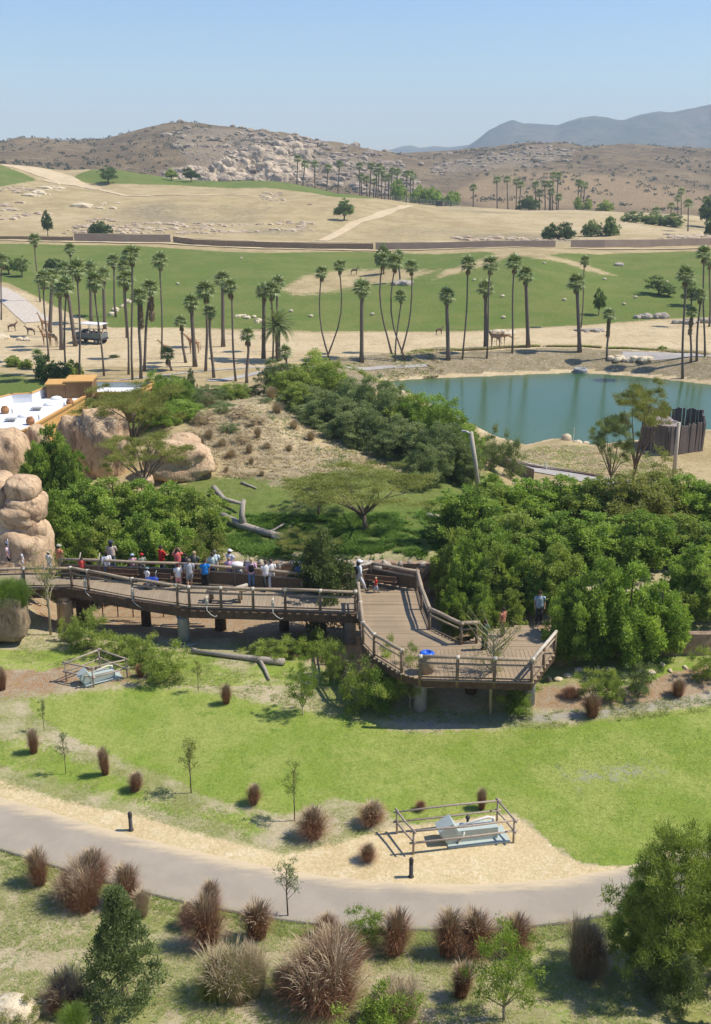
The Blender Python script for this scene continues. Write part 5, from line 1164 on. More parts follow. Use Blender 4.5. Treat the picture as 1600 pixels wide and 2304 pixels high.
# in front of the boardwalk
plant_g('leafy_tree', 'dark leafy tree rising in front of the boardwalk railing, hiding some visitors', 'tree', 'bush', 2, 727, 1425, 1178, 82, L_oak)
plant_g('leafy_tree', 'leafy tree crown low beside the walkway bend', 'tree', 'tree', 1, 690, 1420, 1262, 42, L_willow)
SH = [(200, 1462, 1375, 52, None, 'round light green shrub behind the small pen'), (160, 1440, 1390, 30, None, 'low shrub under the left end of the boardwalk'), (262, 1478, 1425, 45, None, 'low green shrub between the small pen and the pier'), (320, 1490, 1428, 45, None, 'low green shrub second right of the small pen'),
      (372, 1528, 1440, 58, None, 'dark stemmed green shrub right of the small pen'), (590, 1474, 1440, 40, L_bush2, 'low spreading shrub under the middle of the boardwalk'), (640, 1478, 1430, 45, L_bush2, 'low shrub right of the fallen trunk'), (700, 1470, 1420, 40, L_lime, 'lime green shrub under the dark leafy tree'),
      (745, 1520, 1425, 42, None, 'upright green shrub left of the walkway foot'), (815, 1600, 1490, 55, None, 'spiky green shrub at the left of the front platform'), (860, 1590, 1478, 55, L_bush, 'green shrub at the corner of the front platform'), (880, 1560, 1440, 35, L_bush2, 'tall green shrub touching the walkway railing'),
      (1165, 1600, 1548, 50, L_lime, 'rounded lime shrub below the right end of the platform'), (1345, 1568, 1500, 48, L_bush2, 'olive shrub in front of the retaining wall'), (1385, 1572, 1520, 30, L_bush2, 'low olive shrub beside the brown grass tuft'), (1438, 1565, 1490, 38, L_silver, 'grey twiggy shrub before the retaining wall'), (1592, 1530, 1445, 40, L_bush2, 'green shrub before the wall at the right edge')]
for i, (px, py, top, w, m_, lab) in enumerate(SH): plant_g('shrub', lab, 'shrub', 'shrub', i % 3, px, py, top, w, m_, 'shrubs in front of the boardwalk')
plant_g('young_tree', 'lime green young tree on the lawn in front of the boardwalk', 'tree', 'tree', 0, 681, 1608, 1462, 36, L_lime)
plant_g('young_tree', 'leafy young tree standing before the blue lidded bin', 'tree', 'tree', 1, 922, 1592, 1432, 42, L_bush2)
plant_g('thorn_tree', 'thin yellow barked thorn tree before the front platform', 'tree', 'thin', 0, 1104, 1606, 1372, 75, L_acacia)
plant_g('thorn_tree', 'thin pale thorn tree in front of the left boardwalk', 'tree', 'thin', 1, 114, 1428, 1232, 60, L_acacia)
plant_g('young_tree', 'small dark green young tree at the right of the lime shrubs', 'tree', 'tree', 2, 752, 1540, 1440, 28, L_bush2)
for px, py, top, w, lab, m_ in ((430, 1784, 1662, 30, 'thin sapling with yellowish leaves on the left lawn', L_acacia), (663, 1846, 1722, 28, 'thin green sapling left of the large purple grass tuft', None), (148, 1742, 1648, 16, 'faint bare sapling between two purple tufts on the left', L_silver), (100, 1645, 1572, 14, 'bare little sapling at the left corner of the lawn', L_silver), (648, 2062, 1942, 36, 'small sapling with reddish stem at the near edge of the path', L_silver), (446, 1556, 1480, 14, 'staked sapling near the fallen trunk', L_acacia)):
    plant_g('sapling', lab, 'sapling', 'sapling', px % 3, px, py, top, w, m_, 'saplings on the lawns')
# foreground
plant_g('conical_shrub', 'tall cone shaped green shrub at the lower left', 'shrub', 'cone', 0, 280, 2262, 1992, 74, L_silver)
plant_g('big_willow', 'large willow shrub at the lower right edge of the path', 'tree', 'bigwillow', 0, 1500, 2205, 1890, 150, L_bush2)
plant_g('big_willow', 'willow shrub cut by the right edge above the path', 'tree', 'bigwillow', 0, 1625, 2170, 1850, 125, L_bush2, rz=2)
plant_g('big_willow', 'lower rounded willow at the left of the large one', 'tree', 'bigwillow', 0, 1425, 2175, 1985, 78, L_bush2, rz=4)
plant_g('willow_sapling', 'grey green little willow in front of the large one', 'tree', 'shrub', 1, 1510, 2262, 2130, 60, L_silver)
plant_g('willow_sapling', 'slender arching willow with bent dark trunk at the lower right', 'tree', 'tree', 2, 1132, 2292, 2048, 72, L_lime)
plant_g('shrub', 'yellow green low shrub over the boulder at the bottom left', 'shrub', 'shrub', 2, 35, 2310, 2262, 55, L_mixg)
plant_g('shrub', 'soft green leafy shrub at the bottom between the grass tufts', 'shrub', 'shrub', 0, 860, 2325, 2225, 80, L_lime)
plant_g('shrub', 'light green twigs behind the grass tufts at the path edge', 'shrub', 'shrub', 1, 825, 2118, 2040, 45, L_lime)
# a tree beyond the right edge of the picture whose shade falls across the lower right corner
plant('leafy_tree', 'tall tree just outside the lower right corner shading the grass', 'tree', 'bush', 1, Vector((14.8, 22.0, HZ(14.8, 22.0))), 13, 3.4, L_bush2)
plant('leafy_tree', 'second tall tree outside the lower right corner', 'tree', 'bush', 3, Vector((13.6, 19.5, HZ(13.6, 19.5))), 10.5, 3.2, L_bush2)

# ------------------------------------------------------------------ grasses
def tuft_mesh(name, mat, n, R_, Hh, seed, plume=None, spread=.5, w=.014, vb=None):
    rg = np.random.default_rng(seed); a = rg.uniform(0, 6.283, n); q = np.abs(rg.normal(0, .35, n)); b0 = np.stack([np.cos(a)*q*R_*.38, np.sin(a)*q*R_*.38, np.zeros(n)], 1)
    a2 = a+rg.normal(0, .9, n); lean = rg.uniform(0, 1, n)**.8*spread*(2.0+.35*(seed % 4)); h = Hh*rg.uniform(.35, 1.05, n)*np.cos(np.clip(lean*.85, 0, 1.3)); d = np.stack([np.cos(a2), np.sin(a2), 0*a], 1); V = []
    if n > 4000:                        # a large clump is several crowns grown together
        nc_ = 6; ci = rg.integers(0, nc_, n); ca = np.arange(nc_)*1.047+rg.uniform(-.4, .4, nc_); cr_ = R_*rg.uniform(.15, .62, nc_); ch_ = rg.uniform(.55, 1.0, nc_)
        b0[:, 0] = b0[:, 0]*.6+np.cos(ca[ci])*cr_[ci]; b0[:, 1] = b0[:, 1]*.6+np.sin(ca[ci])*cr_[ci]; h = h*ch_[ci]; lean = lean*.85
    side = np.stack([-np.sin(a2+rg.uniform(-1, 1, n)), np.cos(a2), 0*a], 1); ww = w*rg.uniform(.6, 1.4, n)
    ks = [(0, 0), (.55, .34), (.92, .78), (1.0, 1.05)]
    for zz, dd in ks:
        p = b0+d*(lean*R_*dd)[:, None]; p[:, 2] = h*zz*(1 if zz < 1 else .94)
        k = ww*(1-zz*.8); V.append(p+side*k[:, None]); V.append(p-side*k[:, None])
    V = np.stack(V, 1).reshape(-1, 3); i = np.arange(n)[:, None]*8; Fc = np.concatenate([np.stack([i[:, 0]+j*2, i[:, 0]+j*2+1, i[:, 0]+j*2+3, i[:, 0]+j*2+2], 1) for j in range(3)])
    v = np.repeat(rg.uniform(0, .55, n), 8)+np.tile(np.repeat([0, .05, .2, .42], 2), n); return newmesh(name, V, Fc, mat, False, {'v': v})
def plume_mesh(name, n, R_, Hh, seed, spread=.5, ws=1.0):
    rg = np.random.default_rng(seed); Vs = []; Fs = []; A = []; k0 = 0
    cs = [(.15+.45*rg.random(), j*1.047+rg.uniform(-.4, .4), rg.uniform(.6, 1)) for j in range(6)] if n > 400 else [(0, 0, 1)]
    for i in range(n):
        q_, qa, qh = cs[i % len(cs)]; off = np.array([q_*math.cos(qa), q_*math.sin(qa), 0])*R_
        a = rg.uniform(0, 6.283); ln = rg.uniform(.05, spread*2.2); h = Hh*rg.uniform(.85, 1.2)*math.cos(min(1.2, ln*.7)); d = np.array([math.cos(a), math.sin(a), 0]); s = np.array([-d[1], d[0], 0])
        h *= qh; p = [off+d*R_*ln*t*t*1.3+np.array([0, 0, h*t*(1-.06*t)]) for t in (0, .5, .82, .92, 1.02)]; p[4] = p[4]+d*.05-np.array([0, 0, .03])
        w = [.003, .003, .012, .015, .002]
        up = np.array([0, 0, .01])
        for q, ww in zip(p, [q_*ws for q_ in w]): Vs += [q+s*ww, q-s*ww, q+d*ww+np.array([0, 0, ww*.4])]
        for j in range(4):
            b = k0+j*3; Fs += [(b, b+1, b+4, b+3), (b+1, b+2, b+5, b+4), (b+2, b, b+3, b+5)]
        k0 += 15; A += [rg.uniform(.3, 1)]*15
    return newmesh(name, np.array(Vs), np.array(Fs), L_plume, False, {'v': np.array(A)})
TF = {}
def tuft(px, py, hpx, wpx, lab, kind='purple', group=None, pos=None, name='grass_tuft', cat='grass tuft', plumes=True):
    p = pos or G(px, py); dist = math.sqrt(p.y**2+(HC-p.z)**2); h = hpx*dist/F/.88; w = wpx*dist/F*(.8 if wpx > 45 else 1.0)
    big = wpx > 55; k = (kind, random.randrange(5), big)
    if k not in TF:
        mt = {'purple': L_purple, 'tan': L_tan, 'green': L_grass, 'mixed': L_mixg, 'brown': L_purple}[kind]
        TF[k] = (tuft_mesh('blades', mt, 6500 if big else 2600, 1, 1, 40+k[1]*7+len(kind), spread=.36, w=.0035 if big else .0075), plume_mesh('plumes', 700 if big else 230, 1, 1, 80+k[1], .27, .42 if big else 1.0))
    t = thing(name, lab, cat, p, random.uniform(0, 6), group)
    t.rotation_euler.x = random.uniform(-.12, .12); t.rotation_euler.y = random.uniform(-.12, .12); link('blades', TF[k][0], t, scale=(w*random.uniform(.95, 1.3), w*random.uniform(.95, 1.3), h))
    if plumes and hpx > 30: link('plumes', TF[k][1], t, scale=(w*1.1, w*1.1, h))
    return t
GT = 'purple fountain grass tufts on the lawns'
for px, py, h, w, lab in [(6, 1552, 48, 16, 'purple brown tuft on bare soil at the left edge, level with the small pen'), (77, 1694, 50, 20, 'purple tuft left of the lawn, beside the faint sapling'), (238, 1742, 60, 20, 'tall double purple tuft at the left lawn edge'), (304, 1778, 38, 22, 'low purple tuft right of the tall double one'),
    (510, 1582, 42, 17, 'red brown tuft on the lawn below the forked trunk'), (570, 1808, 42, 20, 'purple tuft in the middle of the lawn edge'), (708, 1882, 62, 46, 'large red brown tuft left of the log rail pen'), (835, 1852, 45, 33, 'dark purple tuft between the large tuft and the pen'), (826, 1936, 36, 21, 'small dark purple tuft on the sand beside the path'),
    (1084, 1820, 42, 18, 'red brown tuft behind the far rail of the large pen'), (945, 1822, 22, 14, 'small dark tuft just behind the left of the large pen'), (1333, 1612, 46, 28, 'brown tuft beside the stony strip right of the platform'), (1526, 1566, 34, 22, 'brown tuft near the right edge below the wall'), (1284, 1568, 22, 18, 'small dark brown tuft on orange soil by the platform'), (318, 1522, 28, 18, 'brown tuft right beside the small pen')]:
    tuft(px, py, h, w, lab, 'purple', GT)
GF = 'fountain grass tufts in the foreground'
for px, py, h, w, lab, kd in [(92, 1988, 72, 36, 'purple tuft at the left path edge', 'purple'), (182, 2032, 92, 62, 'broad purple tuft left of the cone shrub', 'purple'), (212, 1990, 70, 42, 'purple tuft behind the broad one on the left', 'purple'), (290, 2030, 80, 52, 'purple tuft behind the tip of the cone shrub', 'purple'),
    (322, 2060, 50, 30, 'thin tan tuft right of the cone shrub', 'tan'), (425, 2088, 52, 26, 'small brown tuft left of the tall pair by the path', 'purple'), (470, 2128, 110, 42, 'tall purple tuft with pale plumes right of the cone shrub', 'purple'), (475, 2060, 70, 30, 'purple tuft at the path edge behind the tall one', 'purple'), (577, 2110, 78, 44, 'purple tuft at the path edge left of the sapling', 'purple'),
    (510, 2240, 105, 84, 'broad green and tan tuft in the lower middle left', 'mixed'), (560, 2240, 100, 60, 'brown tuft merging with the broad green tan one', 'tan'), (720, 2262, 165, 105, 'largest purple and tan tuft in the lower middle', 'purple'), (770, 2180, 90, 60, 'purple tuft rising behind the largest one', 'purple'), (735, 2110, 50, 30, 'low purple tuft at the path edge in the middle', 'purple'),
    (150, 2275, 90, 60, 'dark purple tuft left of the cone shrub base', 'purple'), (1005, 2148, 95, 42, 'purple tuft pair left one below the path', 'purple'), (1072, 2140, 90, 44, 'dark purple tuft, right one of the pair', 'purple'), (890, 2145, 88, 42, 'red brown tuft behind the bent dead branch', 'purple'), (1036, 2242, 70, 36, 'small brown tuft left of the arching willow', 'purple'),
    (1158, 2140, 80, 50, 'purple tuft behind the arching willow', 'purple'), (1320, 2188, 120, 64, 'large golden brown tuft left of the big willow', 'tan'), (1322, 2190, 105, 50, 'brown heart of the large golden tuft', 'purple'), (905, 2292, 95, 62, 'tan brown tuft at the bottom right of the largest one', 'tan'), (1470, 2205, 60, 36, 'brown tuft in the shade below the big willow', 'purple'), (640, 2240, 60, 36, 'green low tuft between the two broad ones', 'mixed')]:
    tuft(px, py, h, w, lab, kd, GF)
tuft(168, 2325, 62, 48, 'bright green spiky tuft at the bottom left', 'green', plumes=False)
for k, (px, py, w) in enumerate(((5, 1355, 34), (30, 1352, 30), (50, 1356, 22), (-25, 1352, 30))):
    tuft(px, py, 58, w*1.3, ['bright green grass tuft at the left rear of the rock planter', 'bright green grass tuft in the middle of the rock planter', 'bright green grass tuft at the right rim of the rock planter', 'bright green planter grass cut by the left edge'][k], 'green', 'grass tufts in the rock planter', pos=Vector((sx(px, 50.3, 6.1), 50.3+(k % 2)*.3, 6.05)), plumes=False)
for i, (px, top, Y, w, m_, lab) in enumerate([(462, 925, 84, 30, L_tan, 'dry tan brush mound left of the sandy slope'), (500, 905, 88, 26, L_silver, 'grey green brush mound at the top of the slope'), (540, 915, 86, 30, L_tan, 'tallest dry tan brush mound on the slope'), (575, 935, 84, 26, L_tan, 'dry brush mound in the middle of the slope'), (515, 950, 82, 26, L_silver, 'greyish brush mound on the slope'), (550, 975, 79, 26, L_tan, 'dry brush mound above the flat stick'), (600, 895, 93, 22, L_silver, 'grey brush at the upper end of the slope path'), (640, 930, 90, 20, L_tan, 'dry brush under the dark shrub row'), (455, 880, 91, 24, L_silver, 'pale brush mound behind the smooth boulder')]):
    plant_px('dry_brush', lab, 'shrub', 'shrub', i % 3, px, top, Y, w, m_, 'dry brush mounds on the slope')
GP = 'dry pampas tufts on the sandy slope'
for i, (px, py, h, w) in enumerate([(470, 985, 22, 16), (500, 1005, 20, 15), (520, 1030, 20, 14), (560, 1020, 22, 15), (600, 1010, 16, 13), (565, 1045, 16, 10), (455, 1000, 16, 10), (480, 1045, 14, 9), (510, 1062, 14, 9), (590, 1070, 12, 8), (580, 985, 24, 14), (470, 915, 30, 20), (610, 900, 30, 18), (625, 930, 26, 16), (660, 965, 22, 14), (650, 1015, 16, 10), (700, 990, 22, 14)]):
    tuft(px, py, h, w, ('wispy ' if h > 30 else 'short ' if h > 18 else 'tiny ')+'dry pampas tuft on the sandy slope, '+('far left' if px < 490 else 'left' if px < 540 else 'middle' if px < 580 else 'right' if px < 640 else 'far right')+(' crest' if py < 905 else ' near the top' if py < 950 else ' upper part' if py < 985 else ' lower part' if py < 1030 else ' at the bottom'), 'tan', GP, plumes=False)
# short grass and weeds
def scatter_grass(name, mat, poly, n, h, w, seed, dens=None, y1=60, hv=.5):
    rg = np.random.default_rng(seed); A = np.array(poly); x0, y0 = A.min(0); x1, yy1 = A.max(0); px = rg.uniform(x0, x1, n*3); py = yy1-(yy1-y0)*rg.uniform(0, 1, n*3)
    ins = sdf(px, py, poly) > 0; px, py = px[ins][:n], py[ins][:n]; m_ = len(px)
    tt = tan_row(py); Y = np.full(m_, 40.0)
    for _ in range(6): z = H(sx_np(px, Y), Y); Y = (HC-z)/tt
    x = sx_np(px, Y); z = H(x, Y)
    nz = vnoise(x*.9, Y*.9, seed); nz2 = vnoise(x*3.1, Y*3.1, seed+4); keep = (nz*.6+nz2*.4) > (dens if dens is not None else 0)
    ok = keep; x, Y, z, nz = x[ok], Y[ok], z[ok], nz[ok]; m_ = len(x)
    B = 3; C = np.repeat(np.stack([x, Y, z-.01], 1), B, 0)+rg.normal(0, .03, (m_*B, 3))*np.array([1, 1, 0]); k = len(C); a = rg.uniform(0, 6.283, k)
    d = np.stack([np.cos(a)*1.15, np.sin(a)*1.15, np.ones(k)*.75], 1)*(h*rg.uniform(hv, 1.4, (k, 1))); s = np.stack([-np.sin(a), np.cos(a), 0*a], 1)*w
    V = np.stack([C-s, C+s, C+d], 1).reshape(-1, 3); v = np.repeat(np.clip(rg.uniform(0, 1, k)*.7+np.repeat(nz, B)*.3, 0, 1), 3)
    link(name, newmesh(name, V, np.arange(k*3).reshape(k, 3), mat, False, {'v': v}), kind='stuff')
def sx_np(px, Y): return (px-800)/F*(Y*CP+25*SP)
FGP = [(-80, 1925), (230, 1992), (520, 2060), (800, 2100), (1200, 2098), (1500, 2040), (1700, 1990), (1700, 2380), (-80, 2380)]
L_weed = leafmat('weed_leaf', (.22, .27, .06), (.36, .42, .11), (.52, .48, .24), .25)
L_weed2 = leafmat('tall_weed', (.20, .25, .08), (.33, .38, .13), (.50, .48, .27), .3)
L_dry = leafmat('dry_weed', (.44, .36, .23), (.58, .49, .32), (.68, .59, .42), .15, .8)
scatter_grass('grass', L_weed, FGP, 60000, .07, .010, 3, .46)
scatter_grass('weeds', L_weed2, FGP, 9000, .13, .014, 23, .55)
scatter_grass('dry_grass', L_dry, FGP, 40000, .06, .010, 5, .42)
scatter_grass('grass', L_weed, [(-50, 1600), (80, 1600), (250, 1720), (480, 1810), (640, 1840), (870, 1800), (860, 1890), (640, 1915), (430, 1865), (-50, 1760)], 14000, .05, .010, 6, .45)
L_lawn = leafmat('lawn_blade', (.24, .31, .05), (.36, .42, .09), (.52, .50, .2), .3)
scatter_grass('lawn_grass', L_lawn, LAWN, 70000, .04, .009, 7, .25)
scatter_grass('grass', L_weed, [(-50, 1420), (400, 1440), (780, 1540), (960, 1600), (1240, 1600), (1600, 1560), (1600, 1600), (1240, 1640), (830, 1620), (420, 1545), (330, 1540), (-50, 1470)], 16000, .09, .012, 8, .42)
L_encl = leafmat('enclosure_weed', (0.09, 0.18, 0.03), (0.18, 0.3, 0.045), (0.3, 0.39, 0.09), .3)
scatter_grass('ground_cover', L_encl, [(480, 1150), (700, 1160), (1010, 1150), (1010, 1250), (560, 1250), (500, 1220)], 26000, .22, .03, 9, .40)
scatter_grass('ground_cover', L_tan, [(430, 960), (560, 930), (620, 1040), (560, 1080), (440, 1060)], 3000, .3, .02, 10, .5)
scatter_grass('bank_weeds', L_dry, [(860, 828), (1200, 822), (1600, 818), (1600, 858), (1500, 848), (1300, 830), (900, 846)], 9000, .4, .05, 15, .42)
scatter_grass('slope_brush', L_dry, [(470, 1060), (420, 960), (520, 880), (620, 870), (760, 980), (900, 1020), (1000, 1060), (640, 1080)], 9000, .22, .03, 16, .45)
scatter_grass('slope_brush', L_silver, [(520, 900), (620, 870), (760, 980), (900, 1020), (1000, 1060), (760, 1060)], 2500, .25, .03, 17, .55)
scatter_grass('bank_weeds', L_dry, [(1130, 1025), (1240, 1000), (1330, 1005), (1480, 1030), (1480, 1075), (1340, 1070), (1200, 1045)], 5000, .2, .03, 18, .4)
scatter_grass('bank_weeds', L_weed, [(1130, 1025), (1240, 1000), (1330, 1005), (1480, 1030), (1480, 1075), (1340, 1070), (1200, 1045)], 3000, .2, .03, 19, .5)
scatter_grass('bank_weeds', L_weed, [(600, 820), (860, 822), (1000, 818), (1500, 812), (1600, 850), (1300, 832), (900, 842), (700, 840)], 9000, .35, .05, 12, .5)

# ------------------------------------------------------------------ palms
def frond_mesh(name, mat, seed, segs=13, span=2.5):
    rg = np.random.default_rng(seed); V = []; Fs = []; A = []
    V += [(-.015, 0, 0), (.015, 0, 0), (.012, .42, .03), (-.012, .42, .03)]; Fs.append((0, 1, 2, 3)); A += [.6]*4
    for i in range(segs):
        a = -span/2+span*i/(segs-1)+rg.normal(0, .04); l = (.78-.22*abs(a/ (span/2))**2)*rg.uniform(.88, 1.08); n = len(V)
        dx, dy = math.sin(a), math.cos(a); wx, wy = dy*.055, -dx*.055; mid = .55*l; dr = rg.uniform(.10, .26); v = rg.uniform(.15, 1)
        V += [(0, .42, .03), (dx*mid+wx, .42+dy*mid+wy, .02+rg.uniform(-.02, .03)), (dx*l, .42+dy*l, -dr), (dx*mid-wx, .42+dy*mid-wy, .02)]; Fs.append((n, n+1, n+2, n+3)); A += [v]*4
    return newmesh(name, np.array(V), Fs, mat, False, {'v': np.array(A)})
FR = [frond_mesh('frond', L_palm, i) for i in range(3)]; FD = frond_mesh('frond', L_deadp, 9, 9, 1.8)
def crown_far(seed, nf=20):
    rg = np.random.default_rng(seed); Vs = []; Fs = []; A = []; n = 0
    me = FR[seed % 3]; co = np.zeros(len(me.vertices)*3); me.vertices.foreach_get('co', co); co = co.reshape(-1, 3)
    fs = np.array([p.vertices[:] for p in me.polygons]); av = np.zeros(len(me.vertices)); me.attributes['v'].data.foreach_get('value', av)
    for i in range(nf):
        el = R(75)-(i/nf)*R(115); M = np.array((Euler((0, 0, i*2.399)).to_matrix()@Euler((el, 0, 0)).to_matrix())); Vs.append(co@M.T*rg.uniform(.85, 1.1)); Fs.append(fs+n); A.append(av); n += len(co)
    return newmesh('crown', np.concatenate(Vs), np.concatenate(Fs), L_palm, False, {'v': np.concatenate(A)})
CF = [crown_far(i) for i in range(3)]
def skirt_mesh(seed, n=22, deep=1.0):
    rg = np.random.default_rng(seed); Vs = []; Fs = []; A = []; k = 0
    co = np.zeros(len(FD.vertices)*3); FD.vertices.foreach_get('co', co); co = co.reshape(-1, 3); fs = np.array([p.vertices[:] for p in FD.polygons]); av = np.zeros(len(FD.vertices)); FD.attributes['v'].data.foreach_get('value', av)
    for i in range(n):
        el = R(-70-rg.uniform(0, 15)); M = np.array((Euler((0, 0, i*2.399)).to_matrix()@Euler((el, 0, 0)).to_matrix())); Vs.append(co@M.T*rg.uniform(.7, 1)+np.array([0, 0, -.1-deep*i/n])); Fs.append(fs+k); A.append(av); k += len(co)
    return newmesh('dead_frond_skirt', np.concatenate(Vs), np.concatenate(Fs), L_deadp, False, {'v': np.concatenate(A)})
SK = [skirt_mesh(1, 16, .3), skirt_mesh(2, 40, 2.6)]
GPALM = 'fan palms on the savanna'
def palm(cx, cy, bx, by, lab, thick=.13, size=1.3, skirt=0, Y=None, bend=0, group=GPALM, fronds=26, name='fan_palm'):
    b = G(bx, by) if Y is None else stand(bx, Y); c = D(cx, cy, b.y); h = c-b; t = thing(name, lab, 'palm tree', b, 0, group)
    n = 7; pts = []; rd = []
    for i in range(n):
        s = i/(n-1); off = bend*math.sin(math.pi*s)+(.12*math.sin(s*5+bx) if thick < .2 else 0)
        pts.append((h.x*s+off, 0, h.z*s-(.3 if i == 0 else 0))); rd.append(thick*(1.25 if i == 0 else 1.0-.25*s))
    MB().tube(pts, rd, 9, jit=.12).build('trunk', M_ptrunk, t, True)
    if fronds:
        for i in range(fronds):
            el = R(78)-(i/fronds)*R(118)+random.uniform(-.12, .12)
            link('frond', FR[i % 3], t, loc=(h.x, 0, h.z), rot=(el, 0, i*2.399+random.uniform(-.15, .15)), scale=size*random.uniform(.85, 1.12))
        link('dead_frond_skirt', SK[1 if skirt > 1 else 0], t, loc=(h.x, 0, h.z-.1), rot=(0, 0, bx), scale=size*(.75 if skirt < 1 else .9))
    else: link('crown', CF[int(bx) % 3], t, loc=(h.x, 0, h.z), rot=(0, 0, bx), scale=size)
    return t
TH, MD = .30, .19
for a in [
 (5, 588, 1, 719, 'fan palm cut by the left edge of the photo'), (78, 540, 89, 679, 'tall isolated thin palm above the left dirt road'), (158, 562, 164, 650, 'palm whose small crown pokes above the left cluster'),
 (98, 627, 108, 814, 'thin palm, leftmost trunk of the dense left cluster'), (117, 622, 112, 757, 'thick palm behind the giraffe pair', TH), (134, 652, 139, 787, 'thick pale palm just right of the giraffe pair', TH), (145, 605, 170, 779, 'thick palm leaning left, left of the safari truck', TH),
 (147, 645, 147, 843, 'thin straight palm with dark drooping crown in the left cluster'), (174, 608, 181, 855, 'thin palm rising just left of the safari truck'), (203, 607, 205, 728, 'thick palm behind the safari truck', TH, 1.5), (213, 634, 233, 846, 'thin leaning palm crossing right of the safari truck'), (232, 620, 236, 740, 'thick pale palm right behind the truck, beside the gully', TH, 1.4),
 (254, 588, 261, 713, 'palm in the gully with a leaning companion stem', MD), (283, 630, 289, 843, 'thin palm, left one of the tall close pair'), (295, 574, 299, 855, 'tallest thin palm of the close pair'), (279, 602, 284, 760, 'palm crown between the tall close pair', MD),
 (314, 668, 315, 852, 'shaggy palm with heavy dead skirt, left of two', MD, 1.2, 2), (338, 650, 322, 835, 'shaggy leaning palm with heavy dead skirt, right of two', MD, 1.3, 2), (361, 587, 364, 808, 'tall thin dark palm standing alone left of centre'), (408, 725, 417, 816, 'short shaggy palm left of the browsing giraffe', MD, 1.0, 1),
 (430, 682, 439, 825, 'thick palm beside the giraffe neck', TH, 1.25), (464, 657, 464, 835, 'dark full crowned palm, taller of the pair in the middle left', MD, 1.5), (472, 702, 479, 850, 'lower palm in front of the dark full crowned one', MD, 1.0), (501, 630, 502, 780, 'thick palm behind the tall thin one in the middle left', TH, 1.4), (518, 647, 531, 858, 'thin leaning palm in front of the thick one', .14, 1.15, 1),
 (557, 755, 557, 862, 'short dark palm with shaggy neck by the road', MD, 1.1, 1), (594, 657, 593, 807, 'thick palm behind the date palm', TH, 1.3), (611, 655, 615, 813, 'thin palm in front of the date palm'), (625, 640, 622, 790, 'pale crowned palm above the date palm', MD, 1.3),
 (724, 615, 746, 812, 'left crown of the two crossing curved palms', .11, 1.05, 0, None, -1.0), (765, 600, 735, 803, 'right crown of the two crossing curved palms', .11, 1.05, 0, None, 1.0), (814, 651, 814, 814, 'thick straight palm alone in the centre', TH, 1.4),
 (861, 586, 881, 797, 'thin palm bending left, leftmost of the central group', .13, 1.2, 0, None, -.8), (888, 592, 914, 812, 'curved palm crossing the central group to the right', .12, 1.3, 0, None, -1.2), (902, 667, 889, 813, 'low crowned palm inside the central group', .12, .95), (926, 602, 900, 795, 'thin palm leaning right in the central group', .12, 1.1, 0, None, .8), (897, 576, 899, 636, 'palm standing on the rocks behind the central group', MD, 1.3),
 (1005, 667, 1009, 809, 'thick palm right of the central group with pale crown', TH, 1.3), (1054, 596, 1042, 808, 'tall thin palm beside the pale crowned thick one'), (1104, 596, 1094, 806, 'tall thin dark palm in front of the feeding giraffe', .12, 1.35), (1093, 650, 1093, 784, 'thick pale palm just behind the feeding giraffe', TH, 1.4),
 (1158, 594, 1151, 794, 'tall thin palm of the pair right of the giraffe', .14, 1.35), (1183, 620, 1189, 782, 'thick palm of the pair right of the giraffe', TH, 1.35), (1317, 588, 1307, 737, 'thin palm with small crown rising behind the thick one', .12, .95), (1298, 637, 1305, 791, 'thick palm with wide pale crown on the right', TH, 1.45),
 (1371, 708, 1367, 806, 'young palm with hanging brown skirt on the pond bank', .16, 1.0, 2), (1542, 622, 1536, 852, 'tall palm rooted at the pond shore on the right', .17, 1.35), (1584, 572, 1585, 803, 'tallest thin palm at the right edge', .14, 1.2), (1576, 664, 1567, 812, 'shaggy palm left of the right edge', .16, 1.0, 1), (1557, 704, 1553, 816, 'short palm with brown skirt at the right edge', .16, .95, 2), (1598, 590, 1596, 735, 'palm cut by the right edge of the photo', .16, 1.2),
 (377, 798, 385, 834, 'short young palm in front of the sand, left of centre', .16, 1.1, 1), (642, 793, 650, 832, 'short young palm at the left end of the pond road', .15, 1.0), (85, 800, 92, 832, 'short young palm among the bushes at the left', .15, .9)]:
    palm(*a)
# date palm: each long frond is a part
def date_palm(cx, cy, bx, by, lab):
    b = G(bx, by); c = D(cx, cy, b.y); h = c.z-b.z; t = thing('date_palm', lab, 'palm tree', b)
    MB().tube([(0, 0, -.3), (0, 0, h*.6), (0, 0, h)], [.36, .33, .42], 12, jit=.15).build('trunk', M_ptrunk, t, True)
    rg = np.random.default_rng(4); V = []; Fs = []; A = []; L = 3.3; n = 26
    for i in range(n):
        s = i/(n-1); y = L*s*(1-.1*s); z = .45*math.sin(s*2.2)*1.2-.9*s*s; ll = .42*math.sin(math.pi*min(1, .12+.85*s))+.06
        for sg in (-1, 1):
            k = len(V); V += [(0, y, z), (sg*ll*.5, y+.10, z-.02), (sg*ll, y+.26, z-.12), (0, y+.09, z)]; Fs.append((k, k+1, k+2, k+3)); A += [rg.uniform(.2, .9)]*4
    fm = newmesh('frond', np.array(V), Fs, L_palm, False, {'v': np.array(A)})
    for i in range(64):
        el = R(72)-(i/64)*R(120); link('frond', fm, t, loc=(0, 0, h), rot=(el, 0, i*2.399), scale=random.uniform(.8, 1.02))
    MB().tube([(0, 0, h-.2), (0, 0, h+.25)], [.55, .2], 10, jit=.3).build('fruit_stalks', simple('orange_stalk', (.5, .24, .06)), t, True)
date_palm(625, 735, 626, 812, 'stout date palm with long arching feather fronds and orange stalks')
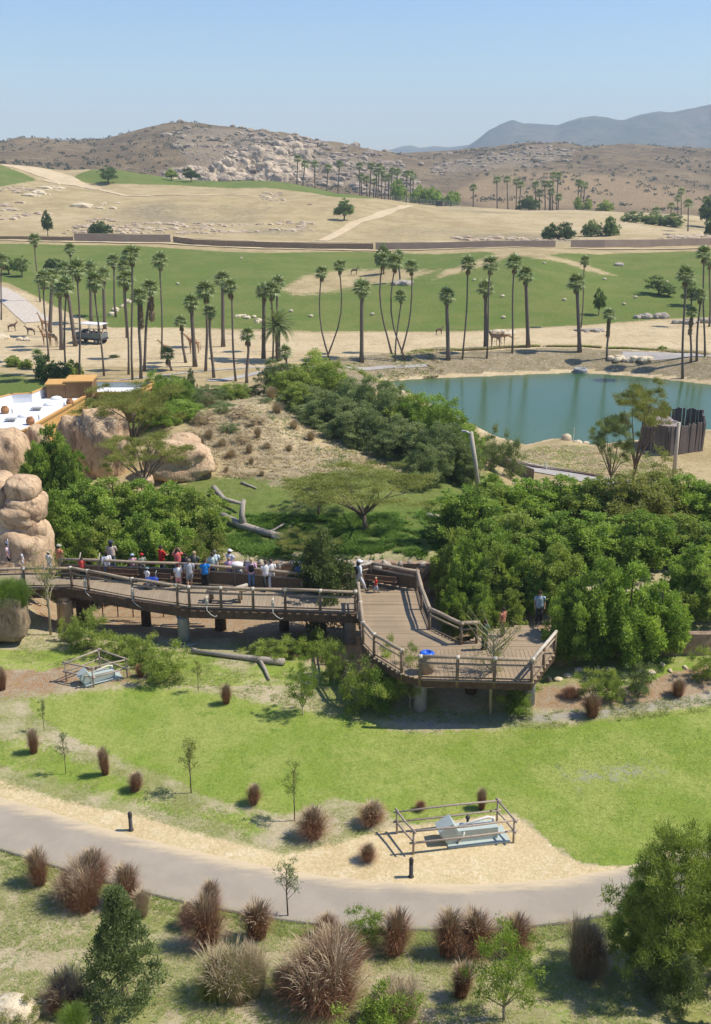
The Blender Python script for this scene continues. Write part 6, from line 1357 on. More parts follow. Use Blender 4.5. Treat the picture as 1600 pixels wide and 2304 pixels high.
# palms beyond the ridge
GFP = 'small palms in the row at the foot of the rocky hill'
FPS = [(670, 358, 668, 410), (686, 370, 681, 412), (708, 371, 709, 418), (738, 379, 735, 427), (764, 371, 760, 434), (809, 375, 810, 442), (835, 375, 831, 446), (848, 390, 845, 447), (860, 385, 858, 450), (883, 386, 878, 455), (894, 388, 893, 455), (916, 393, 914, 455), (924, 393, 923, 455), (825, 405, 826, 445), (842, 410, 840, 447), (875, 402, 874, 452), (853, 378, 850, 448), (867, 402, 866, 450), (812, 400, 815, 440), (930, 400, 929, 455)]
for i, a in enumerate(FPS): palm(*a, 'far palm below the rocky hill, '+(['first','second','third','fourth','fifth'][i]+' of the open row' if i < 5 else ['leftmost','tall left','left','mid left','central','tall central','right','bushy right','rightmost but one','low left','low central','low right','hidden central','hidden right','low leftmost'][i-5]+' stem of the dense clump'), .32, 2.3, 0, 528+(i % 5)*5, 0, GFP, 0, 'small_palm')
FP2 = [(1065, 424, 1065, 473, 'single small palm left of the far right rows'), (1118, 406, 1119, 474, 'tall small palm, second from the left beyond the bare field'), (1141, 405, 1143, 474, 'thin small palm right of the tall second one'), (1163, 410, 1161, 473, 'small palm of the close pair, left stem'), (1172, 418, 1168, 468, 'small palm of the close pair, right stem'), (1205, 417, 1205, 445, 'small palm behind the round green bush'), (1214, 437, 1213, 465, 'low small palm at the right of the round green bush'),
 (1226, 415, 1227, 473, 'small palm at the left of the dense far cluster'), (1238, 415, 1236, 473, 'small palm inside the dense far cluster'), (1240, 433, 1239, 473, 'low small palm inside the dense far cluster'), (1245, 396, 1243, 473, 'highest small palm of the dense far cluster'), (1256, 397, 1252, 473, 'small palm at the right of the dense far cluster'), (1257, 445, 1256, 474, 'lowest small palm of the dense far cluster'),
 (1302, 413, 1300, 478, 'left small palm of the far trio'), (1308, 416, 1306, 478, 'middle small palm of the far trio'), (1316, 419, 1311, 480, 'right small palm of the far trio')]
for i, a in enumerate(FP2): palm(*a[:4], a[4], .3, 2.3, 0, 526+(i % 4)*3, 0, 'small palms beyond the bare field', 0, 'small_palm')
for a in [(1533, 432, 1533, 478, 480, 'small palm above the olive trees at the far right'), (1525, 448, 1525, 490, 478, 'low small palm above the olive trees at the far right'), (1510, 465, 1510, 500, 470, 'bushy small palm among the olive trees'), (1549, 460, 1548, 528, 370, 'thin small palm in front of the olive trees at the far right'), (1588, 450, 1589, 500, 450, 'small palm at the right edge above the road'), (1475, 475, 1475, 500, 460, 'tiny palm left of the olive trees')]:
    palm(*a[:4], a[5], .22, 2.0, 0, a[4], 0, 'small palms at the far right', 0, 'small_palm')
# far and middle trees
for i, (px, top, Y, w, kd, m_, lab) in enumerate([
 (244, 372, 486, 26, 'far', L_far, 'round green tree on the pale ridge at the upper left'), (386, 378, 508, 18, 'far', L_bush2, 'light green tree on the green ridge, left of a pair'), (430, 376, 508, 20, 'far', L_dark, 'dark green tree on the green ridge, right of a pair'), (775, 445, 393, 25, 'far', L_far, 'round pepper tree standing on the bare slope beside the track'),
 (108, 470, 318, 15, 'far', L_dark, 'small tree with long thin trunk above the left wall'), (228, 498, 330, 28, 'farbush', L_dark, 'dark green bush above the left retaining wall'), (212, 503, 330, 16, 'farbush', L_dark, 'smaller dark bush touching the one above the wall'),
 (898, 403, 520, 24, 'farbush', L_bush, 'light green tree among the palms behind the ridge fence'), (945, 418, 520, 26, 'farbush', L_bush, 'bright green tree left behind the ridge fence'), (975, 422, 520, 26, 'farbush', L_bush, 'bright green tree in the middle behind the ridge fence'), (1015, 430, 518, 26, 'farbush', L_bush, 'bright green tree right behind the ridge fence'), (1190, 440, 522, 26, 'farbush', L_dark, 'round dark bush before the far palm cluster'),
 (1300, 443, 520, 14, 'farbush', L_bush2, 'light bush at the foot of the far palm trio, left'), (1322, 447, 520, 14, 'farbush', L_bush2, 'light bush at the foot of the far palm trio, right'), (1362, 450, 515, 20, 'farbush', L_bush2, 'light green bush right of the far palm trio'),
 (1238, 503, 335, 25, 'farbush', L_dark, 'dark green bush above the road, left of the pair'), (1275, 500, 335, 25, 'farbush', L_dark, 'dark green bush above the road, second one'), (1330, 495, 345, 24, 'farbush', L_willow, 'grey green bush right of the dark pair'), (1372, 488, 345, 26, 'farbush', L_far, 'green bush with dark shade above the road'),
 (1430, 475, 400, 34, 'farbush', L_willow, 'grey olive tree at the far right, left of three'), (1470, 478, 395, 36, 'farbush', L_willow, 'grey olive tree at the far right, middle of three'), (1512, 480, 392, 34, 'farbush', L_willow, 'grey olive tree at the far right, right of three'), (1590, 440, 400, 26, 'far', L_dark, 'dark green trees at the right edge above the road'), (1597, 490, 345, 18, 'farbush', L_dark, 'dark bush at the right edge beside the road'),
 (50, 575, 225, 22, 'far', L_willow, 'small grey green tree at the left behind the palms'), (20, 575, 228, 24, 'far', L_far, 'green tree at the left edge behind the palms'), (112, 580, 232, 14, 'far', L_dark, 'little dark tree left behind the dense palm cluster'), (128, 580, 232, 16, 'far', L_dark, 'dark tree behind the dense palm cluster'),
 (863, 545, 236, 26, 'far', L_willow, 'feathery grey tree behind the crowns of the central palms'), (1482, 618, 206, 38, 'far', L_willow, 'leaning grey green tree on the right green slope, larger'), (1505, 640, 204, 24, 'far', L_willow, 'smaller tree right beside the leaning one'), (1347, 645, 188, 17, 'far', L_far, 'small feathery tree between palms on the right slope'), (1555, 630, 195, 28, 'far', L_willow, 'grey olive tree between the right edge palms'), (1490, 778, 154, 14, 'farbush', L_bush2, 'small round tree on the bank near the right palms'),
 (258, 798, 148, 15, 'farbush', L_dark, 'small dark conical bush standing on the sand'), (30, 800, 140, 26, 'farbush', L_bush2, 'green bush at the left edge below the sand'), (60, 808, 138, 20, 'farbush', L_bush2, 'light green bush next to the left edge bush'), (105, 798, 128, 36, 'farbush', L_dark, 'big dark green bush behind the roof parapet'), (140, 815, 126, 28, 'farbush', L_dark, 'dark green bush right of the big one behind the building'), (165, 810, 132, 26, 'farbush', L_bush2, 'lighter green bush behind the plant rooms')]):
    plant_px('tree' if kd == 'far' else 'bush', lab, 'tree' if kd == 'far' else 'bush', kd, i % 3, px, top, Y, w*.92, m_)

def hillscrub(name, n, seed):
    rg = np.random.default_rng(seed); lf = Leafy(seed); xs = rg.uniform(-380, 520, n*3); ys = rg.uniform(640, 1250, n*3); zz = H(xs, ys); px, py = project(xs, ys, zz)
    cl = vnoise(xs*.02, ys*.012, seed); ok = (cl > .52) & (px > -150) & (px < 1800) & (py > 270); xs, ys, zz = xs[ok][:n], ys[ok][:n], zz[ok][:n]
    for x, y, z in zip(xs, ys, zz): r = rg.uniform(.6, 2.1); lf.clump((x, y, z+r*.2), (r*1.3, r, r*.8), 16, 1.3, .9, shell=.5)
    link(name, lf.mesh(name, L_scrub), kind='stuff')
L_scrub = leafmat('scrub', (.06, .065, .04), (.10, .10, .06), (.15, .14, .09), .1)
hillscrub('scrub', 1100, 5)

_e = [(-80, 1893), (0, 1912), (120, 1950), (230, 1984), (340, 2014), (430, 2036), (520, 2052), (640, 2074), (720, 2082), (800, 2090), (900, 2094), (1000, 2095), (1100, 2093), (1200, 2088), (1370, 2062), (1500, 2030), (1650, 1990)]
scatter_grass('edge_grass', L_weed, [(a, b-3) for a, b in _e]+[(a, b+34) for a, b in _e[::-1]], 16000, .12, .011, 31, .3)

# ------------------------------------------------------------------ people and animals
def skin_mesh(name, verts, edges, radii, mat, sub=1):
    me = bpy.data.meshes.new(name); me.from_pydata([tuple(v) for v in verts], edges, []); o = bpy.data.objects.new(name, me); COL.objects.link(o)
    md = o.modifiers.new('s', 'SKIN'); md.use_smooth_shade = True; md.branch_smoothing = .4
    for i, v in enumerate(me.skin_vertices[0].data):
        r = radii[i]; v.radius = (r, r) if np.isscalar(r) else r; v.use_root = (i == 0)
    if sub: sm = o.modifiers.new('u', 'SUBSURF'); sm.levels = sub; sm.render_levels = sub
    dg = bpy.context.evaluated_depsgraph_get(); dg.update(); r = bpy.data.meshes.new_from_object(o.evaluated_get(dg)); r.name = name
    r.materials.clear(); r.materials.append(mat); bpy.data.objects.remove(o); bpy.data.meshes.remove(me); return r
M_skin = simple('skin', (.52, .30, .20), (.46, .26, .17), 8, .6, .3)
_cl = {}
def cloth(c):
    if c not in _cl: _cl[c] = simple('cloth', c, tuple(x*.82 for x in c), 14, .9, .1, .3)
    return _cl[c]
def person(lab, px, py, h, shirt, legs, hair=(.06, .04, .03), hat=None, rz=0, shorts=False, sit=False, arms='down', stride=0, z=DZ, pack=None, long=False, dress=False, extra=None):
    p = Vector((*P(px, py, z)[:2], z)); k = h/1.72; t = thing('person', lab, 'person', p, rz, scale=k)
    hip = .92 if not sit else .50; S = lambda x, y, q: (x, y, q)
    if sit: LG = lambda s: [S(s*.09, 0, hip), S(s*.11, .40, .48), S(s*.11, .44, .08), S(s*.12, .56, .04)]
    else: LG = lambda s: [S(s*.09, 0, hip), S(s*.10, s*stride*.16+.02, .50), S(s*.105, s*stride*.34-.02, .085), S(s*.12, s*stride*.34+.13, .035)]
    sh = hip+.50
    AR = {'down': lambda s: [S(s*.19, 0, sh), S(s*.25, -.02, sh-.27), S(s*.24, .08, sh-.50)], 'rail': lambda s: [S(s*.19, 0, sh), S(s*.25, .12, sh-.24), S(s*.14, .34, sh-.28)],
          'up': lambda s: [S(s*.19, 0, sh), S(s*.30, .14, sh-.10), S(s*.12, .22, sh+.16)], 'hip': lambda s: [S(s*.19, 0, sh), S(s*.33, -.04, sh-.25), S(s*.17, .08, sh-.42)]}[arms]
    V = [S(0, 0, hip+.02), S(0, 0, hip+.24), S(0, 0, hip+.44), S(0, 0, hip+.53), S(0, .015, hip+.585), S(0, .02, hip+.69)]; Rr = [(.13, .09), (.12, .085), (.14, .085), .06, .062, (.092, .108)]
    E = [(i, i+1) for i in range(4)]+[(4, 5)]
    def chain(root, pts, rad):
        pr = root
        for q, r in zip(pts, rad): V.append(q); Rr.append(r); E.append((pr, len(V)-1)); pr = len(V)-1
        return pr
    for s in (-1, 1):
        chain(0, LG(s)[0:], [.085, .058, .038, .032])
        w_ = chain(2, AR(s), [.055, .040, .027]); a = Vector(AR(s)[2]); d = (a-Vector(AR(s)[1])).normalized(); sd_ = Vector((s, 0, 0))
        hnd = a+d*.06; hi = chain(w_, [tuple(hnd)], [(.034, .018)])
        for f in range(4):
            o = Vector((0, 1, 0))*(f-1.5)*.019 if abs(d.y) < .7 else Vector((1, 0, 0))*(f-1.5)*.019
            ln = (.05, .062, .058, .045)[f]; chain(hi, [tuple(hnd+d*.03+o), tuple(hnd+d*(.03+ln*.6)+o), tuple(hnd+d*(.03+ln)+o-sd_*.012)], [.009, .0085, .007])
        chain(hi, [tuple(hnd+Vector((0, .03, 0))-sd_*.01), tuple(hnd+d*.03+Vector((0, .045, 0))-sd_*.015)], [.010, .008])
    link('body', skin_mesh('body', V, E, Rr, M_skin), t)
    # face
    f = MB().blob((0, .135, hip+.70), (.014, .02, .024), 1, 0, 0).blob((.034, .118, hip+.725), (.013, .012, .009), 1, 0, 0).blob((-.034, .118, hip+.725), (.013, .012, .009), 1, 0, 0).box((0, .12, hip+.645), (.045, .012, .010)); f.build('face', cloth((.22, .10, .08)), t, True)
    # clothes: fitted shells over the body
    def loft(mb, rings, n=14):
        V_ = [(cx_+rx*math.cos(6.28318*j/n), cy_+ry*math.sin(6.28318*j/n), z_) for z_, rx, ry, cx_, cy_ in rings for j in range(n)]; k_ = len(rings)
        return mb.add(V_, [(i*n+j, i*n+(j+1) % n, (i+1)*n+(j+1) % n, (i+1)*n+j) for i in range(k_-1) for j in range(n)]+[tuple(range(n-1, -1, -1)), tuple((k_-1)*n+j for j in range(n))])
    w0 = random.uniform(.95, 1.12)
    m2 = loft(MB(), [(hip-.07, .185*w0, .145, 0, 0), (hip+.08, .175*w0, .14, 0, 0), (hip+.25, .17*w0, .13, 0, 0), (hip+.40, .205, .135, 0, 0), (hip+.49, .185, .115, 0, 0), (hip+.545, .10, .085, 0, 0), (hip+.565, .07, .07, 0, .01)])
    for s in (-1, 1):
        a = [Vector(q) for q in AR(s)]; e = a[0].lerp(a[1], .8) if not long else a[1]; st_ = Vector((s*.13, 0, sh-.03))
        m2.tube([st_, a[0]+Vector((s*.01, 0, -.02)), e]+([a[1].lerp(a[2], .9)] if long else []), [.085, .082, .068]+([.048] if long else []), 9)
    m2.build('shirt', cloth(shirt), t, True)
    m3 = loft(MB(), [(hip-.16, .17, .13, 0, 0), (hip-.03, .178, .138, 0, 0), (hip+.09, .16, .125, 0, 0)])
    for s in (-1, 1):
        L_ = [Vector(q) for q in LG(s)]; ends = [L_[0], L_[0].lerp(L_[1], .9)] if shorts else [L_[0], L_[1], L_[1].lerp(L_[2], .93)]
        m3.tube(ends, [.105, .10] if shorts else [.105, .085, .075], 9)
    m3.build('shorts' if shorts else 'trousers', cloth(legs), t, True)
    if dress: MB().lathe([(.30, hip-.42), (.24, hip-.15), (.17, hip+.1)], 14).build('skirt', cloth(legs), t, True)
    for s in (-1, 1):
        q = LG(s); MB().blob((q[3][0], q[3][1]-.05, .045), (.048, .13, .05), 2, .03).build('shoe', cloth((.7, .7, .68) if shorts else (.06, .05, .05)), t, True)
    hb = MB().blob((0, -.02, hip+.735), (.108, .122, .112), 2, .06, 3)
    if hair is not None:
        if long: hb.blob((0, -.05, hip+.60), (.085, .06, .16), 2, .08, 5)
        hb.build('hair', cloth(hair), t, True)
    if hat: MB().lathe([(.128, -.01), (.125, .05), (.09, .10), (0, .12)], 14, (0, 0, hip+.77)).lathe([(.16, -.012), (.165, 0), (.12, .012)], 14, (0, .04, hip+.775)).build('hat', cloth(hat), t, True)
    if pack: MB().blob((0, -.19, hip+.28), (.15, .10, .21), 3, .04, 1, boxy=.4).build('backpack', cloth(pack), t, True)
    return t
W_ = (.80, .78, .78); PK = (.72, .42, .46); RD = (.60, .035, .03); DN = (.10, .16, .26); BK = (.025, .025, .03); GY = (.42, .44, .47)
person('person in pale pink top and black trousers carrying a board at the left edge', 23, 1283, 1.66, (.78, .58, .6), BK, hat=(.6, .62, .68), rz=-1.6, stride=.7)
tag(MB().box((0, 0, .25), (.03, .3, .55)).build('sign_board', cloth(W_), loc=Vector((*P(26, 1283, DZ)[:2], DZ+1.35))), 'narrow white board carried by the person at the left edge', 'board')
person('small child in a white hat beside the rock stack', 54, 1283, 1.22, W_, W_, hat=W_, rz=-1.5, shorts=True)
person('person in white with light hat bending behind the thorn tree', 113, 1290, 1.25, W_, GY, hat=(.6, .55, .45), rz=-.5)
person('person in an orange top half hidden by thorn tree twigs', 137, 1286, 1.55, (.66, .24, .14), (.3, .2, .14), hat=(.45, .43, .35), rz=-.4, shorts=True)
person('woman in a bright red top leaning at the back railing on the left', 187, 1302, 1.25, (.72, .10, .09), BK, rz=.2, arms='rail')
person('dark haired woman in white top and jeans with a white bag', 243, 1302, 1.58, W_, DN, rz=.4, long=True)
person('tall man in a beige shirt and dark cap leaning on the back railing', 254, 1285, 1.74, (.55, .45, .36), (.12, .17, .2), hair=(.03, .03, .05), hat=(.06, .07, .12), rz=.1, arms='rail', long=True)
person('child in a pink top and pale blue cap sitting behind the bench', 301, 1298, 1.3, PK, W_, hat=(.45, .58, .68), rz=.3)
person('child in a grey green top and red cap sitting behind the bench', 322, 1297, 1.3, (.33, .35, .28), (.3, .24, .18), hat=RD, rz=.6)
person('seated child in a white top and blue cap near the front railing', 333, 1322, 1.12, W_, W_, hat=(.2, .28, .36), rz=-.7, arms='hip')
person('man in a bright red polo shirt leaning on the back railing', 366, 1292, 1.66, RD, (.08, .08, .09), rz=-.7, arms='rail')
person('woman in a salmon sleeveless top raising a camera', 402, 1298, 1.66, (.72, .16, .15), (.35, .3, .28), rz=.2, arms='up')
person('girl in a white top and pink shorts near the front railing', 403, 1325, 1.42, W_, (.70, .36, .38), hair=(.10, .03, .02), rz=.1, shorts=True)
person('man in a light grey T-shirt and grey shorts with white shoes', 428, 1325, 1.70, GY, (.25, .29, .33), hair=(.2, .17, .14), rz=.2, shorts=True, stride=.3)
person('person in dark clothes standing behind the grey shirted man', 421, 1308, 1.60, (.04, .04, .05), (.04, .04, .05), rz=.1)
person('woman in an olive grey top with blond hair at the railing', 440, 1306, 1.68, (.17, .17, .14), (.10, .07, .05), hair=(.45, .33, .18), rz=-.3, arms='rail', hat=None)
person('boy in a bright blue shirt and black trousers', 463, 1322, 1.60, (.03, .22, .62), BK, rz=.1, pack=None)
person('person in pale mint top and dark shorts beside the blue shirt', 480, 1308, 1.62, (.55, .66, .62), (.06, .07, .08), rz=0, shorts=True)
person('person in a light blue top at the back railing behind the bench', 486, 1302, 1.64, (.60, .70, .74), (.28, .25, .15), hair=(.2, .18, .14), rz=0)
person('girl in a pink top and lilac shorts beside a white pushchair', 517, 1308, 1.36, (.66, .40, .55), (.36, .36, .52), hair=(.4, .26, .15), rz=.2, shorts=True)
person('adult in white wide hat bending at the railing behind the girl', 519, 1300, 1.6, (.62, .64, .7), (.3, .3, .36), hat=W_, rz=-.5, arms='rail')
person('blond woman in a pink top and blue jeans with a black bag', 567, 1323, 1.70, (.66, .44, .56), (.14, .22, .34), hair=(.55, .42, .22), rz=.1, long=True, pack=BK)
person('person in a white shirt and black trousers at the middle of the walkway', 599, 1327, 1.66, W_, (.04, .045, .045), hair=(.12, .09, .07), rz=.4, stride=.8)
person('person all in white beside the one in black trousers', 611, 1325, 1.66, W_, W_, hair=(.12, .09, .07), rz=.2, stride=.5)
person('person with white cap and blue shirt half hidden by the dark tree', 676, 1328, 1.6, (.10, .16, .3), BK, hat=W_, rz=.3)
person('person in pale aqua top hidden behind the dark tree', 711, 1330, 1.6, (.5, .72, .72), (.2, .2, .22), rz=0)
person('person in white seen through the dark tree beside the railing', 757, 1328, 1.4, W_, GY, hat=W_, rz=0)
person('person in a pale yellow top at the railing behind the tree', 770, 1318, 1.5, (.7, .68, .3), GY, rz=0)
person('walker in white clothes and sun hat passing the end of the railing', 808, 1330, 1.72, (.66, .68, .72), (.68, .68, .7), hat=W_, rz=-1.2, stride=1.0, long=True, pack=BK)
person('toddler in a red top walking on the wooden deck', 846, 1333, .86, (.70, .05, .03), (.45, .5, .62), hair=(.6, .5, .32), rz=-1.3, stride=.6)
person('person in reddish top in the shade at the end of the railing', 1130, 1432, 1.5, (.42, .18, .12), (.1, .08, .07), rz=.8)
person('dark clothed visitor beside the railing end on the platform', 1090, 1462, 1.5, (.06, .10, .06), BK, rz=.4, arms='hip')
person('person in a pale blue T-shirt standing in the dark path opening', 1212, 1402, 1.7, (.32, .42, .48), (.06, .06, .07), rz=3.1)
pm_ = thing('pushchair', 'small blue pushchair beside the seated child', 'pushchair', Vector((*dk(343, 1324), DZ)))
MB().blob((0, 0, .5), (.36, .22, .14), 3, .06, 2, boxy=.3).build('seat', cloth((.03, .07, .35)), pm_, True); MB().tube([(-.3, -.15, .1), (.25, -.15, .6)], .02, 5).tube([(-.3, .15, .1), (.25, .15, .6)], .02, 5).tube([(.3, -.15, .1), (-.3, -.15, .55)], .02, 5).tube([(.25, -.15, .95), (.25, .15, .95)], .02, 5).tube([(.25, -.15, .6), (.25, -.15, .95)], .02, 5).build('frame', M_conc, pm_)
for s in (-1, 1):
    for x_ in (-.3, .3): MB().tube([(x_, s*.17-.02, .09), (x_, s*.17+.02, .09)], .09, 12).build('wheel', M_black, pm_)
pm_ = thing('pushchair', 'white hooded pushchair at the back railing beside the girl in pink', 'pushchair', Vector((*dk(535, 1308), DZ)))
MB().blob((0, 0, .95), (.34, .28, .2), 3, .05, 2).build('hood', cloth(W_), pm_, True); MB().box((0, 0, .55), (.5, .4, .25)).tube([(.2, -.2, .1), (.5, -.2, 1.1)], .02, 5).tube([(.2, .2, .1), (.5, .2, 1.1)], .02, 5).build('frame', M_conc, pm_)
for s in (-1, 1):
    for x_ in (-.25, .3): MB().tube([(x_, s*.2-.02, .1), (x_, s*.2+.02, .1)], .1, 12).build('wheel', M_black, pm_)

def giraffe_mat():
    m = Mat('giraffe_hide', .8, .15); v = m.vor(m.co(), 5, 'DISTANCE_TO_EDGE'); m.color(m.mix(m.ramp(v, .03, .10), (.58, .45, .30), (.30, .14, .06))); return m.m
M_gir = giraffe_mat()
def giraffe(lab, bx, by, rz, neck, s=1.0):
    b = G(bx, by); t = thing('giraffe', lab, 'giraffe', b, rz, 'giraffes on the savanna', s); L = 1.0
    V = [(0, 0, 2.1), (.55, 0, 2.2), (-.65, 0, 1.95), (-.95, 0, 1.85)]; Rr = [(.36, .45), (.30, .44), (.30, .34), (.16, .18)]; E = [(0, 1), (0, 2), (2, 3)]
    def ch(root, pts, rad):
        for q, r in zip(pts, rad): V.append(q); Rr.append(r); E.append((root, len(V)-1)); root = len(V)-1
        return root
    for sg in (-1, 1):
        ch(1, [(.62, sg*.2, 1.55), (.60, sg*.2, .95), (.60, sg*.2, .3), (.66, sg*.2, .04)], [.13, .075, .05, .06]); ch(2, [(-.72, sg*.2, 1.45), (-.82, sg*.2, .95), (-.78, sg*.2, .3), (-.72, sg*.2, .04)], [.15, .075, .05, .06])
    n = ch(1, neck[:-1], [.24, .17, .13, .12][:len(neck)-1]); ch(n, [neck[-1]], [.07])
    link('body', skin_mesh('body', V, E, Rr, M_gir), t)
    hd = Vector(neck[-2]); mb = MB()
    for sg in (-1, 1): mb.tube([hd+Vector((-.03, sg*.07, .05)), hd+Vector((-.06, sg*.09, .28))], .025, 5)
    mb.build('horns', M_rust, t); mb = MB()
    for sg in (-1, 1): mb.blob(hd+Vector((-.1, sg*.2, .06)), (.05, .12, .05), 2, 0)
    mb.build('ears', M_gir, t, True)
    MB().tube([(-1.05, 0, 1.9), (-1.15, 0, 1.4), (-1.15, 0, 1.0)], [.04, .03, .02], 5).blob((-1.15, 0, .85), (.05, .05, .18), 2, 0).build('tail', M_rust, t, True)
    return t
up = [(.85, 0, 2.8), (1.15, 0, 3.5), (1.45, 0, 4.1), (1.85, 0, 3.98)]; mid = [(1.05, 0, 2.7), (1.5, 0, 3.1), (1.95, 0, 3.4), (2.35, 0, 3.25)]; lowa = [(1.1, 0, 2.2), (1.6, 0, 1.9), (2.1, 0, 1.6), (2.45, 0, 1.4)]
giraffe('giraffe feeding beside the thick palm on the right of the sand', 1114, 783, R(158), [(1.0, 0, 2.6), (1.45, 0, 3.0), (1.75, 0, 3.25), (2.1, 0, 3.1)], .85)
giraffe('giraffe with neck stretched low behind the feeding one', 1127, 779, R(-8), lowa, .8)
giraffe('giraffe of the pair at the left, nearer the thin palm', 106, 778, R(215), up, .72)
giraffe('giraffe of the pair at the left, under the thick palm', 120, 780, R(160), mid, .78)
giraffe('giraffe with upright neck at the end of the dirt road', 102, 746, R(170), up, .72)
giraffe('giraffe browsing at the thick palm in the middle left', 437, 795, R(170), mid, .85)
giraffe('giraffe partly hidden behind the short young palm', 378, 805, R(165), mid, .7)
def antelope(lab, bx, by, rz, mat, s=1, cat='antelope'):
    b = G(bx, by); t = thing('antelope', lab, cat, b, rz, scale=s); V = [(0, 0, .85), (.35, 0, .9), (-.4, 0, .85)]; Rr = [(.17, .22), (.16, .22), (.16, .19)]; E = [(0, 1), (0, 2)]
    def ch(root, pts, rad):
        for q, r in zip(pts, rad): V.append(q); Rr.append(r); E.append((root, len(V)-1)); root = len(V)-1
        return root
    for sg in (-1, 1): ch(1, [(.38, sg*.1, .55), (.38, sg*.1, .3), (.4, sg*.1, .03)], [.07, .035, .03]); ch(2, [(-.45, sg*.1, .6), (-.52, sg*.1, .32), (-.47, sg*.1, .03)], [.09, .035, .03])
    ch(1, [(.55, 0, 1.05), (.72, 0, 1.25), (.9, 0, 1.18)], [.11, .08, .045]); link('body', skin_mesh('body', V, E, Rr, mat), t)
    mb = MB()
    for sg in (-1, 1): mb.tube([(.7, sg*.05, 1.32), (.62, sg*.1, 1.5), (.66, sg*.12, 1.68)], [.022, .018, .008], 5)
    mb.build('horns', M_black, t, True); MB().tube([(-.56, 0, .95), (-.62, 0, .65)], .02, 5).build('tail', M_black, t)
M_ant = simple('antelope_hide', (.16, .11, .08), (.11, .075, .055), 5)
antelope('dark grazing antelope in front of the left sand road', 70, 755, R(180), M_ant, 1.2)
antelope('dark antelope standing by the small rock in the sand centre', 988, 753, R(20), M_ant, 1.0)
antelope('brown antelope lying far off in the brown dip of the green field', 797, 619, R(10), M_ant, 1.3)
antelope('brown antelope at the left edge near the sandy rocks', 28, 746, R(30), M_ant, 1.2)
# safari truck
g = G(206, 772); tk = thing('safari_truck', 'open grey safari truck with white canopy and passengers on the sand', 'truck', g, R(158), scale=1.05)
MB().box((0, 0, .75), (4.6, 1.9, .28)).build('chassis', M_black, tk); M_tk = simple('truck_paint', (.16, .19, .18), (.12, .145, .14), 3, .5, .4)
MB().box((1.75, 0, 1.2), (1.2, 1.8, .65)).box((2.2, 0, 1.05), (.4, 1.9, .5)).build('bonnet', M_tk, tk); MB().box((-.6, .92, 1.25), (3.2, .06, .7)).box((-.6, -.92, 1.25), (3.2, .06, .7)).box((-2.2, 0, 1.25), (.06, 1.9, .7)).build('side_panel', M_tk, tk)
MB().box((.9, 0, 1.75), (.05, 1.7, .5), rot=Euler((0, R(-12), 0))).build('windscreen', simple('glass', (.12, .16, .18), rough=.1, spec=.5), tk)
MB().box((-.5, 0, 2.85), (3.6, 2.1, .08)).box((-.5, 0, 2.91), (3.2, 1.6, .05)).build('canopy', M_roofw, tk)
for sx_ in (-2.1, -.6, .95):
    for sg in (-.9, .9): MB().tube([(sx_, sg, .9), (sx_, sg, 2.85)], .04, 6).build('canopy_post', M_conc, tk)
for x_ in (-1.55, 1.55):
    for sg in (-1, 1): wv = MB().tube([(x_, sg*.8, .45), (x_, sg*1.02, .45)], .45, 16).build('wheel', M_black, tk); MB().tube([(x_, sg*1.0, .45), (x_, sg*1.04, .45)], .22, 12).build('rim', M_conc, wv)
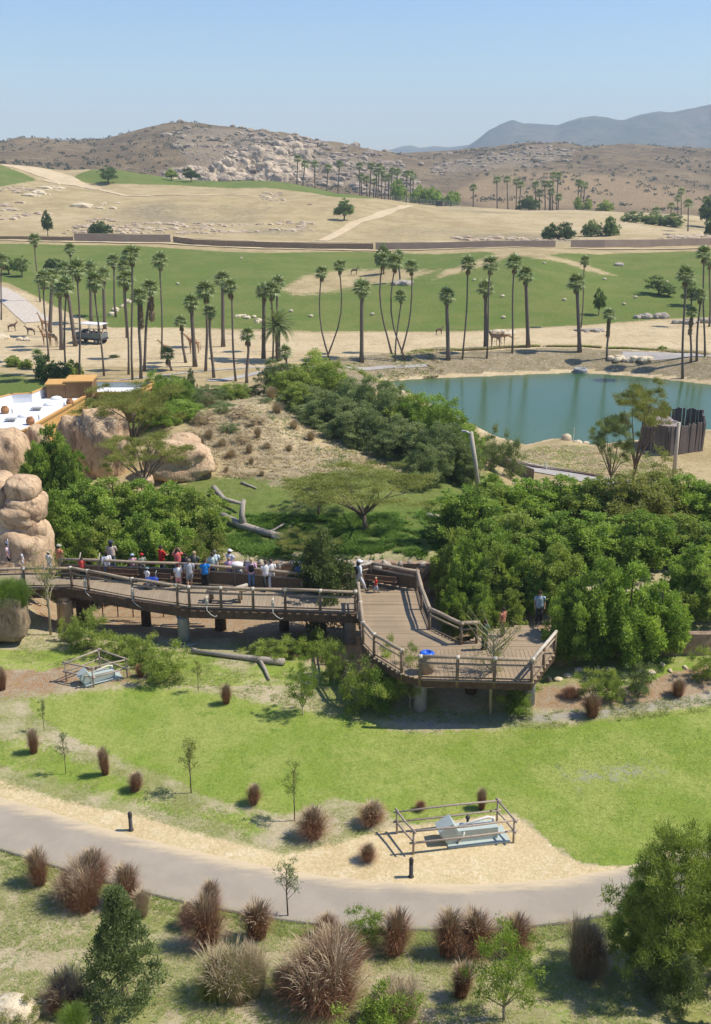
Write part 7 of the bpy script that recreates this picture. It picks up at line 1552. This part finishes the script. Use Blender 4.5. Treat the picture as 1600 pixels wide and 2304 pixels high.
for i, (x_, y_, c) in enumerate([(-.2, -.45, W_), (-.2, .45, (.5, .2, .2)), (-1.0, -.45, (.5, .55, .6)), (-1.0, .45, W_), (-1.8, -.4, (.25, .3, .4)), (-1.8, .45, (.55, .5, .3)), (.5, .3, W_)]):
    q = thing('person', ['white shirted passenger in the middle row of the safari truck', 'red shirted passenger on the far side of the safari truck', 'pale blue shirted passenger in the third row of the safari truck', 'white shirted passenger on the far side of the third row', 'dark blue shirted passenger in the last row of the safari truck', 'yellow shirted passenger in the last row of the safari truck', 'driver of the safari truck in white'][i], 'person', tk.matrix_basis@Vector((x_, y_, 1.05)), R(158))
    Vp = [(0, 0, .1), (0, 0, .35), (0, 0, .58), (0, 0, .68), (0, 0, .78), (0, 0, .88)]+[(0, .2, .55), (.1, .25, .32), (.28, .2, .25), (0, -.2, .55), (.1, -.25, .32), (.28, -.2, .25), (.4, .1, .1), (.42, .1, -.25), (.4, -.1, .1), (.42, -.1, -.25)]
    link('body', skin_mesh('body', Vp, [(0, 1), (1, 2), (2, 3), (3, 4), (4, 5), (2, 6), (6, 7), (7, 8), (2, 9), (9, 10), (10, 11), (0, 12), (12, 13), (0, 14), (14, 15)], [.13, .13, .15, .05, .055, .09, .05, .04, .03, .05, .04, .03, .07, .05, .07, .05], M_skin), q)
    link('shirt', skin_mesh('shirt', [(0, 0, .08), (0, 0, .35), (0, 0, .58), (0, .21, .54), (.07, .25, .38), (0, -.21, .54), (.07, -.25, .38)], [(0, 1), (1, 2), (2, 3), (3, 4), (2, 5), (5, 6)], [.16, .155, .17, .07, .06, .07, .06], cloth(c)), q); MB().blob((-.01, 0, .93), (.1, .1, .09), 2, .05).build('hair', cloth((.08, .05, .04)), q, True)
# white birds and small boulders on the green field
for i, (px, py) in enumerate([(620, 708), (1225, 594), (1270, 676), (1133, 716), (1131, 668), (1430, 671), (1404, 686), (1360, 630), (838, 709), (700, 713), (655, 702), (1067, 632), (1501, 636), (543, 563+20), (400, 640)]):
    b = MB().blob((0, 0, .2), (.4, .28, .25), 2, .2, i); tag(b.build('pale_stone', M_rockc, None, False, loc=G(px, py)), 'small pale stone on the green field '+['above the scattered white stones','near the upper right road','below the driftwood on the right','just above the giraffes','above the giraffes, upper one','right of the leaning trees shadow','left of the leaning trees','beside the thin right palm','beside the thick central palm','left of the crossing palms foot','above the date palm','beside the tall thin palm crown','at the far right edge','under the upper retaining wall','in the pale dry patch on the left'][i], 'stone', 'small pale stones on the green field')

# ------------------------------------------------------------------ air
def haze():
    m = bpy.data.materials.new('haze'); m.use_nodes = True; nt = m.node_tree; nt.nodes.clear()
    o = nt.nodes.new('ShaderNodeOutputMaterial'); v = nt.nodes.new('ShaderNodeVolumePrincipled')
    v.inputs['Color'].default_value = (.68, .85, 1, 1); v.inputs['Density'].default_value = 0.00017; v.inputs['Anisotropy'].default_value = 0
    nt.links.new(v.outputs[0], o.inputs['Volume'])
    b = MB(); b.box((0, 3200, 145), (9600, 6900, 304)); b.build('haze', m, kind='stuff')
haze()
